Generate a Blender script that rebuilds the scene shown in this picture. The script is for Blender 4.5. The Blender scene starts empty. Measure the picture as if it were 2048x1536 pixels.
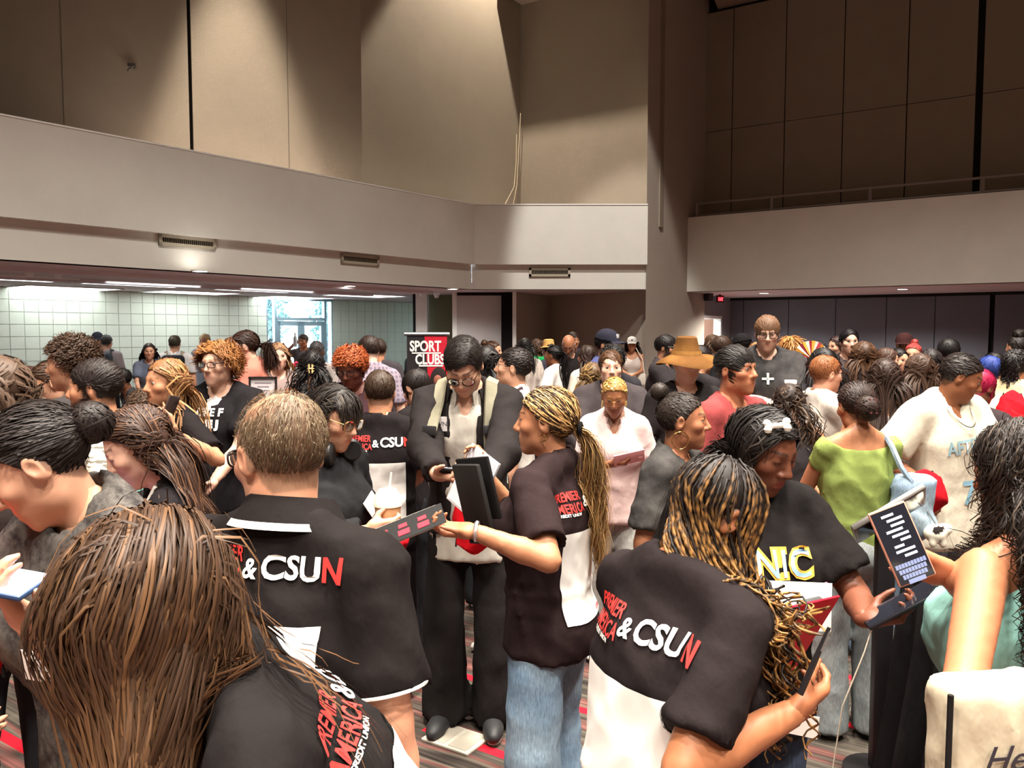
import bpy, bmesh, math, random
import numpy as np
from mathutils import Vector, Matrix
from mathutils.bvhtree import BVHTree
random.seed(4)
scene = bpy.context.scene
# ---------------------------------------------------------------- camera
FPX, CAMH, PITCH = 1600.0, 1.72, math.atan(103 / 1600.0)      # focal length in pixels of the 2048 px frame, lens height, downward tilt
cam_data = bpy.data.cameras.new('camera'); cam = bpy.data.objects.new('camera', cam_data); scene.collection.objects.link(cam); scene.camera = cam
cam_data.sensor_width = 36.0; cam_data.lens = 36.0 * FPX / 2048; cam_data.clip_start = 0.05; cam_data.clip_end = 300
cam.location = (0, 0, CAMH); cam.rotation_euler = (math.pi / 2 - PITCH, 0, 0)
# ---------------------------------------------------------------- sky, seen through the glass entrance only
world = bpy.data.worlds.new('world'); scene.world = world; world.use_nodes = True
_bg = world.node_tree.nodes['Background']; _bg.inputs['Color'].default_value = (0.74, 0.88, 1.0, 1); _bg.inputs['Strength'].default_value = 12.0
# ---------------------------------------------------------------- lamps of the hall (in the ceiling, 10 m up)
CEIL = 10.6
def lamp(name, kind, loc, aim, energy, color=(1, .86, .70), **k):
    d = bpy.data.lights.new(name, kind); d.energy = energy; d.color = color
    for a, b in k.items(): setattr(d, a, b)
    o = bpy.data.objects.new(name, d); scene.collection.objects.link(o); o.location = loc
    o.rotation_euler = (Vector(aim) - Vector(loc)).to_track_quat('-Z', 'Y').to_euler(); return o
for _x, _y in ((2.0, 6.4), (1.8, 2.8), (-1.2, 1.6), (-4.0, -2.4), (5.0, 4.2), (4.6, -.2), (.8, -2.6), (-1.2, -5.6), (4.5, -5.0)):
    lamp('house_light_offscreen', 'AREA', (_x, _y, CEIL - .1), (_x, _y, 0), 230, (1, .91, .80), shape='DISK', size=.9, spread=math.radians(108))
lamp('wall_washer_light_offscreen', 'SPOT', (-3.62, 11.02, CEIL - .15), (-3.62, 11.03, 0), 4200, spot_size=math.radians(31), spot_blend=.45, shadow_soft_size=.10)
lamp('corner_washer_light_offscreen', 'SPOT', (-.25, 14.43, 10.2), (-.2, 14.45, 0), 1500, spot_size=math.radians(72), spot_blend=.22, shadow_soft_size=.06)
lamp('niche_light_offscreen', 'SPOT', (1.2, 9.0, CEIL - .15), (1.75, 15.2, 1.4), 1500, (1, .92, .84), spot_size=math.radians(24), spot_blend=.4, shadow_soft_size=.1)
# ---------------------------------------------------------------- exposure
scene.view_settings.view_transform = 'Standard'; scene.view_settings.look = 'None'; scene.view_settings.gamma = 1.0
scene.view_settings.use_curve_mapping = False; scene.view_settings.exposure = 1.25
scene.cycles.use_denoising = True; scene.cycles.max_bounces = 6; scene.cycles.diffuse_bounces = 4; scene.cycles.sample_clamp_indirect = 6
# ---------------------------------------------------------------- helpers
COL = bpy.context.scene.collection
f32 = np.float32
def lin(c):
    c = np.asarray(c, float) / 255.0
    return np.where(c <= 0.04045, c / 12.92, ((c + 0.055) / 1.055) ** 2.4)
def A(*v): return np.array(v, float)
def nrm(v):
    v = np.asarray(v, float); return v / (np.linalg.norm(v, axis=-1, keepdims=True) + 1e-9)
def rx(a): a = math.radians(a); c, s = math.cos(a), math.sin(a); return np.array([[1,0,0],[0,c,-s],[0,s,c]])
def ry(a): a = math.radians(a); c, s = math.cos(a), math.sin(a); return np.array([[c,0,s],[0,1,0],[-s,0,c]])
def rz(a): a = math.radians(a); c, s = math.cos(a), math.sin(a); return np.array([[c,-s,0],[s,c,0],[0,0,1]])
def ray(u, v):
    x = (u - 1024) / FPX; z = -(v - 768) / FPX
    cp, sp = math.cos(PITCH), math.sin(PITCH)
    return A(x, cp + z * sp, -sp + z * cp)
def at_y(u, v, y):
    d = ray(u, v); return A(0, 0, CAMH) + d * (y / d[1])
def at_floor(u, v):
    d = ray(u, v); return A(0, 0, CAMH) + d * (-CAMH / d[2])

# ---------------------------------------------------------------- objects
def tag(o, label=None, cat=None, group=None, kind=None):
    if label: o['label'] = label
    if cat: o['category'] = cat
    if group: o['group'] = group
    if kind: o['kind'] = kind
    return o
def empty(name, loc=(0,0,0), rotz=0, **k):
    o = bpy.data.objects.new(name, None); COL.objects.link(o)
    o.location = loc; o.rotation_euler = (0, 0, math.radians(rotz)); o.empty_display_size = 0.1
    return tag(o, **k)
def mesh_np(name, V, faces, mat, parent=None, col=None, smooth=True, **k):
    """faces: (n,4) or (n,3) int array, or a list of arrays/lists"""
    me = bpy.data.meshes.new(name)
    V = np.asarray(V, f32)
    if isinstance(faces, np.ndarray): faces = [faces]
    faces = [np.asarray(q, np.int32) for q in faces if len(q)]
    me.vertices.add(len(V)); me.vertices.foreach_set('co', V.ravel())
    nl = sum(q.size for q in faces); nf = sum(len(q) for q in faces)
    me.loops.add(nl); me.polygons.add(nf)
    me.loops.foreach_set('vertex_index', np.concatenate([q.ravel() for q in faces]))
    tot = np.concatenate([np.full(len(q), q.shape[1], np.int32) for q in faces])
    st = np.concatenate([[0], np.cumsum(tot)[:-1]]).astype(np.int32)
    me.polygons.foreach_set('loop_start', st); me.polygons.foreach_set('loop_total', tot)
    me.polygons.foreach_set('use_smooth', np.full(nf, smooth))
    me.update(calc_edges=True); me.validate()
    if col is not None:
        at = me.attributes.new('Col', 'FLOAT_COLOR', 'POINT')
        c4 = np.ones((len(V), 4), f32); c4[:, :3] = col
        at.data.foreach_set('color', c4.ravel())
    me.materials.append(mat)
    o = bpy.data.objects.new(name, me); COL.objects.link(o)
    if parent is not None: o.parent = parent
    return tag(o, **k)
class MB:
    """collects polygons into one mesh"""
    def __init__(s): s.v = []; s.f = []; s.mi = []; s.cur = 0
    def quadgrid(s, P, closeu=False, closev=False):
        P = np.asarray(P, float); a, b = P.shape[:2]; o = len(s.v)
        s.v += [tuple(p) for p in P.reshape(-1, 3)]
        for i in range(a - (0 if closeu else 1)):
            for j in range(b - (0 if closev else 1)):
                i2, j2 = (i + 1) % a, (j + 1) % b
                s.f.append((o + i * b + j, o + i2 * b + j, o + i2 * b + j2, o + i * b + j2)); s.mi.append(s.cur)
        return o
    def poly(s, pts):
        o = len(s.v); s.v += [tuple(p) for p in pts]; s.f.append(tuple(range(o, o + len(pts)))); s.mi.append(s.cur)
    def prism(s, pts, d):
        """closed prism: polygon pts extruded by vector d"""
        pts = [A(*p) for p in pts]; d = A(*d); n = len(pts)
        s.poly(pts[::-1]); s.poly([p + d for p in pts])
        for i in range(n):
            j = (i + 1) % n; s.poly([pts[i], pts[j], pts[j] + d, pts[i] + d])
    def box(s, c, h, R=None, bev=0.0):
        c = A(*c); R = np.eye(3) if R is None else R
        if bev <= 0:
            q = [c + R @ (A(x, y, z) * A(*h)) for x, y, z in ((-1,-1,-1),(1,-1,-1),(1,1,-1),(-1,1,-1),(-1,-1,1),(1,-1,1),(1,1,1),(-1,1,1))]
            o = len(s.v); s.v += [tuple(p) for p in q]
            for fc in ((0,3,2,1),(4,5,6,7),(0,1,5,4),(1,2,6,5),(2,3,7,6),(3,0,4,7)):
                s.f.append(tuple(o + i for i in fc)); s.mi.append(s.cur)
        else:
            bm = bmesh.new(); bmesh.ops.create_cube(bm, size=2)
            for v in bm.verts: v.co = (v.co.x * h[0], v.co.y * h[1], v.co.z * h[2])
            bmesh.ops.bevel(bm, geom=bm.edges[:] + bm.verts[:], offset=bev, segments=2, affect='EDGES', profile=0.5)
            bm.verts.index_update(); o = len(s.v)
            s.v += [tuple(c + R @ A(*v.co)) for v in bm.verts]
            for fc in bm.faces: s.f.append(tuple(o + v.index for v in fc.verts)); s.mi.append(s.cur)
            bm.free()
    def tube(s, pts, r, n=8, cap=True, close=False):
        pts = np.asarray(pts, float); m = len(pts)
        r = np.full(m, r) if np.isscalar(r) else np.asarray(r)
        T = np.gradient(pts, axis=0) if not close else np.roll(pts, -1, 0) - np.roll(pts, 1, 0)
        T = nrm(T); up = A(0, 0, 1) if abs(T[0][2]) < 0.9 else A(1, 0, 0)
        rings = []; x = nrm(np.cross(T[0], up))
        for i in range(m):
            x = nrm(x - T[i] * (x @ T[i])); y = np.cross(T[i], x)
            a = np.linspace(0, 2 * math.pi, n, endpoint=False)[:, None]
            rings.append(pts[i] + r[i] * (np.cos(a) * x + np.sin(a) * y))
        s.quadgrid(np.array(rings), closeu=close, closev=True)
        if cap and not close: s.poly(rings[0][::-1]); s.poly(rings[-1])
    def lathe(s, prof, c=(0,0,0), R=None, n=24, cap=True):
        R = np.eye(3) if R is None else R; c = A(*c)
        a = np.linspace(0, 2 * math.pi, n, endpoint=False)
        P = np.array([[c + R @ A(r * math.cos(t), r * math.sin(t), z) for t in a] for r, z in prof])
        s.quadgrid(P, closev=True)
        if cap:
            if prof[0][0] > 1e-4: s.poly(P[0][::-1])
            if prof[-1][0] > 1e-4: s.poly(P[-1])
    def build(s, name, mat, parent=None, smooth=False, **k):
        me = bpy.data.meshes.new(name); me.from_pydata(s.v, [], s.f)
        mats = mat if isinstance(mat, (list, tuple)) else [mat]
        for m in mats: me.materials.append(m)
        if len(mats) > 1: me.polygons.foreach_set('material_index', s.mi)
        me.polygons.foreach_set('use_smooth', [smooth] * len(s.f)); me.update(); me.validate()
        if smooth: me.set_sharp_from_angle(angle=math.radians(40))
        o = bpy.data.objects.new(name, me); COL.objects.link(o)
        if parent is not None: o.parent = parent
        return tag(o, **k)

# ---------------------------------------------------------------- materials
MATS = {}
def nodes(name):
    m = bpy.data.materials.new(name); m.use_nodes = True; nt = m.node_tree
    return m, nt, nt.nodes, nt.links, nt.nodes['Principled BSDF']
def bumpy(N, L, b, scale, strength, dist=0.01, stretch=None, detail=3):
    tc = N.new('ShaderNodeTexCoord'); n = N.new('ShaderNodeTexNoise'); n.inputs['Scale'].default_value = scale; n.inputs['Detail'].default_value = detail
    if stretch:
        mp = N.new('ShaderNodeMapping'); mp.inputs['Scale'].default_value = stretch
        L.new(tc.outputs['Object'], mp.inputs['Vector']); L.new(mp.outputs['Vector'], n.inputs['Vector'])
    else: L.new(tc.outputs['Object'], n.inputs['Vector'])
    bp = N.new('ShaderNodeBump'); bp.inputs['Strength'].default_value = strength; bp.inputs['Distance'].default_value = dist
    L.new(n.outputs['Fac'], bp.inputs['Height'])
    return n, bp
def plain(name, c, rough=0.6, metal=0.0, spec=0.4, emit=0.0, alpha=None, trans=0.0, bump=None):
    key = ('plain', name)
    if key in MATS: return MATS[key]
    m, nt, N, L, b = nodes(name); c = lin(c)
    b.inputs['Base Color'].default_value = (*c, 1); b.inputs['Roughness'].default_value = rough; b.inputs['Metallic'].default_value = metal
    b.inputs['Specular IOR Level'].default_value = spec
    if emit: b.inputs['Emission Color'].default_value = (*c, 1); b.inputs['Emission Strength'].default_value = emit
    if trans: b.inputs['Transmission Weight'].default_value = trans; b.inputs['IOR'].default_value = 1.3
    if bump:
        _, bp = bumpy(N, L, b, *bump); L.new(bp.outputs['Normal'], b.inputs['Normal'])
    MATS[key] = m; return m
def attr_mat(name, rough, spec, bump=None, sheen=0.0, sss=0.0):
    key = ('attr', name)
    if key in MATS: return MATS[key]
    m, nt, N, L, b = nodes(name)
    a = N.new('ShaderNodeAttribute'); a.attribute_name = 'Col'; L.new(a.outputs['Color'], b.inputs['Base Color'])
    b.inputs['Roughness'].default_value = rough; b.inputs['Specular IOR Level'].default_value = spec
    if sheen: b.inputs['Sheen Weight'].default_value = sheen
    if bump:
        _, bp = bumpy(N, L, b, *bump); L.new(bp.outputs['Normal'], b.inputs['Normal'])
    MATS[key] = m; return m
def cloth(c, kind='plain', c2=None, rough=0.85):
    """woven or knitted fabric; kind: plain, acid, denim, plaid, knit, lace, wash"""
    key = ('cloth', tuple(c), kind, tuple(c2) if c2 else None)
    if key in MATS: return MATS[key]
    m, nt, N, L, b = nodes('fabric_' + kind)
    c1 = lin(c); c1 = c1 * (.74 if c1.mean() > .33 else 1.0); b.inputs['Roughness'].default_value = rough; b.inputs['Specular IOR Level'].default_value = 0.08
    n, bp = bumpy(N, L, b, 14, 0.45, 0.02, (1, 1, 0.55), 4); L.new(bp.outputs['Normal'], b.inputs['Normal'])
    mix = N.new('ShaderNodeMix'); mix.data_type = 'RGBA'
    c2l = lin(c2) * (.74 if lin(c2).mean() > .33 else 1.0) if c2 else np.clip(c1 * 0.86, 0, 1)
    mix.inputs[6].default_value = (*c1, 1); mix.inputs[7].default_value = (*c2l, 1)
    tc = N.new('ShaderNodeTexCoord')
    if kind in ('plain', 'denim', 'wash', 'acid'):
        nn = N.new('ShaderNodeTexNoise'); L.new(tc.outputs['Object'], nn.inputs['Vector'])
        nn.inputs['Scale'].default_value = {'plain': 5, 'denim': 4, 'wash': 9, 'acid': 22}[kind]; nn.inputs['Detail'].default_value = {'plain': 2, 'denim': 3, 'wash': 6, 'acid': 8}[kind]
        nn.inputs['Roughness'].default_value = 0.6 if kind != 'acid' else 0.75
        cr = N.new('ShaderNodeMapRange'); cr.inputs[1].default_value = 0.38; cr.inputs[2].default_value = 0.62
        L.new(nn.outputs['Fac'], cr.inputs[0]); L.new(cr.outputs[0], mix.inputs[0])
    elif kind in ('plaid', 'knit', 'lace'):
        w = N.new('ShaderNodeTexWave'); w.bands_direction = 'Z'; w.inputs['Scale'].default_value = {'plaid': 9, 'knit': 22, 'lace': 30}[kind]
        w.inputs['Distortion'].default_value = {'plaid': 0.5, 'knit': 4, 'lace': 9}[kind]; w.inputs['Detail Scale'].default_value = 4
        w2 = N.new('ShaderNodeTexWave'); w2.bands_direction = 'X'; w2.inputs['Scale'].default_value = {'plaid': 9, 'knit': 6, 'lace': 22}[kind]; w2.inputs['Distortion'].default_value = {'plaid': .5, 'knit': 8, 'lace': 9}[kind]
        for q in (w, w2): L.new(tc.outputs['Object'], q.inputs['Vector'])
        mu = N.new('ShaderNodeMath'); mu.operation = 'MULTIPLY'; L.new(w.outputs['Fac'], mu.inputs[0]); L.new(w2.outputs['Fac'], mu.inputs[1])
        cr = N.new('ShaderNodeMapRange'); cr.inputs[1].default_value = 0.15; cr.inputs[2].default_value = 0.6
        L.new(mu.outputs[0], cr.inputs[0]); L.new(cr.outputs[0], mix.inputs[0])
    if kind == 'denim':
        wv = N.new('ShaderNodeTexNoise'); mp = N.new('ShaderNodeMapping'); mp.inputs['Scale'].default_value = (260, 260, 40)
        L.new(tc.outputs['Object'], mp.inputs['Vector']); L.new(mp.outputs['Vector'], wv.inputs['Vector']); wv.inputs['Scale'].default_value = 1
        m2 = N.new('ShaderNodeMix'); m2.data_type = 'RGBA'; m2.blend_type = 'OVERLAY'; m2.inputs[0].default_value = 0.55
        L.new(mix.outputs[2], m2.inputs[6]); L.new(wv.outputs['Fac'], m2.inputs[7]); L.new(m2.outputs[2], b.inputs['Base Color'])
    else: L.new(mix.outputs[2], b.inputs['Base Color'])
    MATS[key] = m; return m

# ---------------------------------------------------------------- implicit surfaces
def cone(a, b, ra, rb, n=None, fk=1.0):
    a = np.asarray(a, float); b = np.asarray(b, float); ab = b - a; L2 = float(ab @ ab) + 1e-12
    def fn(X, Y, Z):
        x, y, z = X - f32(a[0]), Y - f32(a[1]), Z - f32(a[2])
        t = np.clip((x * f32(ab[0]) + y * f32(ab[1]) + z * f32(ab[2])) / f32(L2), 0, 1)
        x = x - t * f32(ab[0]); y = y - t * f32(ab[1]); z = z - t * f32(ab[2])
        q = x * x + y * y + z * z
        if n is not None: q = q + f32(fk * fk - 1) * (x * f32(n[0]) + y * f32(n[1]) + z * f32(n[2])) ** 2
        return np.sqrt(q) - (f32(ra) + f32(rb - ra) * t)
    r = max(ra, rb)
    return fn, np.minimum(a, b) - r, np.maximum(a, b) + r
def ell(c, r, R=None):
    c = np.asarray(c, float); r = np.asarray(r, float); M = (np.eye(3) if R is None else R.T).astype(f32)
    def fn(X, Y, Z):
        x, y, z = X - f32(c[0]), Y - f32(c[1]), Z - f32(c[2])
        l = [(M[i, 0] * x + M[i, 1] * y + M[i, 2] * z) / f32(r[i]) for i in range(3)]
        k0 = np.sqrt(l[0] ** 2 + l[1] ** 2 + l[2] ** 2)
        k1 = np.sqrt((l[0] / f32(r[0])) ** 2 + (l[1] / f32(r[1])) ** 2 + (l[2] / f32(r[2])) ** 2) + f32(1e-6)
        return k0 * (k0 - 1) / k1
    m = r if R is None else np.full(3, r.max())
    return fn, c - m, c + m
def loft(a, b, rA, rB, ex, ey, capa=0.0, capb=0.0):
    """elliptic section swept a->b, flat caps"""
    a = np.asarray(a, float); b = np.asarray(b, float); n = b - a; Ln = np.linalg.norm(n); n = n / Ln
    ex = nrm(ex - n * (n @ ex)); ey = np.cross(n, ex)
    def fn(X, Y, Z):
        x, y, z = X - f32(a[0]), Y - f32(a[1]), Z - f32(a[2])
        t = (x * f32(n[0]) + y * f32(n[1]) + z * f32(n[2])) / f32(Ln)
        px = x * f32(ex[0]) + y * f32(ex[1]) + z * f32(ex[2]); py = x * f32(ey[0]) + y * f32(ey[1]) + z * f32(ey[2])
        tc = np.clip(t, 0, 1); r0 = f32(rA[0]) + f32(rB[0] - rA[0]) * tc; r1 = f32(rA[1]) + f32(rB[1] - rA[1]) * tc
        l0, l1 = px / r0, py / r1; k0 = np.sqrt(l0 * l0 + l1 * l1); k1 = np.sqrt((l0 / r0) ** 2 + (l1 / r1) ** 2) + f32(1e-6)
        return np.maximum(k0 * (k0 - 1) / k1, np.maximum(-t, t - 1) * f32(Ln))
    m = max(*rA, *rB)
    return fn, np.minimum(a, b) - m, np.maximum(a, b) + m
def rbox(c, h, R, r):
    c = np.asarray(c, float); M = R.T.astype(f32)
    def fn(X, Y, Z):
        x, y, z = X - f32(c[0]), Y - f32(c[1]), Z - f32(c[2])
        q = [np.abs(M[i, 0] * x + M[i, 1] * y + M[i, 2] * z) - f32(h[i] - r) for i in range(3)]
        o = np.sqrt(np.maximum(q[0], 0) ** 2 + np.maximum(q[1], 0) ** 2 + np.maximum(q[2], 0) ** 2)
        return o + np.minimum(np.maximum(np.maximum(q[0], q[1]), q[2]), 0) - f32(r)
    m = np.linalg.norm(h)
    return fn, c - m, c + m
def smin(a, b, k):
    h = np.clip(0.5 + 0.5 * (b - a) / f32(k), 0, 1); return b + (a - b) * h - f32(k) * h * (1 - h)
class Field:
    def __init__(s, prims, h, pad=0.02, lo=None, hi=None):
        s.h = h
        s.lo = np.min([p[0][1] for p in prims], 0) - pad - h if lo is None else np.asarray(lo, float)
        hi = np.max([p[0][2] for p in prims], 0) + pad + h if hi is None else np.asarray(hi, float)
        s.n = np.maximum(np.ceil((hi - s.lo) / h).astype(int) + 1, 4)
        s.ax = [(s.lo[i] + h * np.arange(s.n[i])).astype(f32) for i in range(3)]
        s.F = np.full(s.n, 0.2, f32)
        for p, k in prims: s.add(p, k)
    def sl(s, p, pad):
        a = np.clip(np.floor((p[1] - pad - s.lo) / s.h).astype(int), 0, s.n); b = np.clip(np.ceil((p[2] + pad - s.lo) / s.h).astype(int) + 1, 0, s.n)
        if np.any(b - a < 1): return None
        S = tuple(slice(i, j) for i, j in zip(a, b))
        return S, s.ax[0][S[0]][:, None, None], s.ax[1][S[1]][None, :, None], s.ax[2][S[2]][None, None, :]
    def add(s, p, k):
        q = s.sl(p, k + 3 * s.h)
        if q: s.F[q[0]] = smin(s.F[q[0]], p[0](*q[1:]), max(k, 1e-4))
    def cut(s, p, k=0.004):
        q = s.sl(p, k + 3 * s.h)
        if q: s.F[q[0]] = -smin(-s.F[q[0]], p[0](*q[1:]), max(k, 1e-4))
    def plane(s, pt, n):
        """keep the side where (p-pt).n < 0"""
        d = (s.ax[0][:, None, None] - f32(pt[0])) * f32(n[0]) + (s.ax[1][None, :, None] - f32(pt[1])) * f32(n[1]) + (s.ax[2][None, None, :] - f32(pt[2])) * f32(n[2])
        s.F = np.maximum(s.F, d)
    def wrinkle(s, amp, seed, lam=(0.05, 0.16), aniso=(1, 1, 0.6)):
        rg = np.random.default_rng(seed); I = np.nonzero(np.abs(s.F) < 0.03)
        P = [s.ax[i][I[i]] for i in range(3)]; d = np.zeros(len(I[0]), f32)
        for i in range(5):
            w = 2 * math.pi / rg.uniform(*lam); v = nrm(rg.normal(size=3) * A(*aniso)) * w; v2 = nrm(rg.normal(size=3)) * w * 0.45
            ph = v[0] * P[0] + v[1] * P[1] + v[2] * P[2]; p2 = v2[0] * P[0] + v2[1] * P[1] + v2[2] * P[2]
            d += (1 - np.abs(np.sin(ph * 0.5 + 1.3 * np.sin(p2 + rg.uniform(0, 6)) + rg.uniform(0, 6)))).astype(f32) ** 2 - f32(0.3)
        s.F[I] -= f32(amp / 2.2) * d
    def mesh(s):
        return surfnets(s.F, s.lo, s.h)
def surfnets(F, lo, h):
    S = F < 0; n = F.shape
    c = np.zeros((n[0]-1, n[1]-1, n[2]-1), np.int8); offs = [(i, j, k) for i in (0,1) for j in (0,1) for k in (0,1)]
    for i, j, k in offs: c += S[i:n[0]-1+i, j:n[1]-1+j, k:n[2]-1+k]
    act = (c > 0) & (c < 8); I = np.argwhere(act)
    if len(I) == 0: return np.zeros((0, 3)), np.zeros((0, 4), int)
    idx = np.full(act.shape, -1, np.int32); idx[act] = np.arange(len(I))
    val = np.stack([F[I[:, 0]+i, I[:, 1]+j, I[:, 2]+k] for i, j, k in offs], 1)
    P = np.zeros((len(I), 3)); W = np.zeros(len(I)); O = np.array(offs, float)
    for a in range(8):
        for ax in (4, 2, 1):
            b = a | ax
            if b == a: continue
            m = (val[:, a] < 0) != (val[:, b] < 0)
            t = np.where(m, val[:, a] / np.where(m, val[:, a] - val[:, b], 1), 0)
            P += np.where(m[:, None], O[a] + t[:, None] * (O[b] - O[a]), 0); W += m
    V = (I + P / W[:, None]) * h + lo
    Q = []
    for ax in range(3):
        u, w = [(1, 2), (2, 0), (0, 1)][ax]
        s0 = [slice(1, -1)] * 3; s1 = [slice(1, -1)] * 3; s0[ax] = slice(0, -1); s1[ax] = slice(1, None)
        a, b = S[tuple(s0)], S[tuple(s1)]
        for sgn in (0, 1):
            E = np.argwhere((a & ~b) if sgn == 0 else (~a & b))
            if len(E) == 0: continue
            E = E + 1; E[:, ax] -= 1
            du = np.zeros(3, int); du[u] = 1; dw = np.zeros(3, int); dw[w] = 1
            q = [idx[tuple((E - x).T)] for x in (du + dw, dw, 0 * du, du)]
            Q.append(np.stack(q if sgn == 0 else q[::-1], 1))
    Q = np.concatenate(Q); Q = Q[(Q >= 0).all(1)]
    return V, Q
def join(parts):
    """[(V,Q,C)...] -> one"""
    Vs, Qs, Cs = [], [], []; o = 0
    for V, Q, C in parts:
        if len(V) == 0: continue
        Vs.append(V); Qs.append(np.asarray(Q) + o); Cs.append(np.broadcast_to(C, (len(V), 3))); o += len(V)
    return np.concatenate(Vs), Qs, np.concatenate(Cs)
# ---------------------------------------------------------------- people
RES = [dict(body=.0155, core=.046, head=.0050, hand=.0058, cloth=.0132, leg=.0210, hn=2150, hr=.0020, hstep=.048),
       dict(body=.0230, core=.055, head=.0081, hand=.0090, cloth=.0205, leg=.0360, hn=560, hr=.0046, hstep=.066),
       dict(body=.0310, core=.060, head=.0115, hand=.0110, cloth=.0290, leg=.0480, hn=230, hr=.0078, hstep=.088)]
BLACK = (24, 21, 21); SKINS = dict(fair=(236, 188, 164), light=(224, 170, 140), tan=(206, 146, 112), olive=(190, 130, 96), brown=(150, 96, 66), dark=(110, 68, 48), deep=(86, 52, 38))
def zline(y, rec=0.0):
    return np.interp(y, [-.13, -.055, -.035, -.018, .008, .028, .05, .075, .1], np.array([-.082, -.082, -.055, -.004, .002, .034, .056, .072, .08]) + rec * np.array([0, 0, 0, 0, .2, .7, 1, 1, 1]) * .05)
EYE = A(.0315, .0745, .006); EYER = .0132
def head_prims(o):
    fem, jaw = o['fem'], o['jaw']; j = jaw * (.88 if fem else 1.0); br = .009 if fem else .0115
    P = [(ell((0, -.017, .030), (.0755, .097, .086)), 0), (ell((0, .022, -.018), (.064, .068, .093)), .03),
         (ell((0, .038, -.070), (.052 * j, .052, .050)), .025), (ell((0, .071, -.105), (.024 * j, .020, .019)), .026), (ell((0, .070, -.062), (.032, .022, .028)), .02)]
    for s in (-1, 1):
        P += [(ell((s * .046 * j, .004, -.070), (.020, .026, .028)), .03), (ell((s * .041, .058, -.022), (.026, .026, .022)), .02)]
    P += [(cone((-.030, .079, .024), (.030, .079, .024), br, br), .016),
          (cone((0, .086, .014), (0, .108, -.026), .0085, .0115), .012), (ell((0, .106, -.028), (.0112 * o['nose'], .013, .0105)), .008)]
    for s in (-1, 1): P.append((ell((s * .0118 * o['nose'], .096, -.033), (.0085, .0105, .0075)), .007))
    lp = o['lip']
    P += [(cone((-.015, .0865, -.0615), (.015, .0865, -.0615), .0062 * lp, .0062 * lp), .008), (cone((-.012, .086, -.0725), (.012, .086, -.0725), .0072 * lp, .0072 * lp), .008)]
    return P
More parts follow.
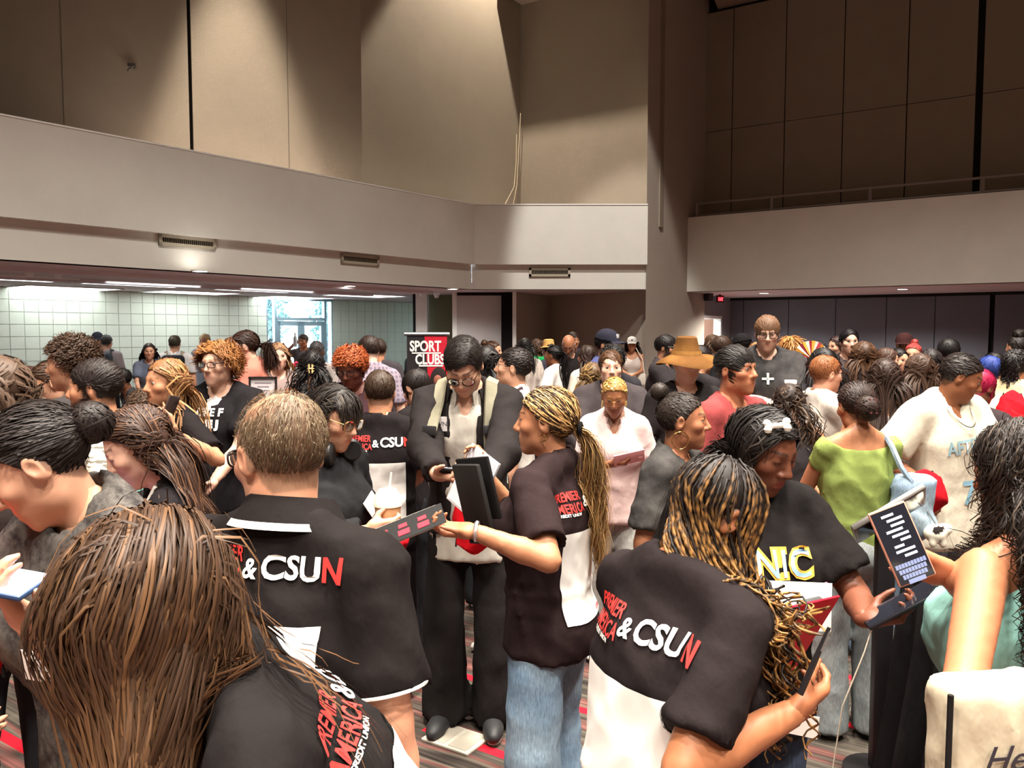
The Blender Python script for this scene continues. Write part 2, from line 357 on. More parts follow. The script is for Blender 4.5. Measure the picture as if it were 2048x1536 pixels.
def head_mesh(o, nb, h):
    """head in its own frame (y forward); nb = neck base in that frame"""
    P = head_prims(o); fem = o['fem']; rn = (.047 if fem else .056) * o['w'] ** .4
    P.append((cone((0, -.020, -.045), nb, rn, rn * 1.10, None), .028))
    lo, hi = A(-.12, -.16, min(-.2, nb[2] - .05)), A(.12, .15, .15)
    lo = np.minimum(lo, nb - .08); hi = np.maximum(hi, nb + .08)
    F = Field(P, h, lo=lo, hi=hi)
    for s in (-1, 1):
        F.cut(ell((s * .033, .103, .007), (.021, .022, .014)), .012)
    F.cut(cone((-.020, .0985, -.0672), (.020, .0985, -.0672), .0042 + .004 * o['mouth'], .0042 + .004 * o['mouth']), .003)
    for s in (-1, 1):
        R = rz(-s * 18) @ rx(-12)
        F.add(ell((s * .0775, -.014, -.008), (.0105, .0215, .0335), R), .008)
        F.cut(ell((s * .0915, -.008, -.004), (.0115, .011, .018), R), .005)
        if h < .0082:                                            # lids over the eyeballs
            c = EYE * A(s, 1, 1); sp = ell(c, np.full(3, EYER + .0022))[0]
            for th, up in ((o['lid'], 1), (-30, -1)):
                t = math.radians(th); n = A(0, -math.sin(t), math.cos(t)) if up == 1 else A(0, math.sin(t), -math.cos(t))
                F.add((lambda X, Y, Z, c=c, n=n, sp=sp: np.maximum(sp(X, Y, Z), -((X - f32(c[0])) * f32(n[0]) + (Y - f32(c[1])) * f32(n[1]) + (Z - f32(c[2])) * f32(n[2]))), c - .02, c + .02), .003)
    V, Q = F.mesh(); x, y, z = np.abs(V[:, 0]), V[:, 1], V[:, 2]
    sk = lin(o['skin']) * .80; hc = lin(o['hc']); C = np.tile(sk, (len(V), 1))
    def paint(m, c, a):
        nonlocal C; m = (np.clip(m, 0, 1) * a)[:, None]; C = C * (1 - m) + np.asarray(c) * m
    fr = np.clip((y - .03) / .03, 0, 1)
    paint(np.exp(-(((x - .045) / .02) ** 2 + ((z + .03) / .022) ** 2)) * fr, sk * A(1.02, .82, .80), .6)
    paint((1.3 - ((x / .0225) ** 2 + ((z + .067) / (.0095 * o['lip'])) ** 2)) * 2 * (y > .075), sk * A(.86, .58, .56) if not o['lipc'] else lin(o['lipc']), .75)
    bz = .0335 - 7 * (x - .036) ** 2
    paint((1.5 - np.abs(z - bz) / .0042) * (x > .012) * (x < .053) * (y > .055), hc * .8, .85 if not fem else .75)
    if h >= .0082:                                              # eyes of the small far heads
        c2 = ((x - .032) / .0165) ** 2 + ((z - .006) / (.0075 if o['lid'] > 0 else .004)) ** 2
        paint((1.4 - c2) * 2 * (y > .05), lin((200, 190, 185)), .7 if o['lid'] > 0 else 0)
        paint((1.4 - (((x - .032) / .009) ** 2 + ((z - .006) / .008) ** 2)) * 2 * (y > .05), lin((30, 20, 16)), .95 if o['lid'] > 0 else 0)
        paint(np.exp(-((z - (.012 if o['lid'] > 0 else .001)) / .005) ** 2) * (np.abs(x - .032) < .017) * (y > .05), lin((26, 18, 15)), .8)
    else:
        t = math.radians(o['lid']); zl = EYE[2] + EYER * math.sin(t) * 1.1
        paint(np.exp(-((z - zl) / .0026) ** 2) * (np.abs(x - EYE[0]) < .0165) * (y > .068), lin((20, 14, 12)), .9)
    if o['beard']:
        m = np.clip((-.028 - z - .35 * (y - .03)) / .02, 0, 1) * np.clip((y + .02) / .02, 0, 1) * np.clip((z + .15) / .02, 0, 1)
        m = np.maximum(m, (z < -.040) * (z > -.058) * (x < .03) * (y > .06)); m *= np.clip(((x / .020) ** 2 + ((z + .067) / .0085) ** 2 - 1) * 3, 0, 1)
        m = np.maximum(m, np.clip((.022 - np.abs(y - .012)) / .01, 0, 1) * (z < .03) * (z > -.06) * (x > .05))
        paint(m, lin(o['beardc'] or o['hc']), o['beard'])
    sc = np.clip((z - zline(y, o['rec'])) / .008, 0, 1) * (x < .083)
    thn = (o['hair'] or {}).get('thin', 0); paint(sc * (1 - thn * np.clip((z - .06) / .03, 0, 1) * (y > -.08)), hc, o['scalp'])
    if o['scalp'] > .5: paint(np.clip((.012 - z) / .03, 0, 1) * sc, sk * .62 + hc * .2, .45)
    return V, Q, C
def hand_prims(W, f, n, side, curl, sc=1.0, thumb=0.5, point=False):
    f = nrm(f); n = nrm(n - f * (n @ f)); t = np.cross(f, n) * side
    R = np.stack([t, f, n], 1); P = [(cone(W, W + f * .02 * sc, .0262 * sc, .027 * sc, n, 1.15), .01)]
    P.append((rbox(W + f * .052 * sc, A(.040, .050, .0145) * sc, R, .013 * sc), .02))
    for i in range(4):
        b = W + (f * (.094, .099, .095, .085)[i] + t * (.030, .0105, -.0095, -.028)[i]) * sc; L = (.070, .078, .073, .057)[i] * sc
        a = 0; d0 = nrm(f + t * (.10, .03, -.04, -.12)[i] * (1 - curl)); c = curl * (1 + .06 * i)
        if point and i == 0: c = .05
        for j in range(3):
            a += math.radians((58, 80, 48)[j]) * c; d = d0 * math.cos(a) + n * math.sin(a); l = L * (.45, .31, .24)[j]
            r0, r1 = ((.0092, .0084), (.0084, .0076), (.0076, .0062))[j]; q = .9 if i == 3 else 1.0
            P.append((cone(b, b + d * l, r0 * sc * q, r1 * sc * q), .0035)); b = b + d * l
    b = W + (f * .022 + t * .026 + n * .004) * sc; d = nrm(f * .55 + t * (.85 - .35 * thumb) + n * (.15 + .75 * thumb))
    P.append((cone(b, b + d * .044 * sc, .0150 * sc, .0112 * sc), .012)); b = b + d * .044 * sc
    d2 = nrm(d * .75 + f * .5 - t * .35 * thumb); P.append((cone(b, b + d2 * .028 * sc, .0105 * sc, .0088 * sc), .004)); b = b + d2 * .028 * sc
    P.append((cone(b, b + nrm(d2 + f * .25) * .022 * sc, .0088 * sc, .0068 * sc), .003))
    return P
ARMS = {  # target (x towards own side), palm faces (x towards own side), curl, pole
    'down': ((.275, .03, .80), (-1, .1, 0), .35, (.5, -.8, 0)), 'phone': ((.055, .33, 1.14), (-.35, -.55, .75), .55, (.8, -.3, -.9)),
    'front': ((.13, .33, 1.06), (-.5, 0, .85), .58, (.8, -.5, -.8)), 'fold': ((-.07, .19, 1.15), (0, -1, 0), .3, (.9, .3, -.6)),
    'strap': ((.13, .17, 1.30), (-.2, -1, .2), .8, (.8, .0, -.9)), 'up': ((.20, .34, 1.38), (-.4, -.8, .3), .6, (.7, 0, -1)),
    'reach': ((.12, .48, 1.05), (-.3, 0, -1), .3, (.6, -.4, -.8)), 'hip': ((.20, .10, 1.02), (-.6, -.6, 0), .5, (1, -.4, 0)), 'back': ((.12, -.16, .95), (0, 1, 0), .4, (1, -.6, 0)), 'chest': ((.03, .24, 1.22), (-.2, -1, .2), .6, (1, .1, -.6)),
    'face': ((.05, .24, 1.52), (-.5, -.8, 0), .7, (.8, .5, -.6))}
DEF = dict(lod=1, skin='tan', hc=(38, 28, 24), fem=False, w=1.0, sw=None, jaw=1.0, nose=1.0, lip=1.0, lipc=None, mouth=0.0, lid=14, beard=0, beardc=None, rec=0.0, scalp=0.0,
           lean=0, side=0, twist=0, hyaw=0, hpitch=5, hroll=0, bust=None, belly=0.0, neckfwd=.25, L='down', R='down', stride=0.0, hair=None, tops=None, legs=None, shoes=((235, 232, 226), (60, 60, 60)),
           gaze=0, hs=1.0, cat='person', group=None, sit=0.0, seed=None, eyes=True)
def ik(S, T, l1, l2, pole):
    d = T - S; D = np.linalg.norm(d); D2 = min(D, (l1 + l2) * .985); d = d / D; T = S + d * D2
    a = (l1 * l1 - l2 * l2 + D2 * D2) / (2 * D2); hgt = math.sqrt(max(l1 * l1 - a * a, 1e-6))
    p = nrm(pole - d * (pole @ d)); return S + d * a + p * hgt, T
PEOPLE = []
def person(label, u, v, Y, yaw, **kw):
    """u, v: picture position of the top of the head; Y: its distance; yaw: 0 looks away from the camera, 90 to its left, 180 at it"""
    o = dict(DEF); o.update(kw); o['skin'] = SKINS.get(o['skin'], o['skin']) if isinstance(o['skin'], str) else o['skin']
    seed = o['seed'] if o['seed'] is not None else len(PEOPLE) * 7 + 3; rg = np.random.default_rng(seed)
    res = RES[o['lod']]; fem = o['fem']; w = o['w']
    hairo = dict(style='short'); hairo.update(o['hair'] or {}); hairo.setdefault('c', o['hc']); o['hc'] = hairo['c']
    if hairo['style'] in ('short', 'curlyshort', 'fade', 'bun', 'pony', 'cornrows'): o['scalp'] = max(o['scalp'], .85)
    top = at_y(u, v, Y); hth = hairo.get('thick', dict(bald=0, fade=.006, short=.016, curlyshort=.028, cornrows=.012).get(hairo['style'], .016)) + o.get('hat', 0)
    # ---- skeleton (unit figure 1.75 m)
    sw = o['sw'] or (.155 if fem else .176) * (.75 + .25 * w); lean, side, tw = o['lean'], o['side'], o['twist']
    R0 = rx(-lean * .25) @ ry(side * .3); R1 = rz(tw * .4) @ rx(-lean * .6) @ ry(side * .6); R2 = rz(tw) @ rx(-lean) @ ry(side)
    P0 = A(0, -.16 * math.sin(math.radians(lean)), .95); Wp = P0 + R1 @ A(0, 0, .12); Cp = Wp + R2 @ A(0, 0, .20); Nb = Cp + R2 @ A(0, -.018, .205)
    Rh = R_head = rz(o['hyaw']) @ rx(-o['hpitch']) @ ry(o['hroll'])
    nd = nrm(R2 @ A(0, o['neckfwd'], 1) * .65 + Rh @ A(0, 0, 1) * .35); NT = Nb + nd * .072; HS = .93 * o['hs']; HC = NT + Rh @ A(0, .020, .088) * HS
    tp = max((HC + Rh @ (A(*p) * HS))[2] for p in ((0, -.017, .116), (0, .04, .10), (0, -.075, .09), (0, -.1, .05), (.05, 0, .095), (-.05, 0, .095)))
    s = top[2] / (tp + hth); o['s'] = s
    if not .86 < s < 1.12: print('HEIGHT', label, round(s * 1.75, 2))
    yr = math.radians(yaw); Rw = rz(yaw); base = top - Rw @ (A(HC[0], HC[1], 0) * s); base[2] = 0
    root = empty('person', base, yaw, label=label, cat=o['cat'], group=o['group'])
    S = lambda p: np.asarray(p) * s
    toloc = lambda p: (Rw.T @ (np.asarray(p) - base)) / s
    # ---- arms
    arms = {}
    for sd, key in ((1, 'R'), (-1, 'L')):
        a = o[key]
        if isinstance(a, str): a = dict(p=a)
        t, pal, curl, pole = ARMS[a.get('p', 'front')]
        T = A(t[0] * sd, t[1], t[2])
        if a.get('p', '') in ('phone', 'fold', 'strap', 'up', 'chest', 'face') or a.get('rel'): T = Cp + R2 @ (T - A(0, 0, 1.27))
        if 't' in a: T = A(*a['t'])
        if 'px' in a: T = toloc(at_y(*a['px']))
        T = T + (rg.normal(size=3) * .012 if 'px' not in a else 0)
        pole = A(*a['pole']) if 'pole' in a else R2 @ A(pole[0] * sd, *pole[1:]); pal = A(*a['palm']) if 'palm' in a else A(pal[0] * sd, *pal[1:])
        if 'wpalm' in a: pal = Rw.T @ A(*a['wpalm'])
        sh = Cp + R2 @ A(sw * sd, -.012, .158); el, wr = ik(sh, T, .285 * (.97 if fem else 1), .245, pole)
        fdir = nrm(wr - el)
        if 'f' in a: fdir = nrm(fdir * .35 + A(*a['f']))
        if 'wf' in a: fdir = nrm(Rw.T @ A(*a['wf']))
        arms[key] = dict(sh=sh, el=el, wr=wr, f=fdir, n=nrm(pal - fdir * (pal @ fdir)), side=sd, curl=a.get('curl', curl), thumb=a.get('thumb', .5), point=a.get('point', False))
    # ---- legs
    st = o['stride']; legs = {}
    for sd, key in ((1, 'R'), (-1, 'L')):
        hip = P0 + R0 @ A(.088 * sd * w ** .5, 0, -.03); an = A((.105 + .01 * rg.normal()) * sd, P0[1] * .5 + .02 * rg.normal() + st * sd, .075)
        kn = (hip + an) * .5 + A(.012 * sd, .022 + abs(st) * .12, .01); legs[key] = (hip, kn, an)
    # ---- skin body: one mesh of body, head and hands
    am = (.88 if fem else 1.0) * w ** .6; lm = w ** .7; shr = .006
    B = [(ell(P0 + R0 @ A(0, .0, -.01), A(.160 * lm, .108 * lm, .125)), 0), (ell(Wp, A(.136 * w, .100 * w, .15), R1), .06), (ell(Cp, A((.150 if fem else .158) * w, .108 * w, .185), R2), .06),
         (cone(Cp + R2 @ A(-sw * .8, -.012, .150), Cp + R2 @ A(sw * .8, -.012, .150), .046, .046), .05), (cone(Nb + R2 @ A(0, -.004, -.05), Nb + nd * .05, .048, .042 if fem else .050), .03)]
    for sd in (-1, 1): B.append((cone(Nb + nd * .03 + R2 @ A(.02 * sd, -.02, 0), Cp + R2 @ A(sw * .85 * sd, -.015, .175), .036, .036), .03))
    B2 = []
    for a in arms.values():
        B2 += [(cone(a['sh'], a['el'], .052 * am, .040 * am), .03), (cone(a['el'], a['el'] * .65 + a['wr'] * .35, .038 * am, .0415 * am), .012), (cone(a['el'] * .65 + a['wr'] * .35, a['wr'], .0405 * am, .0262 * am ** .5), .012)]
        if o['lod'] == 2: B2.append((rbox(a['wr'] + a['f'] * .07, A(.036, .075, .017), np.stack([np.cross(a['f'], a['n']), a['f'], a['n']], 1), .015), .01))
    for hip, kn, an in legs.values():
        B += [(cone(hip, kn, .080 * lm, .055 * lm), .03), (cone(kn, kn * .6 + an * .4, .052 * lm, .054 * lm), .015), (cone(kn * .6 + an * .4, an, .054 * lm, .037), .015), (cone(an, an + A(0, .12, -.045), .036, .028), .02)]
    B = [((lambda X, Y, Z, q=p[0]: q(X, Y, Z) + f32(shr if i < 3 else 0), p[1], p[2]), k) for i, (p, k) in enumerate(B)]
    bust = o['bust'] if o['bust'] is not None else (.9 if fem else 0)
    sk = lin(o['skin']) * .80; parts = []; bare = any(t.get('sleeve') == 'none' or t.get('neck') in ('off', 'scoop') for t in (o['tops'] or [{}])[-1:])
    V, Q = Field(B, .020 if bare and o['lod'] < 2 else res['core']).mesh(); parts.append((V, Q, sk)); V, Q = Field(B2, res['body']).mesh(); parts.append((V, Q, sk))
    nb = Rh.T @ (Nb + R2 @ A(0, .0, -.02) - HC) / HS
    hv, hq, hcol = head_mesh(o, nb, res['head']); parts.append((HC + (hv * HS) @ Rh.T, hq, hcol))
    if o['lod'] < 2:
        for a in arms.values():
            V, Q = Field(hand_prims(a['wr'], a['f'], a['n'], a['side'], a['curl'], .90 if fem else 1.0, a['thumb'], a['point']), res['hand'], .004).mesh()
            parts.append((V, Q, sk * A(1.0, .93, .92)))
    V, Q, C = join(parts)
    body = mesh_np('body', V * s, Q, attr_mat('skin', .5, .35, (60, .06, .004)), root, C)
    if o['lod'] < 2 and o['eyes']:
        for sd in (-1, 1): eyeball(o, HC, Rh, HS, s, sd, root)
    # ---- clothes
    X1, Y1 = A(1, 0, 0), A(0, 1, 0); made = []
    for li, t in enumerate(o['tops'] or [dict()]):
        t = dict(dict(kind='tee', c=BLACK, pat='plain', c2=None, sleeve='short', hem=-.13, loose=0.0, neck='crew', name='shirt', open=0.0), **t)
        g = .013 + .009 * li + t['loose']; hd = P0 + R0 @ A(0, 0, t['hem']); tank = t['sleeve'] == 'none'
        bl = o['belly']; mx = max(.150 * w, .152 * lm) + g
        rh = (.174 * lm + g if t['hem'] < 0 else .140 * w + g, .122 * lm + g + bl * .4)
        rw = (max(.140 * w, .5 * (.140 * w + .155 * lm)) + g + (.006 if not fem else -.002), .106 * w + g + bl)
        rc = ((.156 if fem else .166) * w + g, .112 * w + g + bl * .5)
        T = []
        if t['hem'] < .05: T.append((loft(hd, Wp, rh, rw, R1 @ X1, R1 @ Y1), 0))
        T += [(loft(Wp if t['hem'] < .05 else Wp + R1 @ A(0, 0, t['hem'] - .05), Cp + R2 @ A(0, 0, .02), rw, rc, R2 @ X1, R2 @ Y1), .03), (ell(Cp + R2 @ A(0, -.002, .02), A(rc[0], rc[1], .17), R2), .02)]
        if not tank:
            T.append((cone(Nb + R2 @ A(0, -.010, -.07), Nb + R2 @ A(0, -.012, -.005), .052 + g, .050 + g), .03))
            T.append((cone(Cp + R2 @ A(-sw * .86, -.012, .150), Cp + R2 @ A(sw * .86, -.012, .150), .048 + g, .048 + g), .05))
            for sd in (-1, 1): T.append((cone(Nb + nd * .02 + R2 @ A(.025 * sd, -.02, 0), Cp + R2 @ A(sw * .85 * sd, -.015, .172), .040 + g, .038 + g), .025))
        else:
            for sd in (-1, 1): T.append((cone(Cp + R2 @ A(.085 * sd, .04, .10), Cp + R2 @ A(.075 * sd, -.03, .205), .034, .026), .02)); T.append((cone(Cp + R2 @ A(.075 * sd, -.03, .205), Cp + R2 @ A(.085 * sd, -.07, .08), .026, .034), .02))
        if bust:
            for sd in (-1, 1): T.append((ell(Cp + R2 @ A(.072 * sd * w, .075 * w, -.005), A(.072, .062, .075) * (.75 + .3 * bust) * w ** .7 + g, R2), .05))
        if o['belly']: T.append((ell(Wp + R1 @ A(0, .05, -.02), A(.13 * w, .08 * w + bl, .14) + g, R1), .05))
        if fem and t['hem'] < -.05: T.append((ell(P0 + R0 @ A(0, -.055, -.03), A(.14, .094, .10) * lm + g, R0), .05))
        sleeves = []
        if not tank:
            for a in arms.values():
                fr = dict(short=.80, cap=.42, long=1.0, elbow=1.0)[t['sleeve']]; e = a['sh'] + (a['el'] - a['sh']) * fr
                r0, r1 = .052 * am + g, (.047 if t['sleeve'] != 'cap' else .046) * am + g * 1.4 + (.005 if t['sleeve'] == 'short' else 0)
                if t['sleeve'] in ('short', 'cap'):
                    T.append((ell(a['sh'], np.full(3, r0)), .02)); T.append((loft(a['sh'], e, (r0, r0), (r1, r1), X1 if abs(nrm(e - a['sh'])[0]) < .9 else Y1, Y1), .014)); sleeves.append((a, e, nrm(a['el'] - a['sh']), a['sh'] + (a['el'] - a['sh']) * (fr - .18), r1 - .031))
                else:
                    T += [(cone(a['sh'], a['el'], r0, r1), .018)]
                    fr2 = .93 if t['sleeve'] == 'long' else .25; e2 = a['el'] + (a['wr'] - a['el']) * fr2; r2 = .034 + g if t['sleeve'] == 'long' else r1
                    T.append((loft(a['el'] - nrm(a['wr'] - a['el']) * .02, e2, (r1 * .96, r1 * .96), (r2, r2), X1 if abs(nrm(e2 - a['el'])[0]) < .9 else Y1, Y1), .03))
                    sleeves.append((a, e2, nrm(a['wr'] - a['el']), a['el'] + (a['wr'] - a['el']) * (fr2 - .12), r2 - .024))
        F = Field(T, res['cloth'], .02)
        if o['lod'] < 2: F.wrinkle(t.get('wr', .010 if o['lod'] == 0 else .008), seed + li, (.07, .2))
        for a, e, dn, st0, r in sleeves:
            if o['lod'] == 0: F.cut(cone(st0, e + dn * .05, r, r), .002)
        ncr = dict(crew=.060, v=.060, scoop=.072, off=.08, collar=.058, high=.05)[t['neck']] + (.0 if not fem else -.005) + .004 * li + .10 * (w - 1) * .3
        F.cut(cone(Nb + R2 @ A(0, .012, -.012), Nb + nd * .25, ncr, ncr + .035), .006)
        if t['neck'] == 'v': F.cut(cone(Nb + R2 @ A(0, .09, -.10), Nb + R2 @ A(0, .08, .06), .012, .065), .006)
        if t['neck'] == 'scoop': F.cut(ell(Nb + R2 @ A(0, .085, -.035), (.085, .06, .075), R2), .008)
        if t['neck'] == 'off':
            F.cut(ell(Nb + R2 @ A(0, .0, .01), (.165, .16, .07), R2), .01)
        if t['open']:
            c = Cp + R2 @ A(0, .16, 0); F.cut(rbox(c + R1 @ A(0, 0, -.12), A(t['open'], .14, .42), R2, .02), .006)
            F.cut(cone(Nb + R2 @ A(0, .10, -.16), Nb + R2 @ A(0, .08, .06), t['open'], .085), .006)
        V, Q = F.mesh()
        mat = cloth(t['c'], t['pat'], t['c2']); ob = mesh_np(t['name'], V * s, Q, mat, root); made.append((ob, V * s, Q))
    lg = dict(dict(c=(40, 40, 44), pat='plain', c2=None, fit='straight', name='trousers', length=1.0), **(o['legs'] or {}))
    T = [(ell(P0 + R0 @ A(0, -.004, -.01), A(.166 * lm, .114 * lm, .13)), 0), (loft(P0 + R0 @ A(0, 0, -.02), P0 + R0 @ A(0, 0, .085), (.166 * lm, .114 * lm), (.150 * lm, .106 * lm), X1, Y1), .01)]
    if fem: T.append((ell(P0 + R0 @ A(0, -.055, -.045), A(.135, .088, .10) * lm, R0), .04))
    rk, ra = dict(slim=(.062, .048), straight=(.070, .066), wide=(.086, .108), baggy=(.092, .092), shorts=(.085, .09))[lg['fit']]
    for hip, kn, an in legs.values():
        T.append((cone(hip + A(0, -.005, -.02), kn, .092 * lm, rk * lm), .03))
        if lg['fit'] != 'shorts': T.append((loft(kn + A(0, 0, .03), an + A(0, -.01, -.045), (rk * lm, rk * lm), (ra * lm ** .5, ra * 1.1 * lm ** .5), X1, Y1), .02))
    F = Field(T, res['leg'], .01)
    if o['lod'] < 2: F.wrinkle(.008, seed + 50, (.08, .22), (.5, .5, 1))
    if lg['fit'] == 'shorts': F.plane(A(0, 0, .50), A(0, 0, -1))
    V, Q = F.mesh(); tro = mesh_np(lg['name'], V * s, Q, cloth(lg['c'], lg['pat'], lg['c2']), root)
    for k, (hip, kn, an) in legs.items(): shoe(an, s, o['shoes'], root, k, o['lod'])
    # ---- hair
    I = dict(o=o, root=root, s=s, HC=HC, Rh=Rh, HS=HS, Nb=Nb, R2=R2, Cp=Cp, Wp=Wp, P0=P0, sw=sw, arms=arms, made=made, base=base, Rw=Rw, yaw=yaw, legs=legs, hair=hairo, nd=nd, tro=tro, R1=R1, R0=R0)
    I['head'] = lambda p: (HC + Rh @ (np.asarray(p, float) * HS)) * s                     # head frame -> local
    I['tor'] = lambda p: (Cp + R2 @ np.asarray(p, float)) * s                              # chest frame -> local
    I['world'] = lambda p: base + Rw @ np.asarray(p)
    I['hand'] = lambda k: (base + Rw @ ((arms[k]['wr'] + arms[k]['f'] * .075 * (.9 if fem else 1)) * s), Rw @ arms[k]['f'], Rw @ arms[k]['n'])
    if hairo['style'] != 'bald': make_hair(I, hairo, seed, res)
    PEOPLE.append(I); return I
def eyeball(o, HC, Rh, HS, s, sd, root):
    nu, nv = 14, 10; th = np.linspace(0, math.pi, nv)[:, None]; ph = np.linspace(0, 2 * math.pi, nu, endpoint=False)[None, :]
    d = np.stack([np.sin(th) * np.cos(ph), np.cos(th) + 0 * ph, np.sin(th) * np.sin(ph)], -1).reshape(-1, 3)
    g = rz(o['gaze']) @ rx(-min(o['hpitch'] * .25 + 3, 25)); an = np.degrees(np.arccos(np.clip(d[:, 1], -1, 1)))
    C = np.where((an < 31)[:, None], lin((44, 26, 18)), lin((176, 164, 158))); C[an < 14] = lin((8, 6, 6))
    V = (EYE * A(sd, 1, 1) + (d @ g.T) * EYER); V = (HC + (V * HS) @ Rh.T) * s
    Q = [[i * nu + j, i * nu + (j + 1) % nu, (i + 1) * nu + (j + 1) % nu, (i + 1) * nu + j] for i in range(nv - 1) for j in range(nu)]
    mesh_np('eye', V, np.array(Q), attr_mat('eye', .15, .6), root, C)
def shoe(an, s, cols, root, key, lod):
    yw = rz(-8 if key == 'R' else 8); c = an + A(0, .05, -.075); h = (.015, .022, .028)[lod]
    F = Field([(ell(c + yw @ A(0, .05, .035), A(.046, .115, .045), yw), 0), (ell(c + yw @ A(0, -.055, .045), A(.038, .06, .06), yw), .03)], h); F.plane(c + A(0, 0, .014), A(0, 0, -1))
    V, Q = F.mesh(); ob = mesh_np('shoe', V * s, Q, plain('shoe_%d_%d_%d' % tuple(cols[0]), cols[0], .6), root)
    a = np.linspace(0, 2 * math.pi, 16, endpoint=False); ring = np.stack([.045 * np.cos(a), .128 * np.sin(a) + .012, 0 * a], 1) @ yw.T
    m = MB(); m.quadgrid(np.array([c + ring * .98, c + ring + A(0, 0, .02)]) * s, closev=True); m.poly((c + ring * .98)[::-1] * s); m.poly((c + ring + A(0, 0, .02)) * s)
    m.build('sole', plain('sole_%d' % cols[1][0], cols[1], .7), ob)

# ---------------------------------------------------------------- hair
def tubes(P, r, n=3, flat=1.0):
    """P (m,k,3) strands, r (m,k) -> V, Q"""
    m, k = P.shape[:2]; T = nrm(np.gradient(P, axis=1)); ref = np.zeros_like(T); ref[..., 1] = 1; ref[np.abs(T[..., 1]) > .85] = (1, 0, 0)
    X = nrm(np.cross(T, ref)); Yv = np.cross(T, X); a = np.arange(n) * 2 * math.pi / n
    V = P[:, :, None] + r[..., None, None] * (np.cos(a)[:, None] * X[:, :, None] + flat * np.sin(a)[:, None] * Yv[:, :, None])
    i = np.arange(m * (k - 1)); base = (i // (k - 1)) * k + i % (k - 1); Q = []
    for j in range(n):
        j2 = (j + 1) % n; Q.append(np.stack([base * n + j, base * n + j2, (base + 1) * n + j2, (base + 1) * n + j], 1))
    return V.reshape(-1, 3), np.concatenate(Q)
def ribbons(P, r, rg, O, roll=22):
    m, k = P.shape[:2]; T = nrm(np.gradient(P, axis=1)); X = nrm(np.cross(T, O)); N = np.cross(X, T); a = np.radians(rg.uniform(-roll, roll, (m, 1, 1)))
    Xr = X * np.cos(a) + N * np.sin(a); V = np.stack([P - r[..., None] * Xr, P + r[..., None] * Xr], 2); i = np.arange(m * (k - 1)); b = ((i // (k - 1)) * k + i % (k - 1)) * 2
    On = nrm(N + .35 * np.stack([-Xr, Xr], 2).transpose(2, 0, 1, 3) * np.cos(a)) ; NN = np.stack([On[0], On[1]], 2)
    return V.reshape(-1, 3), np.stack([b, b + 1, b + 3, b + 2], 1), NN.reshape(-1, 3)
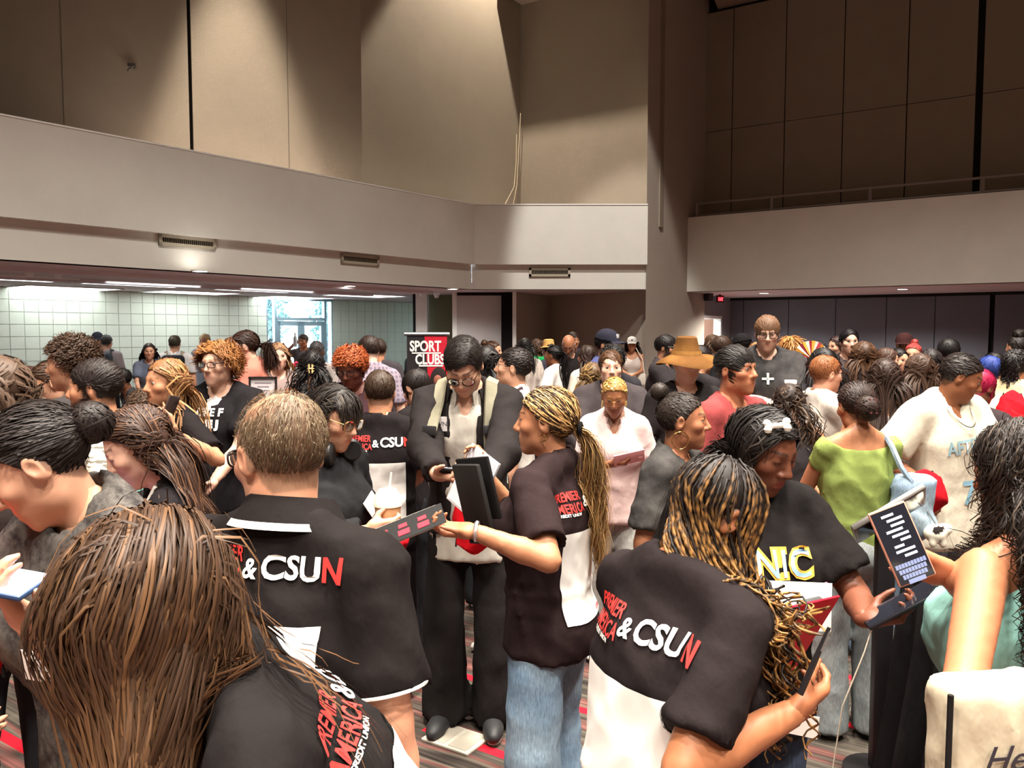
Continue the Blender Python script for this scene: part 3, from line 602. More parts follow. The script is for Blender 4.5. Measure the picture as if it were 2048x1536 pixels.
def make_hair(I, h, seed, res):
    o, Rh, HC, HS, s = I['o'], I['Rh'], I['HC'], I['HS'], I['s']; rg = np.random.default_rng(seed + 9); st = h['style']; fem = o['fem']; lod = o['lod']
    H = dict(dict(L=.45, Lv=.12, part=0.0, curl=0.0, lam=.09, vol=.012, bangs=0, tie=None, c2=None, hl=None, hlf=.0, clump=.22, front=False, grav=.30, n=1.0, r=1.0, flow=None, spread=.03, clear=1.0), **h)
    short = st in ('short', 'curlyshort', 'fade', 'cornrows'); c0 = lin(H['c']); toL = lambda p: HC + (p * HS) @ Rh.T; toH = lambda p: (p - HC) @ Rh / HS
    t = dict(fade=.004, short=.009, curlyshort=.016, cornrows=.009, long=.008, bob=.010, pony=.007, bun=.006, braids=.006).get(st, .008)
    hp = head_prims(o)[:2]; F = Field(hp, max(res['head'] * 1.4, .007), lo=A(-.12, -.16, -.13), hi=A(.12, .15, .17)); F.F -= f32(t)
    zl = zline(F.ax[1], o['rec']).astype(f32); F.F = np.maximum(F.F, (zl[None, :, None] - F.ax[2][None, None, :]) * f32(.8))
    if st == 'fade': F.plane(A(0, 0, .02), A(0, .0, -1))
    V, Q = F.mesh(); x, y, z = V.T; cn = nrm(V - A(0, -.017, .02)); parts = []; norms = []
    cc = c0 * (.75 + .3 * rg.random((len(V), 1)))
    if not H.get('nocap'): parts.append((toL(V), Q, cc))
    ok = np.nonzero((z > zline(y, o['rec']) + .004) & ~((rg.random(len(z)) < H.get('thin', 0)) & (z > .075) & (y > -.07)))[0]
    n = int(res['hn'] * H['n'] * (1.7 if st in ('short', 'curlyshort') else 1) * (.65 if H['curl'] and not short else 1)); k0 = rg.choice(ok, n); R = V[k0] + rg.normal(size=(n, 3)) * .003; nr = cn[k0]; xs, ys, zs = R.T
    sgn = np.where(xs + rg.normal(size=n) * .004 > H['part'], 1.0, -1.0); ref = rg.random(n)
    if st == 'braids' and H.get('flow') == 'crown': d = R - A(.0, -.05, .12)
    elif st in ('long', 'bob', 'braids'): d = np.stack([sgn * 1.0, -.45 + 0 * xs, .25 + 0 * xs], 1)
    elif st in ('pony', 'bun', 'cornrows'): T0 = A(*(H['tie'] or (0, -.115, .03))); d = T0 - R
    else:
        fl = H['flow'] or 'crown'
        if fl == 'crown': d = R - A(.01, -.06, .10)
        elif fl == 'back': d = np.stack([.3 * xs / .07, -1 + 0 * xs, .3 + 0 * xs], 1)
        elif fl == 'side': d = np.stack([np.where(xs > H['part'], 1., -1.), .25 + 0 * xs, .1 + 0 * xs], 1)
        else: d = np.stack([.2 * xs / .07, 1 + 0 * xs, .2 + 0 * xs], 1)
    bang = np.zeros(n, bool)
    if H['bangs']: bang = (ys > .02) & (zs > .045) & (np.abs(xs) < .062); d[bang] = np.stack([.25 * xs[bang] / .05, 1 + 0 * xs[bang], .1 + 0 * xs[bang]], 1)
    d = nrm(d - nr * np.sum(d * nr, 1, keepdims=True)); d = nrm(d + nr * (H.get('lift', .28 if short else .22)) + rg.normal(size=(n, 3)) * (H.get('mess', .14 if short else .06)))
    L = H['L'] * (1 + H['Lv'] * rg.normal(size=n)); L = np.clip(L, .012, None)
    if H['bangs']: L[bang] = H['bangs'] * (1 + .1 * rg.normal(size=bang.sum()))
    if not short: L = np.clip(L - H.get('layer', .25) * H['L'] * rg.random(n) ** 2, .03, None)
    step0 = res['hstep'] if not short else H['L'] / (4, 3, 2)[lod]; K = max(2, int(math.ceil(H['L'] * 1.15 / step0))); stp = (L / K)[:, None]
    p = toL(R); d = d @ Rh.T; down = A(0, 0, -1.0)
    if H.get('wwind'): down = nrm(down + I['Rw'].T @ A(*H['wwind']))
    dh = nrm(down * .45 + (Rh @ A(0, -.18, -1)) * .55)
    # what the hair falls over
    C, N, R2, sw = I['Cp'], I['Nb'], I['R2'], I['sw']; w = o['w']
    body = [ell(toL(A(0, -.017, .03)), A(.0755, .097, .086) * HS, Rh), ell(toL(A(0, .022, -.018)), A(.064, .068, .093) * HS, Rh), cone(N, toL(A(0, -.02, -.05)), .055, .05),
            ell(C, A(.175 * w, .13 * w, .19), R2), cone(C + R2 @ A(-sw * .95, -.012, .155), C + R2 @ A(sw * .95, -.012, .155), .062, .062), ell(I['Wp'], A(.16 * w, .125 * w, .18), I['R1'])]
    if fem:
        for sd in (-1, 1): body.append(ell(C + R2 @ A(.07 * sd, .085, -.005), A(.085, .07, .085), R2))
    for a in I['arms'].values(): body.append(cone(a['sh'], a['el'], .065, .055))
    if short: body = body[:2]
    def dist(q):
        x, y, z = q.T; return np.min([b[0](x, y, z) for b in body], 0)
    off = t * .7 + (H['vol'] if not short else .004) * (ref ** .7 * (.4 + .6 * np.clip(1 - 0 * ref, 0, 1)))
    G = (I['Rw'].T @ (at_y(*H['gather']) - I['base'])) / s if H.get('gather') else None; gj = rg.normal(size=(n, 3)) * H.get('gspread', .03)
    pts = [p.copy()]; tied = st in ('pony', 'bun'); T1 = toL(A(*(H['tie'] or (0, -.115, .03)))) if tied else None; free = np.zeros(n, bool); hsteps = 0
    g = H['grav'] if not short else .10 + .8 * H['L']
    if tied: # the way over the scalp to the tie, then the tail
        m = (5, 4, 3)[lod]; D = T1 - p; tailn = K
        for i in range(1, m + 1):
            q = pts[0] + D * (i / m); dd = dist(q); e = 1e-3
            gr = np.stack([dist(q + A(e, 0, 0)) - dd, dist(q + A(0, e, 0)) - dd, dist(q + A(0, 0, e)) - dd], 1) / e; gr = nrm(gr)
            oo = t * .6 + H['vol'] * .5 * ref * np.sin(math.pi * i / m) ** .5
            q = q + gr * np.maximum(oo - dd, 0)[:, None] * (i < m); q = q + (rg.normal(size=(n, 3)) * .006 if i == m else 0); pts.append(q)
        p = pts[-1].copy(); d = nrm(Rh @ A(*H.get('taildir', (0, -1, .15))) + rg.normal(size=(n, 3)) * .25)
        if st == 'bun': K = 0
    for i in range(K):
        q = toH(p); on = dist(p) < .03
        gg = g * (1.0 if short else (.55 + .45 * min(1, i / 4))); gg = gg if short else 1 - (1 - gg) ** (step0 / .024)
        dv = np.where(((q[:, 2] > -.12) & (np.abs(q) < .17).all(1) & (not H.get('free')) & ~np.full(n, short or tied))[:, None], dh, down); d = nrm(d * (1 - gg) + dv * gg)
        if not short and not tied and H['clear']:
            m = (q[:, 1] > H.get('cleary', .022)) & (np.abs(q[:, 0]) < .14) & (q[:, 2] < H.get('clearz', .06)) & (q[:, 2] > -.16) & ~bang
            d[m] = nrm(d[m] + (np.stack([np.sign(q[m, 0] - H['part'] * .5) * .9, -.75 + 0 * q[m, 0], 0 * q[m, 0]], 1) @ Rh.T) * H['clear'])
        if G is not None:
            hi_ = (p[:, 2] > G[2] + .01) & (q[:, 2] < H.get('gz', .02)); d[hi_] = nrm(d[hi_] * .45 + nrm(G + gj[hi_] - p[hi_]) * .55)
        p = p + d * stp
        dd = dist(p); e = 1e-3
        gr = nrm(np.stack([dist(p + A(e, 0, 0)) - dd, dist(p + A(0, e, 0)) - dd, dist(p + A(0, 0, e)) - dd], 1) / e); offk = t * .7 + (off - t * .7) * (1.0 if short else min(1.0, (i + 1) * step0 / .15)); hit = dd < offk
        hd_ = (q[:, 2] > H.get('stick', -.02)) & ~hit & ~bang if not short else (np.full(n, st == 'short') & ~hit)
        if not tied: p = p - gr * np.where(hd_, np.clip(dd - offk, 0, .02) * .85, 0)[:, None]
        p = p + gr * np.where(hit, offk - dd, 0)[:, None]; dn = np.sum(d * gr, 1, keepdims=True)
        d = np.where((hit | hd_)[:, None], nrm(d - gr * np.where(hd_[:, None], dn, np.minimum(dn, 0))), d); pts.append(p.copy())
    P = np.stack(pts, 1)
    if G is not None:
        kp = np.linalg.norm(P[:, -1, :2] - G[:2], axis=1) < H.get('keep', .13); P = P[kp]; n = len(P); ref = ref[kp]
    K1 = P.shape[1]; tt = np.linspace(0, 1, K1)
    if not short and st != 'braids' and n > 40:
        nl = max(12, n // 14); ld = rg.choice(n, nl, replace=False); cl = np.argmin(((P[:, None, min(2, K1 - 1)] - P[ld][None, :, min(2, K1 - 1)]) ** 2).sum(-1) + 0, 1)
        P = P + (H['clump'] * tt ** .8)[None, :, None] * (P[ld][cl] - P)
        ph = rg.uniform(0, 6.28, nl)[cl] + rg.normal(size=n) * .35
    else: ph = rg.uniform(0, 6.28, n)
    if H['curl']:
        Tn = nrm(np.gradient(P, axis=1)); ref3 = nrm(rg.normal(size=(n, 1, 3))); a = nrm(np.cross(Tn, ref3)); b = np.cross(Tn, a)
        # finer sampling so that the coils show
        f = 1 if lod == 2 else 2
        if f > 1 and K1 > 2:
            ti = np.linspace(0, K1 - 1, (K1 - 1) * f + 1); i0 = np.clip(ti.astype(int), 0, K1 - 2); fr = (ti - i0)[None, :, None]
            P, a, b = [q[:, i0] * (1 - fr) + q[:, i0 + 1] * fr for q in (P, a, b)]; tt = np.linspace(0, 1, len(ti)); K1 = len(ti)
        s_ = np.concatenate([np.zeros((n, 1)), np.cumsum(np.linalg.norm(np.diff(P, axis=1), axis=2), 1)], 1); an = ph[:, None] + s_ * 2 * math.pi / H['lam'] * (1 + .15 * rg.normal(size=(n, 1)))
        am = H['curl'] * np.clip(tt * (3 if short else 1.6), 0, 1)[None, :] * (.6 + .8 * rg.random((n, 1)))
        P = P + am[..., None] * (np.cos(an)[..., None] * a + np.sin(an)[..., None] * b)
    r = res['hr'] * H['r'] * (.7 + .6 * rg.random((n, 1))) * (1 - .6 * tt ** 3)[None, :] * (1.0 if not short else .62)
    Cs = c0 * (1 + H.get('var', .24) * (rg.random((n, 1)) - .5))
    if H['hl'] is not None: mm = rg.random(n) < H['hlf']; Cs[mm] = lin(H['hl']) * (.8 + .4 * rg.random((mm.sum(), 1)))
    Cp = np.repeat(Cs[:, None], K1, 1)
    if H['c2'] is not None: q = np.clip((tt - .25) / .6, 0, 1)[None, :, None] * (.5 + .5 * rg.random((n, 1, 1))); Cp = Cp * (1 - q) + lin(H['c2']) * (.75 + .5 * rg.random((n, 1, 1))) * q
    sides = 3
    if st == 'braids':
        ti = np.linspace(0, K1 - 1, (K1 - 1) * 4 + 1); i0 = np.clip(ti.astype(int), 0, K1 - 2); fr = (ti - i0)[None, :, None]; P = P[:, i0] * (1 - fr) + P[:, i0 + 1] * fr
        K1 = len(ti); tt = np.linspace(0, 1, K1); zz = np.arange(K1); sides = 5
        r = .0052 * H['r'] * (1 - .45 * tt ** 3)[None, :] * (1 + .22 * np.cos(zz * math.pi)[None, :]) * (.85 + .3 * rg.random((n, 1)))
        gold = rg.random((n, 1, 1)) < .8; alt = (.5 + .5 * np.sin(zz * 1.9)[None, :, None] * rg.choice([-1, 1], (n, 1, 1))) * np.clip((tt - .08) * 4, 0, 1)[None, :, None]
        Cp = c0 * (.8 + .4 * rg.random((n, K1, 1))) * (1 - alt * gold) + lin(H['c2']) * alt * gold
        if H.get('coil'):
            q = np.clip((tt - .72) / .1, 0, 1)[None, :, None]; an = zz[None, :] * .95 + rg.uniform(0, 6, (n, 1)); P = P + q * .014 * np.stack([np.cos(an), np.sin(an), 0 * an], -1)
    if st == 'braids': V, Q = tubes(P, r, sides)
    else:
        hz = (P[..., 2] - HC[2]); ctr = np.empty_like(P); ctr[...] = HC; low = hz < -.05; ctr[..., 2] = np.where(low, P[..., 2], ctr[..., 2]); back = I['R2'] @ A(0, .02, 0); ctr[low] += back
        O = nrm(P - ctr + A(0, 0, 1e-4)); V, Q, NN = ribbons(P, r, rg, O); sides = 2; norms.append((sum(len(q[0]) for q in parts), NN))
    parts.append((V, Q, np.repeat(Cp.reshape(-1, 3), sides, 0)))
    if st == 'bun':
        b = T1 + Rh @ A(*H.get('bunoff', (0, -.02, .02))); m = int(n * .35); rad = H.get('bunr', .042); u1 = nrm(rg.normal(size=(m, 3))); u2 = nrm(np.cross(u1, rg.normal(size=(m, 3)))); kk = 8
        an = np.linspace(0, 2.6, kk)[None, :, None]; Pb = b + rad * (.75 + .3 * rg.random((m, 1, 1))) * (np.cos(an) * u1[:, None] + np.sin(an) * u2[:, None])
        V, Q, NN = ribbons(Pb, np.full((m, kk), res['hr'] * 1.3), rg, nrm(Pb - b)); norms.append((sum(len(q[0]) for q in parts), NN)); parts.append((V, Q, np.repeat(np.repeat(Cs[:m, None], kk, 1).reshape(-1, 3), 2, 0)))
        V, Q = Field([(ell(b, np.full(3, rad * .86)), 0)], max(.006, res['head'])).mesh(); parts.append((V, Q, c0))
    V, Q, Cc = join(parts)
    I['hairobj'] = ho = mesh_np('hair', V * s, Q, attr_mat('hair', .5, .25), I['root'], Cc)
    if norms:
        VN = np.zeros((len(V), 3), f32)
        for o0, NN in norms: VN[o0:o0 + len(NN)] = NN
        ho.data.normals_split_custom_set_from_vertices(VN.tolist())
# ---------------------------------------------------------------- prints, things worn and things held
def bvh_of(I, layer):
    ob, V, Q = I['made'][layer]
    if not hasattr(Q, 'tolist'): Q = np.concatenate(Q)
    k = ('bvh', ob.name)
    if k not in MATS: MATS[k] = BVHTree.FromPolygons(V.tolist(), Q.tolist())
    return MATS[k]
def wrap(I, layer, pts, back=True, off=.005):
    """pts (n,2) in metres on the chest plane (x to the reader's right, z up from the chest centre) laid on the garment"""
    b = bvh_of(I, layer); s = I['s']; out = []; sg = -1 if back else 1; dr = Vector((I['R2'] @ A(0, -sg, 0)).tolist())
    for a, z in pts:
        p = I['tor'](A((a if back else -a) / s, sg * .45, z / s)); h = b.ray_cast(Vector(p.tolist()), dr, 1.0)
        if h[0] is None: out.append(I['tor'](A((a if back else -a) / s, sg * .12, z / s)))
        else: n = h[1] if h[1].dot(dr) < 0 else -h[1]; out.append(np.array(h[0] + n * off))
    return np.array(out)
def print_text(I, txt, size, x, z, c, back=True, layer=-1, bold=.0, wid=1.0, rot=0, name='print', space=1.0, emit=0):
    o = text_mesh(txt, size, plain('print_%d_%d_%d' % tuple(c), c, .7), I['made'][layer][0], name, 0, bold, space=space)
    me = o.data; bm = bmesh.new(); bm.from_mesh(me)
    bmesh.ops.triangulate(bm, faces=bm.faces[:]); bm.to_mesh(me); bm.free()
    n = len(me.vertices); co = np.zeros(n * 3); me.vertices.foreach_get('co', co); co = co.reshape(-1, 3)[:, :2] * A(wid, 1); r = math.radians(rot); co = co @ np.array([[math.cos(r), math.sin(r)], [-math.sin(r), math.cos(r)]])
    V = wrap(I, layer, co + A(x, z), back); me.vertices.foreach_set('co', V.astype(f32).ravel()); me.update(); return o
def print_panel(I, x, z, w, h, c, back=True, layer=-1, name='print_panel', n=14, off=.0045, shape=None):
    gx, gz = np.meshgrid(np.linspace(-w / 2, w / 2, n), np.linspace(-h / 2, h / 2, n)); P = np.stack([gx.ravel() + x, gz.ravel() + z], 1)
    V = wrap(I, layer, P, back, off); i, j = np.meshgrid(np.arange(n - 1), np.arange(n - 1)); k = (j * n + i).ravel(); Q = np.stack([k, k + 1, k + n + 1, k + n], 1)
    return mesh_np(name, V, Q, plain('print_%d_%d_%d' % tuple(c), c, .7), I['made'][layer][0])
def union_print(I, sc=1.0, layer=-1, panel=True, foot=True, dz=0.0):
    """the red and white lettering and the white printed field on the back of the staff shirts"""
    R_, W_ = (226, 52, 48), (238, 234, 228); z0 = .10 * sc + dz
    print_text(I, 'PREMIER', .040 * sc, -.088 * sc, z0 + .004, R_, bold=.0006, wid=.72, name='print_red'); print_text(I, 'AMERICA', .040 * sc, -.088 * sc, z0 - .032 * sc, R_, bold=.0006, wid=.72, name='print_red')
    print_text(I, 'CREDIT UNION', .012 * sc, -.092 * sc, z0 - .043 * sc, W_, bold=.0004, name='print_white')
    print_text(I, '&', .046 * sc, -.012 * sc, z0 - .020 * sc, W_, bold=.001, name='print_white'); print_text(I, 'CSU', .060 * sc, .062 * sc, z0 - .020 * sc, W_, bold=.0016, wid=.95, name='print_white'); print_text(I, 'N', .060 * sc, .138 * sc, z0 - .020 * sc, R_, bold=.0016, name='print_red')
    if panel:
        print_panel(I, .0, -.145 * sc + dz, .25 * sc, .30 * sc, (232, 230, 226), n=44, name='print_field')
        if foot: print_text(I, '/CSUN', .020 * sc, .075 * sc, -.288 * sc + dz, (206, 60, 62), bold=.0006, name='print_red')
def name_tag(I, x, z, txt='', layer=-1, rot=0, w=.085, h=.055, back=False, txt2=''):
    """flat sticker on the chest"""
    c, px_, pz_ = wrap(I, layer, [(x, z), (x + .03, z), (x, z + .03)], back, .006); ob = I['made'][layer][0]
    ex = nrm(px_ - c); ez = nrm(pz_ - c - ex * ((pz_ - c) @ ex)); n = np.cross(ex, ez)
    if abs(n @ (I['R2'] @ A(0, 1, 0))) < .5: ex, ez = I['R2'] @ A(-1, 0, 0), I['R2'] @ A(0, 0, 1); n = np.cross(ex, ez)
    r = math.radians(rot); ex, ez = ex * math.cos(r) + ez * math.sin(r), ez * math.cos(r) - ex * math.sin(r); R = np.stack([ex, ez, n], 1)
    m = MB(); m.box(c, (w / 2, h / 2, .0012), R); o = m.build('name_tag', plain('tag_white', (226, 224, 222), .7), ob)
    for t_, sz, dx, dz in ((txt, .026, 0, -.008), (txt2, .014, .028, -.022)):
        if not t_: continue
        t = text_mesh(t_, sz, plain('pen_ink', (60, 58, 66), .7), o, 'handwriting', .0002)
        for v in t.data.vertices: v.co = Vector((c + R @ A(v.co.x + dx, v.co.y + dz, .002)).tolist())
    return o
def glasses(I, c=(30, 28, 30), shape='round', r=.0215, metal=False, drop=0.0, lens=True):
    mt = plain('glasses_%d_%d' % (c[0], int(metal)), c, .25, .9 if metal else 0.0); m = MB(); y0 = .107; z0 = .004 - drop; t = .0012 if metal else .0022
    k = 18; an = np.linspace(0, 2 * math.pi, k, endpoint=False)
    for sd in (-1, 1):
        ex = 1.18 if shape != 'round' else 1.05; e = .75 if shape == 'rect' else .92
        P = np.stack([sd * .033 + r * ex * np.sign(np.cos(an)) * np.abs(np.cos(an)) ** (.7 if shape == 'rect' else 1), y0 - 3.2 * (np.abs(sd * .033 + r * np.cos(an)) - .01) ** 2, z0 + r * e * np.sign(np.sin(an)) * np.abs(np.sin(an)) ** (.7 if shape == 'rect' else 1)], 1)
        m.tube([I['head'](p) for p in P], t * I['s'], 6, close=True)
        m.tube([I['head'](p) for p in ((sd * .058, y0 - .010, z0 + .008), (sd * .072, .06, z0 + .008), (sd * .0785, .0, z0 + .006), (sd * .079, -.015, z0 - .008))], t * I['s'], 6)
    m.tube([I['head'](p) for p in ((-.011, y0 + .001, z0 + .006), (0, y0 + .003, z0 + .009), (.011, y0 + .001, z0 + .006))], t * I['s'], 6)
    g = m.build('glasses', mt, I['root'], True)
    if lens:
        m = MB()
        for sd in (-1, 1):
            P = np.stack([sd * .033 + r * np.cos(an), y0 - 3.2 * (np.abs(sd * .033 + r * np.cos(an)) - .01) ** 2, z0 + r * .86 * np.sin(an)], 1); m.poly([I['head'](p) for p in P])
        m.build('lenses', plain('lens_glass', (250, 250, 255), .03, 0, .5, trans=1.0), g)
    return g
def hoop(I, sd, r=.028, c=(214, 180, 110)):
    an = np.linspace(0, 2 * math.pi, 20, endpoint=False); p0 = I['head'](A(sd * .081, -.008, -.042)); P = p0 + np.stack([0 * an, r * np.sin(an), -r + r * np.cos(an)], 1) @ (I['Rh'] @ rz(20 * sd)).T * A(1, 1, 1)
    m = MB(); m.tube(P, .0016, 6, close=True); return m.build('hoop_earring', plain('earring_gold', c, .2, 1.0), I['root'], True)
def cap(I, c, brim=None, txt=None, tc=(240, 238, 235), txt2=None):
    o = I['o']; F = Field([(p, k) for p, k in head_prims(o)[:2]], .0065, lo=A(-.13, -.17, -.1), hi=A(.13, .24, .19)); F.F -= f32(.017); F.plane(A(0, 0, .038), A(0, -.12, -1)); F.add(ell((0, -.012, .075), (.079, .094, .066)), .02)
    V, Q = F.mesh(); T = lambda V: np.array([I['head'](p) for p in V]); q = mesh_np('cap', T(V), Q, cloth(c), I['root'])
    a = np.linspace(-1.15, 1.15, 13); i_ = np.stack([.083 * np.sin(a), .083 * np.cos(a) - .004, .040 + 0 * a], 1); o_ = np.stack([.082 * np.sin(a), .02 + .148 * np.cos(a) ** .75, .036 - .014 * np.abs(a) ** 2], 1); m = MB()
    m.quadgrid(np.array([T(i_), T((i_ + o_) / 2 + A(0, 0, .004)), T(o_), T(o_ - A(0, 0, .006)), T(i_ - A(0, 0, .006))])); m.build('visor', cloth(brim or c), q, True)
    if txt:
        t = text_mesh(txt, .05, plain('cap_mark_%d' % tc[0], tc, .7), q, 'emblem', .001, .002); me = t.data
        for v in me.vertices: x, z = v.co.x, v.co.y; ang = x / .09; v.co = I['head'](A(-.093 * math.sin(ang), .088 * math.cos(ang) + .006 - .22 * max(z - .01, 0), .07 + z * .9))
    return q
def held_phone(label, pos, up, nrm_, case=(40, 40, 44), on=True, sc=1.0, name='phone', chat=False, glow=0):
    """up: long axis; nrm_: direction the screen faces"""
    up = nrm(up); n = nrm(nrm_ - up * (np.asarray(nrm_) @ up)); x = np.cross(n, up); R = np.stack([x, n, up], 1)   # local y = screen normal
    r = empty(name, pos, label=label, cat='phone'); r.rotation_mode = 'QUATERNION'; r.rotation_quaternion = Matrix(R.tolist()).to_quaternion()
    w, h, t = .036 * sc, .075 * sc, .0045; m = MB(); m.box((0, 0, 0), (w, t, h), bev=.0035); m.build('case', plain('case_%d_%d_%d' % tuple(case), case, .4), r, True)
    m = MB(); m.box((0, t, 0), (w - .003, .0006, h - .003)); sc_ = m.build('screen', plain('screen_bright', (150, 140, 255), .1, emit=glow) if glow else plain('screen_chat' if chat else 'screen_lit' if on else 'screen_off', (24, 26, 34) if chat or not on else (190, 205, 240), .1, emit=0 if not on else (.5 if chat else .8)), r)
    m = MB(); m.box((w * .45, -t, h * .72), (.012, .0015, .012), bev=.001); m.build('camera_bump', plain('case_%d_%d_%d' % tuple(case), case, .4), r, True)
    if chat:
        ms = plain('screen_white', (225, 230, 240), .3, emit=1.0); mk = plain('screen_key', (110, 120, 150), .3, emit=.7); rg = random.Random(3)
        m = MB()
        for i in range(9):
            z = h * .80 - i * h * .135; ww = w * (.25 + .3 * rg.random()); m.box((-w * .55 + ww if i % 3 else w * .3 - ww * .5, t + .001, z), (ww, .0003, .0022))
        m.build('messages', ms, sc_)
        m = MB()
        for j in range(3):
            for i in range(10 - j): m.box((-w * .82 + (i + .5 + j * .5) * w * .164, t + .001, -h * .50 - j * .0105), (w * .068, .0003, .004))
        m.box((0, t + .001, -h * .50 - .0315), (w * .45, .0003, .004)); m.build('keyboard', mk, sc_)
    return r
def sheet(label, pos, up, n, w, h, c, th=.004, name='paper', cat='paper', bev=.0, rough=.6):
    up = nrm(up); n = nrm(np.asarray(n) - up * (np.asarray(n) @ up)); x = np.cross(n, up); R = np.stack([x, n, up], 1); r = empty(name, pos, label=label, cat=cat); r.rotation_mode = 'QUATERNION'; r.rotation_quaternion = Matrix(R.tolist()).to_quaternion()
    m = MB(); m.box((0, 0, 0), (w / 2, th / 2, h / 2), bev=bev); m.build('sheet' if name == 'paper' else 'board', plain('sheet_%d_%d_%d' % tuple(c), c, rough), r, bev > 0); return r
def collar(I, c, r=.062, h=.045, layer=-1, stripe=None, openf=.35, name='collar', drop=.0, flare=.022, up=.03, pat='plain'):
    """folded shirt collar round the neck, open at the front"""
    Nb, R2, s = I['Nb'], I['R2'], I['s']; an = np.linspace(-math.pi + openf, math.pi - openf, 33)       # 0 = back
    def ring(rr, z): return np.array([(Nb + R2 @ A(rr * 1.06 * math.sin(a), -rr * .95 * math.cos(a) + .012 + .012 * abs(a / math.pi) ** 2, z - .035 * (abs(a) / math.pi) ** 2 - drop)) * s for a in an])
    m = MB(); rings = [ring(r - .004, up - .045), ring(r - .004, up), ring(r + .001, up + .006), ring(r + .006, up), ring(r + flare * .7, up - h * .7), ring(r + flare, up - h), ring(r + flare - .004, up - h + .001)]
    m.quadgrid(np.array(rings)); q = m.build(name, cloth(c, pat), I['made'][layer][0], True)
    if stripe:
        m = MB(); m.quadgrid(np.array([ring(r + flare * .78 + .003, up - h * .74), ring(r + flare + .003, up - h * .97)])); m.build('stripe', plain('collar_stripe', stripe, .8), q, True)
    return q
def strap(I, pts, w, c, layer, name='strap', parent=None, off=.006, pat='plain'):
    """ribbon over the garment; pts in chest frame (x, y, z)"""
    P = snap(I, np.array([I['tor'](A(*p)) for p in pts]), [p[0] for p in pts], .002); T = nrm(np.gradient(P, axis=0)); nn = nrm(P - I['tor'](A(0, 0, 0))); x = nrm(np.cross(T, nn)); m = MB()
    m.quadgrid(np.array([P - x * w / 2, P - x * w / 2 + nn * off, P + x * w / 2 + nn * off, P + x * w / 2]), closeu=True); return m.build(name, cloth(c, pat), parent or I['root'], True)
def snap(I, P, xs, off=.004):
    b = bvh_of(I, -1); out = []
    for p, x in zip(P, xs):
        a = I['tor'](A(x, 0, .04)); d = nrm(p - a); h = b.ray_cast(Vector((a + d * .6).tolist()), Vector((-d).tolist()), .6); out.append(np.array(h[0]) + d * off if h[0] is not None and np.linalg.norm(np.array(h[0]) - p) < .12 else p)
    return np.array(out)
def strap_path(I, sd, xo=.11, g=.012, w=1.0):
    D = .125 * I['o']['w'] + g; return [(sd * xo, D * .9, -.16), (sd * xo, D, -.05), (sd * xo, D * .93, .07), (sd * xo, .075, .155), (sd * xo, .02, .206 + g), (sd * xo, -.05, .200 + g), (sd * xo, -D * .92, .11), (sd * xo, -D, 0)]
def backpack(I, c, label, c2=(120, 118, 108), w=.15, xo=.105):
    r = empty('backpack', I['world'](I['tor'](A(0, 0, 0))), I['yaw'], label=label, cat='backpack'); org = I['tor'](A(0, 0, 0)); T = lambda p: I['tor'](p) - org
    D = -.125 * I['o']['w'] - .085; F = Field([(rbox(A(0, D, -.02), A(w, .075, .22), np.eye(3), .06), 0), (rbox(A(0, D - .06, -.10), A(w * .8, .05, .12), np.eye(3), .04), .02)], .016); V, Q = F.mesh()
    mesh_np('pack', np.array([T(v) for v in V]), Q, cloth(c), r)
    for sd in (-1, 1):
        I2 = dict(I); I2['tor'] = T; pp = strap_path(I, sd, xo, .026); P = snap(I, np.array([I['tor'](A(*p)) for p in pp]), [p[0] for p in pp]) - org; tt = nrm(np.gradient(P, axis=0)); nn = nrm(P - T(A(0, 0, .02))); x = nrm(np.cross(tt, nn)); m = MB(); ww = .052
        m.quadgrid(np.array([P - x * ww / 2, P - x * ww / 2 + nn * .012, P + x * ww / 2 + nn * .012, P + x * ww / 2]), closeu=True); st = m.build('strap', cloth(c2), r, True)
        m = MB(); k = 2; m.box(P[k] + nn[k] * .012, (.03, .008, .02), np.stack([x[k], nn[k], tt[k]], 1), bev=.004); m.build('buckle', plain('buckle_dark', (40, 40, 42), .5), st, True)
    return r
def wristband(I, k, c, name='watch', metal=False, r=.030):
    a = I['arms'][k]; p = a['wr'] - a['f'] * .012; x = nrm(np.cross(a['f'], a['n'])); an = np.linspace(0, 2 * math.pi, 16, endpoint=False)[:, None]; m = MB(); m.tube((p + r * np.cos(an) * x + r * .85 * np.sin(an) * a['n']) * I['s'], .006, 6, close=True)
    o = m.build(name, plain('band_%d_%d' % (c[0], c[2]), c, .35, .9 if metal else 0), I['root'], True)
    if name == 'watch': m = MB(); m.box((p - a['n'] * r * .92) * I['s'], (.015, .017, .006), np.stack([x, a['f'], a['n']], 1), bev=.003); m.build('watch_face', plain('watch_face', (20, 20, 24), .2), o, True)
def claw_clip(I, p, c, sc=1.0):
    m = MB()
    for sd in (-1, 1):
        pts = [I['head'](A(*p) + A(sd * .012, -.004, dz) * sc) for dz in (.035, .015, -.01, -.035)]; m.tube(pts, .005 * sc, 6)
        for dz in (.02, 0, -.02): m.tube([I['head'](A(*p) + A(sd * .012, -.004, dz) * sc), I['head'](A(*p) + A(sd * .03, .012, dz) * sc)], .004 * sc, 5)
    m.tube([I['head'](A(*p) + A(-.012, -.006, 0) * sc), I['head'](A(*p) + A(.012, -.006, 0) * sc)], .006 * sc, 6); return m.build('claw_clip', plain('clip_%d_%d' % (c[0], c[2]), c, .3), I['root'], True)
def hair_tie(I, p, c=(20, 18, 18), r=.022):
    an = np.linspace(0, 2 * math.pi, 14, endpoint=False); m = MB(); m.tube([I['head'](A(*p) + A(r * math.cos(a), -.012, r * math.sin(a))) for a in an], .008, 6, close=True); m.build('hair_tie', cloth(c), I['root'], True)
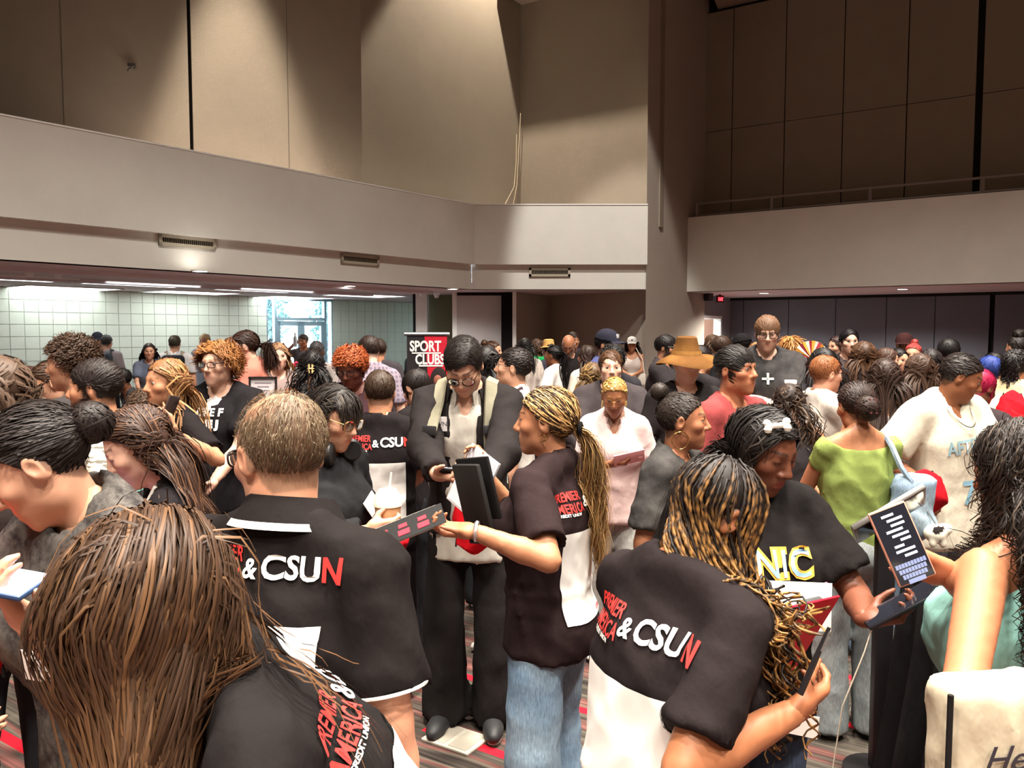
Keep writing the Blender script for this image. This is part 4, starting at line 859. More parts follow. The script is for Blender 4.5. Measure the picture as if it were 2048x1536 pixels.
def drawstring_bag(label, pos, w, h, c=(214, 24, 36), rot=0, d=.08):
    r = empty('drawstring_bag', pos, rot, label=label, cat='bag'); F = Field([(ell((0, 0, h * .40), (w / 2, d, h * .42)), 0), (ell((0, 0, h * .78), (w * .30, d * .5, h * .22)), .05)], .012); F.wrinkle(.012, 5, (.05, .12)); V, Q = F.mesh(); mesh_np('pouch', V, Q, cloth(c), r)
    m = MB()
    for sd in (-1, 1): m.tube([(sd * w * .2, 0, h * .95), (sd * w * .32, -.02, h * .6), (sd * w * .42, 0, h * .08)], .004, 6)
    m.build('cord', plain('cord_black', (24, 22, 22), .8), r, True); return r
# ---------------------------------------------------------------- the hall
DL = A(.621, .784, 0); DR = A(.837, -.547, 0)                   # directions of the left and the right wall
SOF, MID, TOPF = 2.475, 2.90, 3.92                              # soffit, lower edge and top of the fascia
PC = A(-.65, 14.0, 0); PE = A(2.33, 14.0, 0); PR = A(3.37, 15.5, 0)
def at_z(u, v, z):
    d = ray(u, v); return A(0, 0, CAMH) + d * ((z - CAMH) / d[2])
def on_line(u, p, d):
    """point of the plan line p + t d that shows in picture column u"""
    k = (u - 1024) / FPX; t = (k * p[1] - p[0]) / (d[0] - k * d[1]); return p + d * t
def paint(name, c, scale=90, strength=.25, dist=.004, rough=.9, blotch=.06):
    key = ('paint', name)
    if key in MATS: return MATS[key]
    m, nt, N, L, b = nodes(name); c = lin(c); b.inputs['Roughness'].default_value = rough; b.inputs['Specular IOR Level'].default_value = .2
    n, bp = bumpy(N, L, b, scale, strength, dist); L.new(bp.outputs['Normal'], b.inputs['Normal'])
    n2 = N.new('ShaderNodeTexNoise'); n2.inputs['Scale'].default_value = 1.4; n2.inputs['Detail'].default_value = 8; n2.inputs['Roughness'].default_value = .65
    tc = N.new('ShaderNodeTexCoord'); L.new(tc.outputs['Object'], n2.inputs['Vector'])
    mx = N.new('ShaderNodeMix'); mx.data_type = 'RGBA'; mx.inputs[6].default_value = (*(c * (1 - blotch * 2)), 1); mx.inputs[7].default_value = (*np.clip(c * (1 + blotch * 2), 0, 1), 1)
    L.new(n2.outputs['Fac'], mx.inputs[0]); L.new(mx.outputs[2], b.inputs['Base Color']); MATS[key] = m; return m
M_FASC = paint('fascia_paint', (210, 209, 202)); M_BAND = M_FASC; M_UP = paint('acoustic_wall_fabric', (138, 129, 115), 160, .6, .006); M_UPR = M_UP
M_COL = paint('column_plaster', (164, 156, 146)); M_DARK = plain('black_trim_gap_shade', (8, 8, 9), .8); M_PART = paint('partition_vinyl', (104, 106, 116), 200, .3, .003); M_SOF = paint('soffit_paint', (206, 198, 202)); M_WHITE = paint('white_paint', (232, 234, 232), 120, .1)  # M_DARK: black track and trims; in open joints and slots it paints their shade
M_BLOCK = paint('painted_block', (214, 224, 208), 70, .35, .004, .7, .03); M_METAL = plain('brushed_metal', (150, 155, 158), .35, .9); M_GREY = paint('grey_paint', (132, 132, 136))
def wallseg(name, a, b, z0, z1, mat, th=.15, side=1, parent=None, **k):
    """vertical slab from plan point a to b; thickness goes away from the camera"""
    a, b = A(*a[:2], 0), A(*b[:2], 0); d = nrm(b - a); n = A(-d[1], d[0], 0) * side; m = MB()
    m.prism([a + A(0, 0, z0), b + A(0, 0, z0), b + A(0, 0, z1), a + A(0, 0, z1)], n * th)
    kw = dict(kind='structure') if parent is None else {}; kw.update(k)
    return m.build(name, mat, parent, **kw)
def slab(name, pts, z, th, mat, **k):
    m = MB(); m.prism([A(p[0], p[1], z) for p in pts], (0, 0, th)); return m.build(name, mat, None, **dict(dict(kind='structure'), **k))
# carpet
def carpet():
    m, nt, N, L, b = nodes('striped_carpet'); b.inputs['Roughness'].default_value = .95; b.inputs['Specular IOR Level'].default_value = .1
    tc = N.new('ShaderNodeTexCoord'); mp = N.new('ShaderNodeMapping'); mp.inputs['Rotation'].default_value = (0, 0, -math.atan2(DR[1], DR[0])); L.new(tc.outputs['Object'], mp.inputs['Vector'])
    sp = N.new('ShaderNodeSeparateXYZ'); L.new(mp.outputs['Vector'], sp.inputs[0])
    def math_(op, a, b_=None):
        n = N.new('ShaderNodeMath'); n.operation = op
        for i, q in enumerate((a, b_)):
            if q is None: continue
            if isinstance(q, (int, float)): n.inputs[i].default_value = q
            else: L.new(q, n.inputs[i])
        return n.outputs[0]
    def noise(sx, sy, det=2, seed=0.0):
        c = N.new('ShaderNodeCombineXYZ'); L.new(math_('MULTIPLY', sp.outputs[0], sx), c.inputs[0]); L.new(math_('MULTIPLY', sp.outputs[1], sy), c.inputs[1]); c.inputs[2].default_value = seed
        n = N.new('ShaderNodeTexNoise'); n.inputs['Scale'].default_value = 1; n.inputs['Detail'].default_value = det; L.new(c.outputs[0], n.inputs['Vector']); return n.outputs['Fac']
    streak = noise(1.6, 55, 3); band = noise(.9, 7.5, 2, 5.0)
    r1 = N.new('ShaderNodeValToRGB'); L.new(band, r1.inputs[0]); e = r1.color_ramp.elements
    cols = [(.30, (52, 48, 44)), (.42, (86, 80, 72)), (.50, (70, 62, 57)), (.56, (112, 70, 66)), (.62, (96, 90, 80)), (.72, (56, 50, 46))]
    e[0].position, e[0].color = cols[0][0], (*lin(cols[0][1]), 1); e[1].position, e[1].color = cols[-1][0], (*lin(cols[-1][1]), 1)
    for p_, c_ in cols[1:-1]: q = e.new(p_); q.color = (*lin(c_), 1)
    st = N.new('ShaderNodeMapRange'); st.inputs[1].default_value = .3; st.inputs[2].default_value = .7; st.inputs[3].default_value = .45; st.inputs[4].default_value = 1.5; L.new(streak, st.inputs[0])
    mul = N.new('ShaderNodeMix'); mul.data_type = 'RGBA'; mul.blend_type = 'MULTIPLY'; mul.inputs[0].default_value = 1; L.new(r1.outputs[0], mul.inputs[6]); L.new(st.outputs[0], mul.inputs[7])
    row = math_('DIVIDE', sp.outputs[1], .52); rf = math_('FLOOR', row); inrow = math_('SUBTRACT', row, rf)
    c = N.new('ShaderNodeCombineXYZ'); L.new(math_('MULTIPLY', sp.outputs[0], .75), c.inputs[0]); L.new(math_('MULTIPLY', rf, 3.71), c.inputs[1])
    wn = N.new('ShaderNodeTexNoise'); wn.inputs['Scale'].default_value = 1; wn.inputs['Detail'].default_value = 0; L.new(c.outputs[0], wn.inputs['Vector'])
    mask = math_('MULTIPLY', math_('LESS_THAN', inrow, .10), math_('GREATER_THAN', wn.outputs['Fac'], .50))
    mask = math_('MULTIPLY', mask, math_('GREATER_THAN', noise(4, 60, 1, 9), .30))
    mx = N.new('ShaderNodeMix'); mx.data_type = 'RGBA'; L.new(mask, mx.inputs[0]); L.new(mul.outputs[2], mx.inputs[6]); mx.inputs[7].default_value = (*lin((196, 30, 46)), 1); L.new(mx.outputs[2], b.inputs['Base Color'])
    n, bp = bumpy(N, L, b, 260, .6, .004); L.new(bp.outputs['Normal'], b.inputs['Normal']); return m
slab('floor', [(-20, -9), (20, -9), (20, 27), (-20, 27)], -.1, .1, carpet())
slab('ceiling', [(-20, -9), (20, -9), (20, 27), (-20, 27)], CEIL, .2, paint('ceiling_paint', (150, 140, 130)))
wallseg('wall_rear', (-14, -8), (14, -8), 0, CEIL, M_UP, .2, -1); 
L9 = PC - DL * 14.5; R9 = PR + DR * 11
wallseg('wall_left_rear', (L9[0], -8), (L9[0], L9[1]), 0, CEIL, M_UP, .2, 1); wallseg('wall_right_rear', (R9[0], -8), (R9[0], 14.6), 0, CEIL, M_UP, .2, -1)
# left fascia and the facet between it and the column
nl = A(-DL[1], DL[0], 0)
wallseg('wall_left_fascia', L9, PC, MID, TOPF, M_FASC, .25, 1); wallseg('wall_left_band', L9 + nl * .10, PC + nl * .10 + DL * .0356, SOF, MID + .02, M_BAND, .2, 1)
wallseg('wall_facet_fascia', PC, PE + A(.02, 0, 0), MID, TOPF, M_FASC, .25, 1); wallseg('wall_facet_band', PC + A(-.056, .09, 0), PE + A(.03, .09, 0), SOF, MID + .02, M_BAND, .2, 1)
m = MB(); m.prism([A(*(L9 + nl * .22)[:2], 3.6), A(*(PC + nl * .22)[:2], 3.6), A(-.3, 16.6, 3.6), A(-13, 13, 3.6)], (0, 0, .12)); m.build('floor_left_balcony', M_SOF, None, kind='structure')
slab('floor_facet_balcony', [(-.6, 14.22), (2.3, 14.22), (2.5, 16.3), (-.5, 16.3)], 3.6, .12, M_SOF)
for p, q, nm in ((L9, PC, 'trim_1'), (PC, PE + A(.02, 0, 0), 'trim_2')):
    wallseg(nm, p - A(0, .012, 0), q - A(0, .012, 0), TOPF, TOPF + .018, M_WHITE, .2, 1)
# column
PX = PE + (PR - PE) / np.linalg.norm(PR - PE) * 2.75
m = MB(); m.prism([A(*PE[:2], 0), A(*PX[:2], 0), A(PX[0] - .9, PX[1] + .75, 0), A(PE[0] + .28, PE[1] + .85, 0)], (0, 0, CEIL)); m.build('wall_column', M_COL, None, kind='structure')
# upper left walls: panels with open joints
K = A(-2.34, 12.7, 0); CR = A(.16, 16.0, 0)
ua = empty('wall_left_upper', (0, 0, 0), kind='structure')
KA = A(-8.6, 9.65, 0); da = nrm(KA - K); cuts = [K] + [on_line(u, K, da) for u in (585, 398, 391, 145, -60)]
for i, (p, q) in enumerate(zip(cuts[:-1], cuts[1:])):
    if i == 2: wallseg('joint', q + A(-.04, .08, 0), p + A(-.04, .08, 0), 3.6, CEIL, M_DARK, .05, 1, ua); continue  # black sheet set into the open joint stands in for its shade
    wallseg('panel', q, p, 3.6, CEIL, M_UP, .15, 1, ua)
for u in (585, 145): q = on_line(u, K, da); wallseg('seam', q + da * .004 + A(.002, -.004, 0), q - da * .004 + A(.002, -.004, 0), 3.6, CEIL, paint('seam_grey', (96, 90, 80)), .02, 1, ua)
QA = cuts[-1]; wallseg('wall_left_upper_end', KA, QA, 3.6, CEIL, M_UP, .15, 1); wallseg('wall_left_upper_return', L9, KA, SOF, CEIL, M_UP, .15, 1)
wallseg('wall_left_back_upper', K, CR + DL * .1, 3.6, CEIL, M_UP, .15, 1)
CE = CR + DR * 2.95
wallseg('wall_corner_upper', CR, CE, 3.6, CEIL, M_UP, .15, 1)
sl = A(-.277, 15.3, 0); m = MB(); m.prism([A(*sl[:2], 8.07), A(*(sl + DR * 3.4)[:2], 8.07), A(*(CE + DL * .4)[:2], 8.07), A(*(CR + DL * .4)[:2], 8.07)], (0, 0, .5)); m.build('ceiling_corner', paint('low_ceiling_paint', (164, 150, 136)), None, kind='structure')
# right side: fascia, rail, upper panels
nr_ = A(-DR[1], DR[0], 0)
wallseg('wall_right_fascia', PR, R9, SOF + .03, TOPF, M_FASC, .25, 1)
m = MB(); m.prism([A(*(PR + nr_ * .22)[:2], 3.6), A(*(R9 + nr_ * .22)[:2], 3.6), A(*(R9 + nr_ * 1.6)[:2], 3.6), A(*(PR + nr_ * 1.6)[:2], 3.6)], (0, 0, .12)); m.build('floor_right_balcony', M_SOF, None, kind='structure')
UR = PR + nr_ * .82; ur = empty('wall_right_upper', (0, 0, 0), kind='structure'); ZT, ZS = 8.05, 5.68
cols = [1393, 1456, 1559, 1673, 1798, 1933, 1945, 2100, 2250]
for i, (p, q) in enumerate(zip(cols[:-1], cols[1:])):
    p, q = on_line(p, UR, DR), on_line(q, UR, DR)
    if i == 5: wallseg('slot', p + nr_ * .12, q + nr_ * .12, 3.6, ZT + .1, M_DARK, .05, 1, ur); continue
    g = DR * .010
    wallseg('panel', p + g, q - g, 3.6, ZS - .006, M_UPR, .15, 1, ur); wallseg('panel', p + g, q - g, ZS + .006, ZT - .08, M_UPR, .15, 1, ur)
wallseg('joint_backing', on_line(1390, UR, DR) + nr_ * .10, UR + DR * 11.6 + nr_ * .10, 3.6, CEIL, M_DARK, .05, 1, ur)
e1 = on_line(2300, UR, DR); m = MB(); m.prism([A(*(PX - A(.3, 1.2, 0))[:2], ZT), A(*(e1 - nr_ * 1.9)[:2], ZT), A(*(e1 + nr_ * 1)[:2], ZT), A(*(PX + nr_ * 1)[:2], ZT)], (0, 0, .5)); m.build('ceiling_right', paint('low_ceiling_paint', (164, 150, 136)), None, kind='structure')
def rail():
    r = empty('balcony_rail', PR + DR * 0 + A(0, 0, TOPF), label='thin grey metal rail along the top of the right balcony wall', cat='railing'); o = A(*r.location)
    mt = plain('rail_paint', (128, 120, 116), .5); z = .26; a = on_line(1384, PR, DR) + nr_ * .1; b = R9 + nr_ * .1
    m = MB(); m.tube([a - o + A(0, 0, TOPF + z), b - o + A(0, 0, TOPF + z)], .022, 8); m.build('top_rail', mt, r, True)
    m = MB(); m.tube([a - o + A(0, 0, TOPF + .035), b - o + A(0, 0, TOPF + .035)], .018, 8); m.build('bottom_rail', mt, r, True)
    for u in (1385, 1533, 1728, 1951, 2180):
        p = on_line(u, PR, DR) + nr_ * .1 - o; m = MB(); m.box(p + A(0, 0, TOPF + z / 2), (.024, .024, z / 2)); m.build('post', mt, r)
rail()
# right recess: soffit, folding partition, end wall with a lit doorway
BR = A(5.0, 18.4, 0); bre = BR + DR * 9
m = MB(); m.prism([A(*(PR + nr_ * .05)[:2], SOF + .03), A(*(R9 + nr_ * .05)[:2], SOF + .03), A(*(bre + nr_ * .4)[:2], SOF + .03), A(*(BR + nr_ * .4)[:2], SOF + .03), A(3.1, 16.4, SOF + .03)], (0, 0, .12)); m.build('ceiling_right_recess', M_SOF, None, kind='structure')
pw = empty('wall_right_partition', (0, 0, 0), kind='structure'); cols = [1452, 1485, 1575, 1669, 1770, 1867, 1976, 1985, 2090, 2200]
for i, (p, q) in enumerate(zip(cols[:-1], cols[1:])):
    p, q = on_line(p, BR, DR), on_line(q, BR, DR)
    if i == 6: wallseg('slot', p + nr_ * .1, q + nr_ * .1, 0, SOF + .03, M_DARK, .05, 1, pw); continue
    wallseg('panel', p + DR * .007, q - DR * .007, .03, SOF - .02, M_PART, .1, 1, pw)
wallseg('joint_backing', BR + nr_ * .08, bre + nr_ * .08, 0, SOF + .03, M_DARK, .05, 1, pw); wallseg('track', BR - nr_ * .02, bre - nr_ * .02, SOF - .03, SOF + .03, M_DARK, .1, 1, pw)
ew0 = A(3.62, 16.1, 0); dE = nrm(BR - ew0); d0, d1 = on_line(1381, ew0, dE), on_line(1440, ew0, dE)
wallseg('wall_right_end', d1, BR + dE * .1, 0, SOF + .03, M_GREY, .12, 1); wallseg('wall_right_end_head', d0 - dE * .2, d1, 2.06, SOF + .03, M_GREY, .12, 1); wallseg('wall_right_end_jamb', d0 - dE * .5, d0, 0, SOF + .03, M_GREY, .12, 1)
dn = A(-dE[1], dE[0], 0)
fr = empty('door_2', (0, 0, 0), kind='structure')
for p, q, z0, z1 in ((d0 - dE * .05, d0 + dE * .02, 0, 2.08), (d1 - dE * .06, d1 + dE * .03, 0, 2.08), (d0, d1, 2.02, 2.08)): wallseg('frame', p - dn * .02, q - dn * .02, z0, z1, M_WHITE, .16, 1, fr)
lf = d1 + dn * .02; wallseg('leaf', lf, lf + dn * .85 - dE * .06, .02, 2.02, plain('door_brown', (120, 84, 66), .5), .045, 1, fr)
cw = empty('wall_corridor', (0, 0, 0), kind='structure'); c0, c1 = d0 - dE * .6 + dn * .14, d1 + dE * .6 + dn * .14
wallseg('back', c0 + dn * 2.2, c1 + dn * 2.2, 0, 2.6, M_WHITE, .1, 1, cw); wallseg('side', c0, c0 + dn * 2.2, 0, 2.6, M_WHITE, .1, 1, cw); wallseg('side', c1, c1 + dn * 2.2, 0, 2.6, M_WHITE, .1, -1, cw)
m = MB(); m.prism([A(*p[:2], 2.6) for p in (c0, c1, c1 + dn * 2.2, c0 + dn * 2.2)], (0, 0, .1)); m.build('top', M_WHITE, cw)
cm = (c0 + c1) / 2 + dn * 1.0; lamp('corridor_light_offscreen', 'AREA', (cm[0], cm[1], 2.5), (cm[0], cm[1], 0), 70, (.85, .93, 1), shape='DISK', size=.5)
# annex on the left: soffit, block wall, glass entrance
BL = A(-5.2, 17.1, 0); w0, w1, wr = on_line(535, BL, DL), on_line(666, BL, DL), on_line(832, BL, DL); b0 = BL - DL * 9.5
m = MB(); m.prism([A(*(L9 + nl * .12)[:2], SOF), A(*(PC + nl * .12)[:2], SOF), A(-.6, 14.1, SOF), A(2.35, 14.1, SOF), A(2.5, 15.2, SOF), A(2.6, 17, SOF), A(-.5, 22, SOF), A(*(BL + DL * 6 + nl * .3)[:2], SOF), A(*(b0 + nl * .3)[:2], SOF)], (0, 0, .12)); m.build('ceiling_annex', M_SOF, None, kind='structure')
def blockwall(name, a, b, nb, nz, z1, mat, bw=None):
    r = empty(name, (0, 0, 0), kind='structure'); d = nrm(b - a); Ln = np.linalg.norm(b - a); bw = Ln / nb; bh = z1 / nz; n = A(-d[1], d[0], 0)
    wallseg('mortar', a + n * .012, b + n * .012, 0, z1, paint('mortar_joint', (196, 202, 194)), .15, 1, r)
    g = .0055; mb = MB(); mb.box((bw / 2, .02, bh / 2), (bw / 2 - g, .02, bh / 2 - g)); me = None; R = np.stack([d, n, A(0, 0, 1)], 1)
    for i in range(nb):
        for j in range(nz):
            if me is None: ob = mb.build('block', mat, r); me = ob.data
            else: ob = bpy.data.objects.new('block', me); COL.objects.link(ob); ob.parent = r
            p = a + d * bw * i + A(0, 0, j * bh) - n * .001; ob.matrix_local = Matrix([[*R[k], p[k]] for k in range(3)] + [[0, 0, 0, 1]])
    return r
wallseg('wall_annex_end', L9, b0, 0, SOF, M_BLOCK, .15, 1); wallseg('wall_annex_far_right', wr, (1.2, 21), 0, SOF, M_BLOCK, .15, 1); wallseg('wall_annex_far_side', (1.2, 21), (2.7, 14.9), 0, SOF, M_BLOCK, .15, 1)
blockwall('wall_annex_back', on_line(-40, BL, DL), w0, 24, 12, SOF, M_BLOCK)
wallseg('wall_annex_far_left', b0, on_line(-40, BL, DL), 0, SOF, M_BLOCK, .15, 1)
blockwall('wall_annex_right', w1, wr, 11, 10, SOF, M_BLOCK)
def entrance():
    r = empty('window_1', (0, 0, 0), kind='structure'); mt = plain('window_frame_metal', (150, 176, 186), .4, .5); d = nrm(w1 - w0); n = A(-d[1], d[0], 0); W = np.linalg.norm(w1 - w0)
    q = lambda u: float((on_line(u, BL, DL) - w0) @ d)
    xs = [0, q(553), q(652), W]; td, db = 2.02, .08
    def bar(x0, x1, z0, z1, nm='mullion', th=.08): wallseg(nm, w0 + d * x0, w0 + d * x1, z0, z1, mt, th, 1, r)
    for x in xs: bar(max(x - .03, 0), min(x + .03, W), 0, SOF)
    bar(0, W, SOF - .05, SOF, 'head'); bar(xs[1], xs[2], td - .04, td + .03, 'transom'); bar(0, xs[1], 0, .1, 'sill'); bar(xs[2], W, 0, .1, 'sill'); bar(0, xs[1], .9, .96, 'transom'); bar(xs[2], W, .9, .96, 'transom')
    mid = (xs[1] + xs[2]) / 2; gl = plain('window_glass', (225, 245, 250), .02, 0, .5, trans=1.0)
    for a, b in ((xs[1] + .03, mid - .004), (mid + .004, xs[2] - .03)):
        lf = empty('door_leaf', (0, 0, 0)); lf.parent = r
        for x0, x1, z0, z1 in ((a, a + .09, .02, td - .05), (b - .09, b, .02, td - .05), (a, b, .02, .22), (a, b, td - .15, td - .05)): wallseg('stile', w0 + d * x0 + n * .01, w0 + d * x1 + n * .01, z0, z1, mt, .05, 1, lf)
        wallseg('pane', w0 + d * (a + .09) + n * .03, w0 + d * (b - .09) + n * .03, .22, td - .15, gl, .008, 1, lf)
        m = MB(); p = w0 + d * (mid + (-.13 if a < mid - .1 else .13)) - n * .05; m.tube([p + A(0, 0, .95), p + A(0, 0, 1.25)], .014, 8); m.build('handle', M_METAL, lf, True)
    for a, b, z0, z1 in ((.03, xs[1] - .03, .1, .9), (.03, xs[1] - .03, .96, SOF - .05), (xs[2] + .03, W - .03, .1, .9), (xs[2] + .03, W - .03, .96, SOF - .05), (xs[1] + .03, xs[2] - .03, td + .03, SOF - .05)):
        wallseg('pane', w0 + d * a + n * .04, w0 + d * b + n * .04, z0, z1, gl, .008, 1, r)
entrance()
slab('ground', [(-40, 17.6), (-2.7, 22.2), (10, 60), (-40, 60)], -.14, .05, paint('pale_paving', (200, 205, 205)))
def tree(x, y, h, lab):
    r = empty('tree', (x, y, -.1), label=lab, cat='tree', group='trees outside the glass entrance'); m = MB(); m.tube([(0, 0, 0), (.05, 0, h * .35), (0, .05, h * .7)], [.12, .09, .04], 8); m.build('trunk', plain('bark', (110, 110, 112), .9), r, True)
    rg = np.random.default_rng(int(x * 10 + 500)); m = MB(); c = nrm(rg.normal(size=(700, 3))) * rg.random((700, 1)) ** .4 * A(.55, .55, h * .4) + A(0, 0, h * .62)
    for p in c:
        t, s_ = nrm(rg.normal(size=3)), nrm(rg.normal(size=3)); m.poly([p, p + t * .14 + s_ * .06, p + t * .28, p + t * .14 - s_ * .06])
    m.build('foliage', plain('leaf_blue_green', (120, 150, 150), .7), r)
tree(-7.85, 26.0, 4.2, 'hazy pale tree standing outside the left pane of the glass entrance'); tree(-6.25, 27.0, 4.0, 'hazy pale tree standing outside the right pane of the glass entrance')
# jambs, pocket panel and folded partition below the facet
def ubox(name, u0, u1, Y, z0, z1, mat, th=.2, **k):
    a, b = on_line(u0, A(0, Y, 0), A(1, 0, 0)), on_line(u1, A(0, Y, 0), A(1, 0, 0)); return wallseg(name, a, b, z0, z1, mat, th, 1, **k)
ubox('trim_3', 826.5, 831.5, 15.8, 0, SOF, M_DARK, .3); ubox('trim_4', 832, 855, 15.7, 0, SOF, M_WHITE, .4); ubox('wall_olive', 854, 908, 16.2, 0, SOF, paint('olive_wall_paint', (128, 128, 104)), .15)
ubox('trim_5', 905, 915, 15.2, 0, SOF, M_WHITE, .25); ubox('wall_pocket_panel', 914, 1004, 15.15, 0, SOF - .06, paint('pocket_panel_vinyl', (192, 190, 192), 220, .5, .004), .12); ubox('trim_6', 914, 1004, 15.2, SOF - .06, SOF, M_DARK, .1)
fp = empty('folded_partition', (0, 0, 0), label='stack of folded black partition leaves beside the pale pocket panel', cat='partition'); fp.location = on_line(1014, A(0, 15.0, 0), A(1, 0, 0))
for i, u in enumerate((1003, 1008.5, 1014, 1019.5)):
    a = on_line(u, A(0, 15.0, 0), A(1, 0, 0)); m = MB(); m.box(a - A(*fp.location) + A(.022, .3, SOF / 2), (.0257, .3, SOF / 2 - .02)); m.build('leaf', plain('partition_black', (26, 22, 24), .95, 0, .1), fp)
ubox('trim_7', 1025, 1032.5, 14.9, 0, SOF, M_WHITE, .25)
n0, n1, n2 = on_line(1032, A(0, 15.0, 0), A(1, 0, 0)), on_line(1100, A(0, 16.6, 0), A(1, 0, 0)), A(2.45, 14.35, 0)
wallseg('wall_niche_left', n0, n1, 0, SOF, M_COL, .12, 1); wallseg('wall_niche_back', n1, n2, 0, SOF, M_COL, .12, 1)
# vents
def vent(u0, u1, v0, v1, p, d, lab):
    a, b = on_line(u0, p, d), on_line(u1, p, d); ya = at_y(u0, v0, a[1])[2]; zb = at_y(u0, v1, a[1])[2]; W = np.linalg.norm(b - a); dd = nrm(b - a); n = A(-dd[1], dd[0], 0); R = np.stack([dd, n, A(0, 0, 1)], 1)
    r = empty('wall_vent', a + A(0, 0, zb), math.degrees(math.atan2(dd[1], dd[0])), label=lab, cat='air vent'); H = ya - zb; mt = plain('vent_frame', (168, 160, 144), .5); ms_ = plain('vent_slat', (112, 102, 86), .6)
    m = MB()
    for c, h in (((W / 2, 0, .02), (W / 2, .012, .02)), ((W / 2, 0, H - .02), (W / 2, .012, .02)), ((.02, 0, H / 2), (.02, .012, H / 2)), ((W - .02, 0, H / 2), (.02, .012, H / 2))): m.box(c, h)
    m.build('frame', mt, r); m = MB(); m.box((W / 2, .012, H / 2), (W / 2, .004, H / 2)); m.build('backing', plain('vent_dark', (30, 26, 22), .9), r); m = MB()
    k = int(W / .028)
    for i in range(k): m.box((.03 + (W - .06) * (i + .5) / k, 0, H / 2), (.0042, .008, H / 2 - .03))
    m.build('slats', ms_, r, kind='stuff')
vent(324, 437, 467, 490, PC + nl * .085, DL, 'wide slatted air vent in the band above the annex opening'); vent(685, 760, 506, 526, PC + nl * .085, DL, 'smaller slatted air vent in the band near the facet corner'); vent(1058, 1140, 536, 553, PC + A(0, .075, 0), A(1, 0, 0), 'slatted air vent in the band above the niche')
# lights and fittings of the low ceilings
M_LAMP = plain('light_diffuser', (255, 250, 240), .5, emit=9.0)
def downlight(u, v, z, lab, grp=None, watt=0):
    p = at_z(u, v, z); r = empty('ceiling_downlight', p, label=lab, cat='light', group=grp); m = MB(); m.lathe([(.11, 0), (.11, -.012), (.085, -.014), (.085, 0)], n=20, cap=False); m.build('ring', M_WHITE, r, True)
    m = MB(); m.lathe([(.0, -.006), (.085, -.006)], n=20, cap=False); m.build('diffuser', M_LAMP, r)
    if watt: lo_ = lamp('downlight_beam', 'SPOT', p - A(0, 0, .02), p - A(0, 0, 2), watt, (1, .93, .84), spot_size=math.radians(150), spot_blend=.6, shadow_soft_size=.08)
for u, v, lab in ((273, 550, 'round annex downlight under the near end of the wide vent'), (400, 541, 'round annex downlight under the far end of the wide vent'), (700, 571, 'round annex downlight under the smaller vent'), (780, 580, 'round annex downlight between the smaller vent and the white jamb'), (905, 577, 'round downlight above the white jamb of the pocket panel')): downlight(u, v, SOF, lab, 'annex downlights', 60 if u > 750 else 25)
for u, v, lab in ((1528, 585.5, 'round downlight under the right balcony, nearer the EXIT sign'), (1805, 577.5, 'round downlight under the right balcony, farther from the EXIT sign')): downlight(u, v, SOF + .03, lab, 'right balcony downlights', 330)
def troffer(u, v, L_, W_):
    p = at_z(u, v, SOF); r = empty('ceiling_light_panel', p, 51.6, label='long bright fluorescent panel in the annex ceiling', cat='light', group='annex light panels')
    m = MB(); m.box((0, 0, -.006), (L_ / 2, W_ / 2, .006)); m.build('diffuser', plain('troffer_diffuser', (250, 252, 255), .5, emit=2.6), r)
    m = MB()
    for c, h in (((0, W_ / 2, -.01), (L_ / 2 + .03, .02, .01)), ((0, -W_ / 2, -.01), (L_ / 2 + .03, .02, .01)), ((L_ / 2, 0, -.01), (.02, W_ / 2, .01)), ((-L_ / 2, 0, -.01), (.02, W_ / 2, .01))): m.box(c, h)
    m.build('frame', M_WHITE, r)
for u, v in ((10, 554), (130, 575), (285, 567), (385, 584), (530, 579), (590, 594), (730, 590)): troffer(u, v, 1.5, .9)
for i, off in enumerate((1.0, 2.6)):
    p = L9 + nl * off; q = PC + nl * off; m = MB(); m.prism([A(*p[:2], SOF - .05), A(*q[:2], SOF - .05), A(*q[:2], SOF), A(*p[:2], SOF)], nl * .18); m.build('trim_%d' % (8 + i), M_SOF, None, kind='structure')
def dome(u, v, z, lab):
    p = at_z(u, v, z); r = empty('security_camera', p, label=lab, cat='camera'); m = MB(); m.lathe([(.07, 0), (.07, -.03), (.05, -.035)], n=16); m.build('mount', M_WHITE, r, True)
    m = MB(); m.lathe([(.05, -.03), (.05, -.06), (.035, -.09), (0, -.10)], n=16); m.build('lens_dome', plain('camera_white', (225, 225, 228), .3), r, True)
dome(58, 538, SOF, 'white dome camera under the annex ceiling, farther from the wide vent'); dome(114, 541, SOF, 'white dome camera under the annex ceiling, nearer to the wide vent'); dome(873, 586, SOF, 'white dome camera beside the olive wall'); dome(845, 584, SOF, 'small white camera above the white jamb beside the olive wall')
def exit_sign():
    p = at_y(1440, 598, 16.6); r = empty('exit_sign', p, 36, label='red lit EXIT sign hanging near the doorway', cat='sign'); m = MB(); m.box((0, 0, 0), (.10, .02, .075)); m.build('housing', plain('sign_grey', (70, 40, 42), .5), r)
    ob = text_mesh('EXIT', .10, plain('exit_red', (255, 40, 48), .5, emit=5.0), r, 'lettering', ext=.002); ob.location = (0, -.022, -.038); ob.rotation_euler = (math.pi / 2, 0, 0); ob.scale = (.75, 1, 1)
    m = MB(); m.box((0, 0, .12), (.02, .015, .05)); m.build('bracket', plain('sign_grey', (70, 40, 42), .5), r)
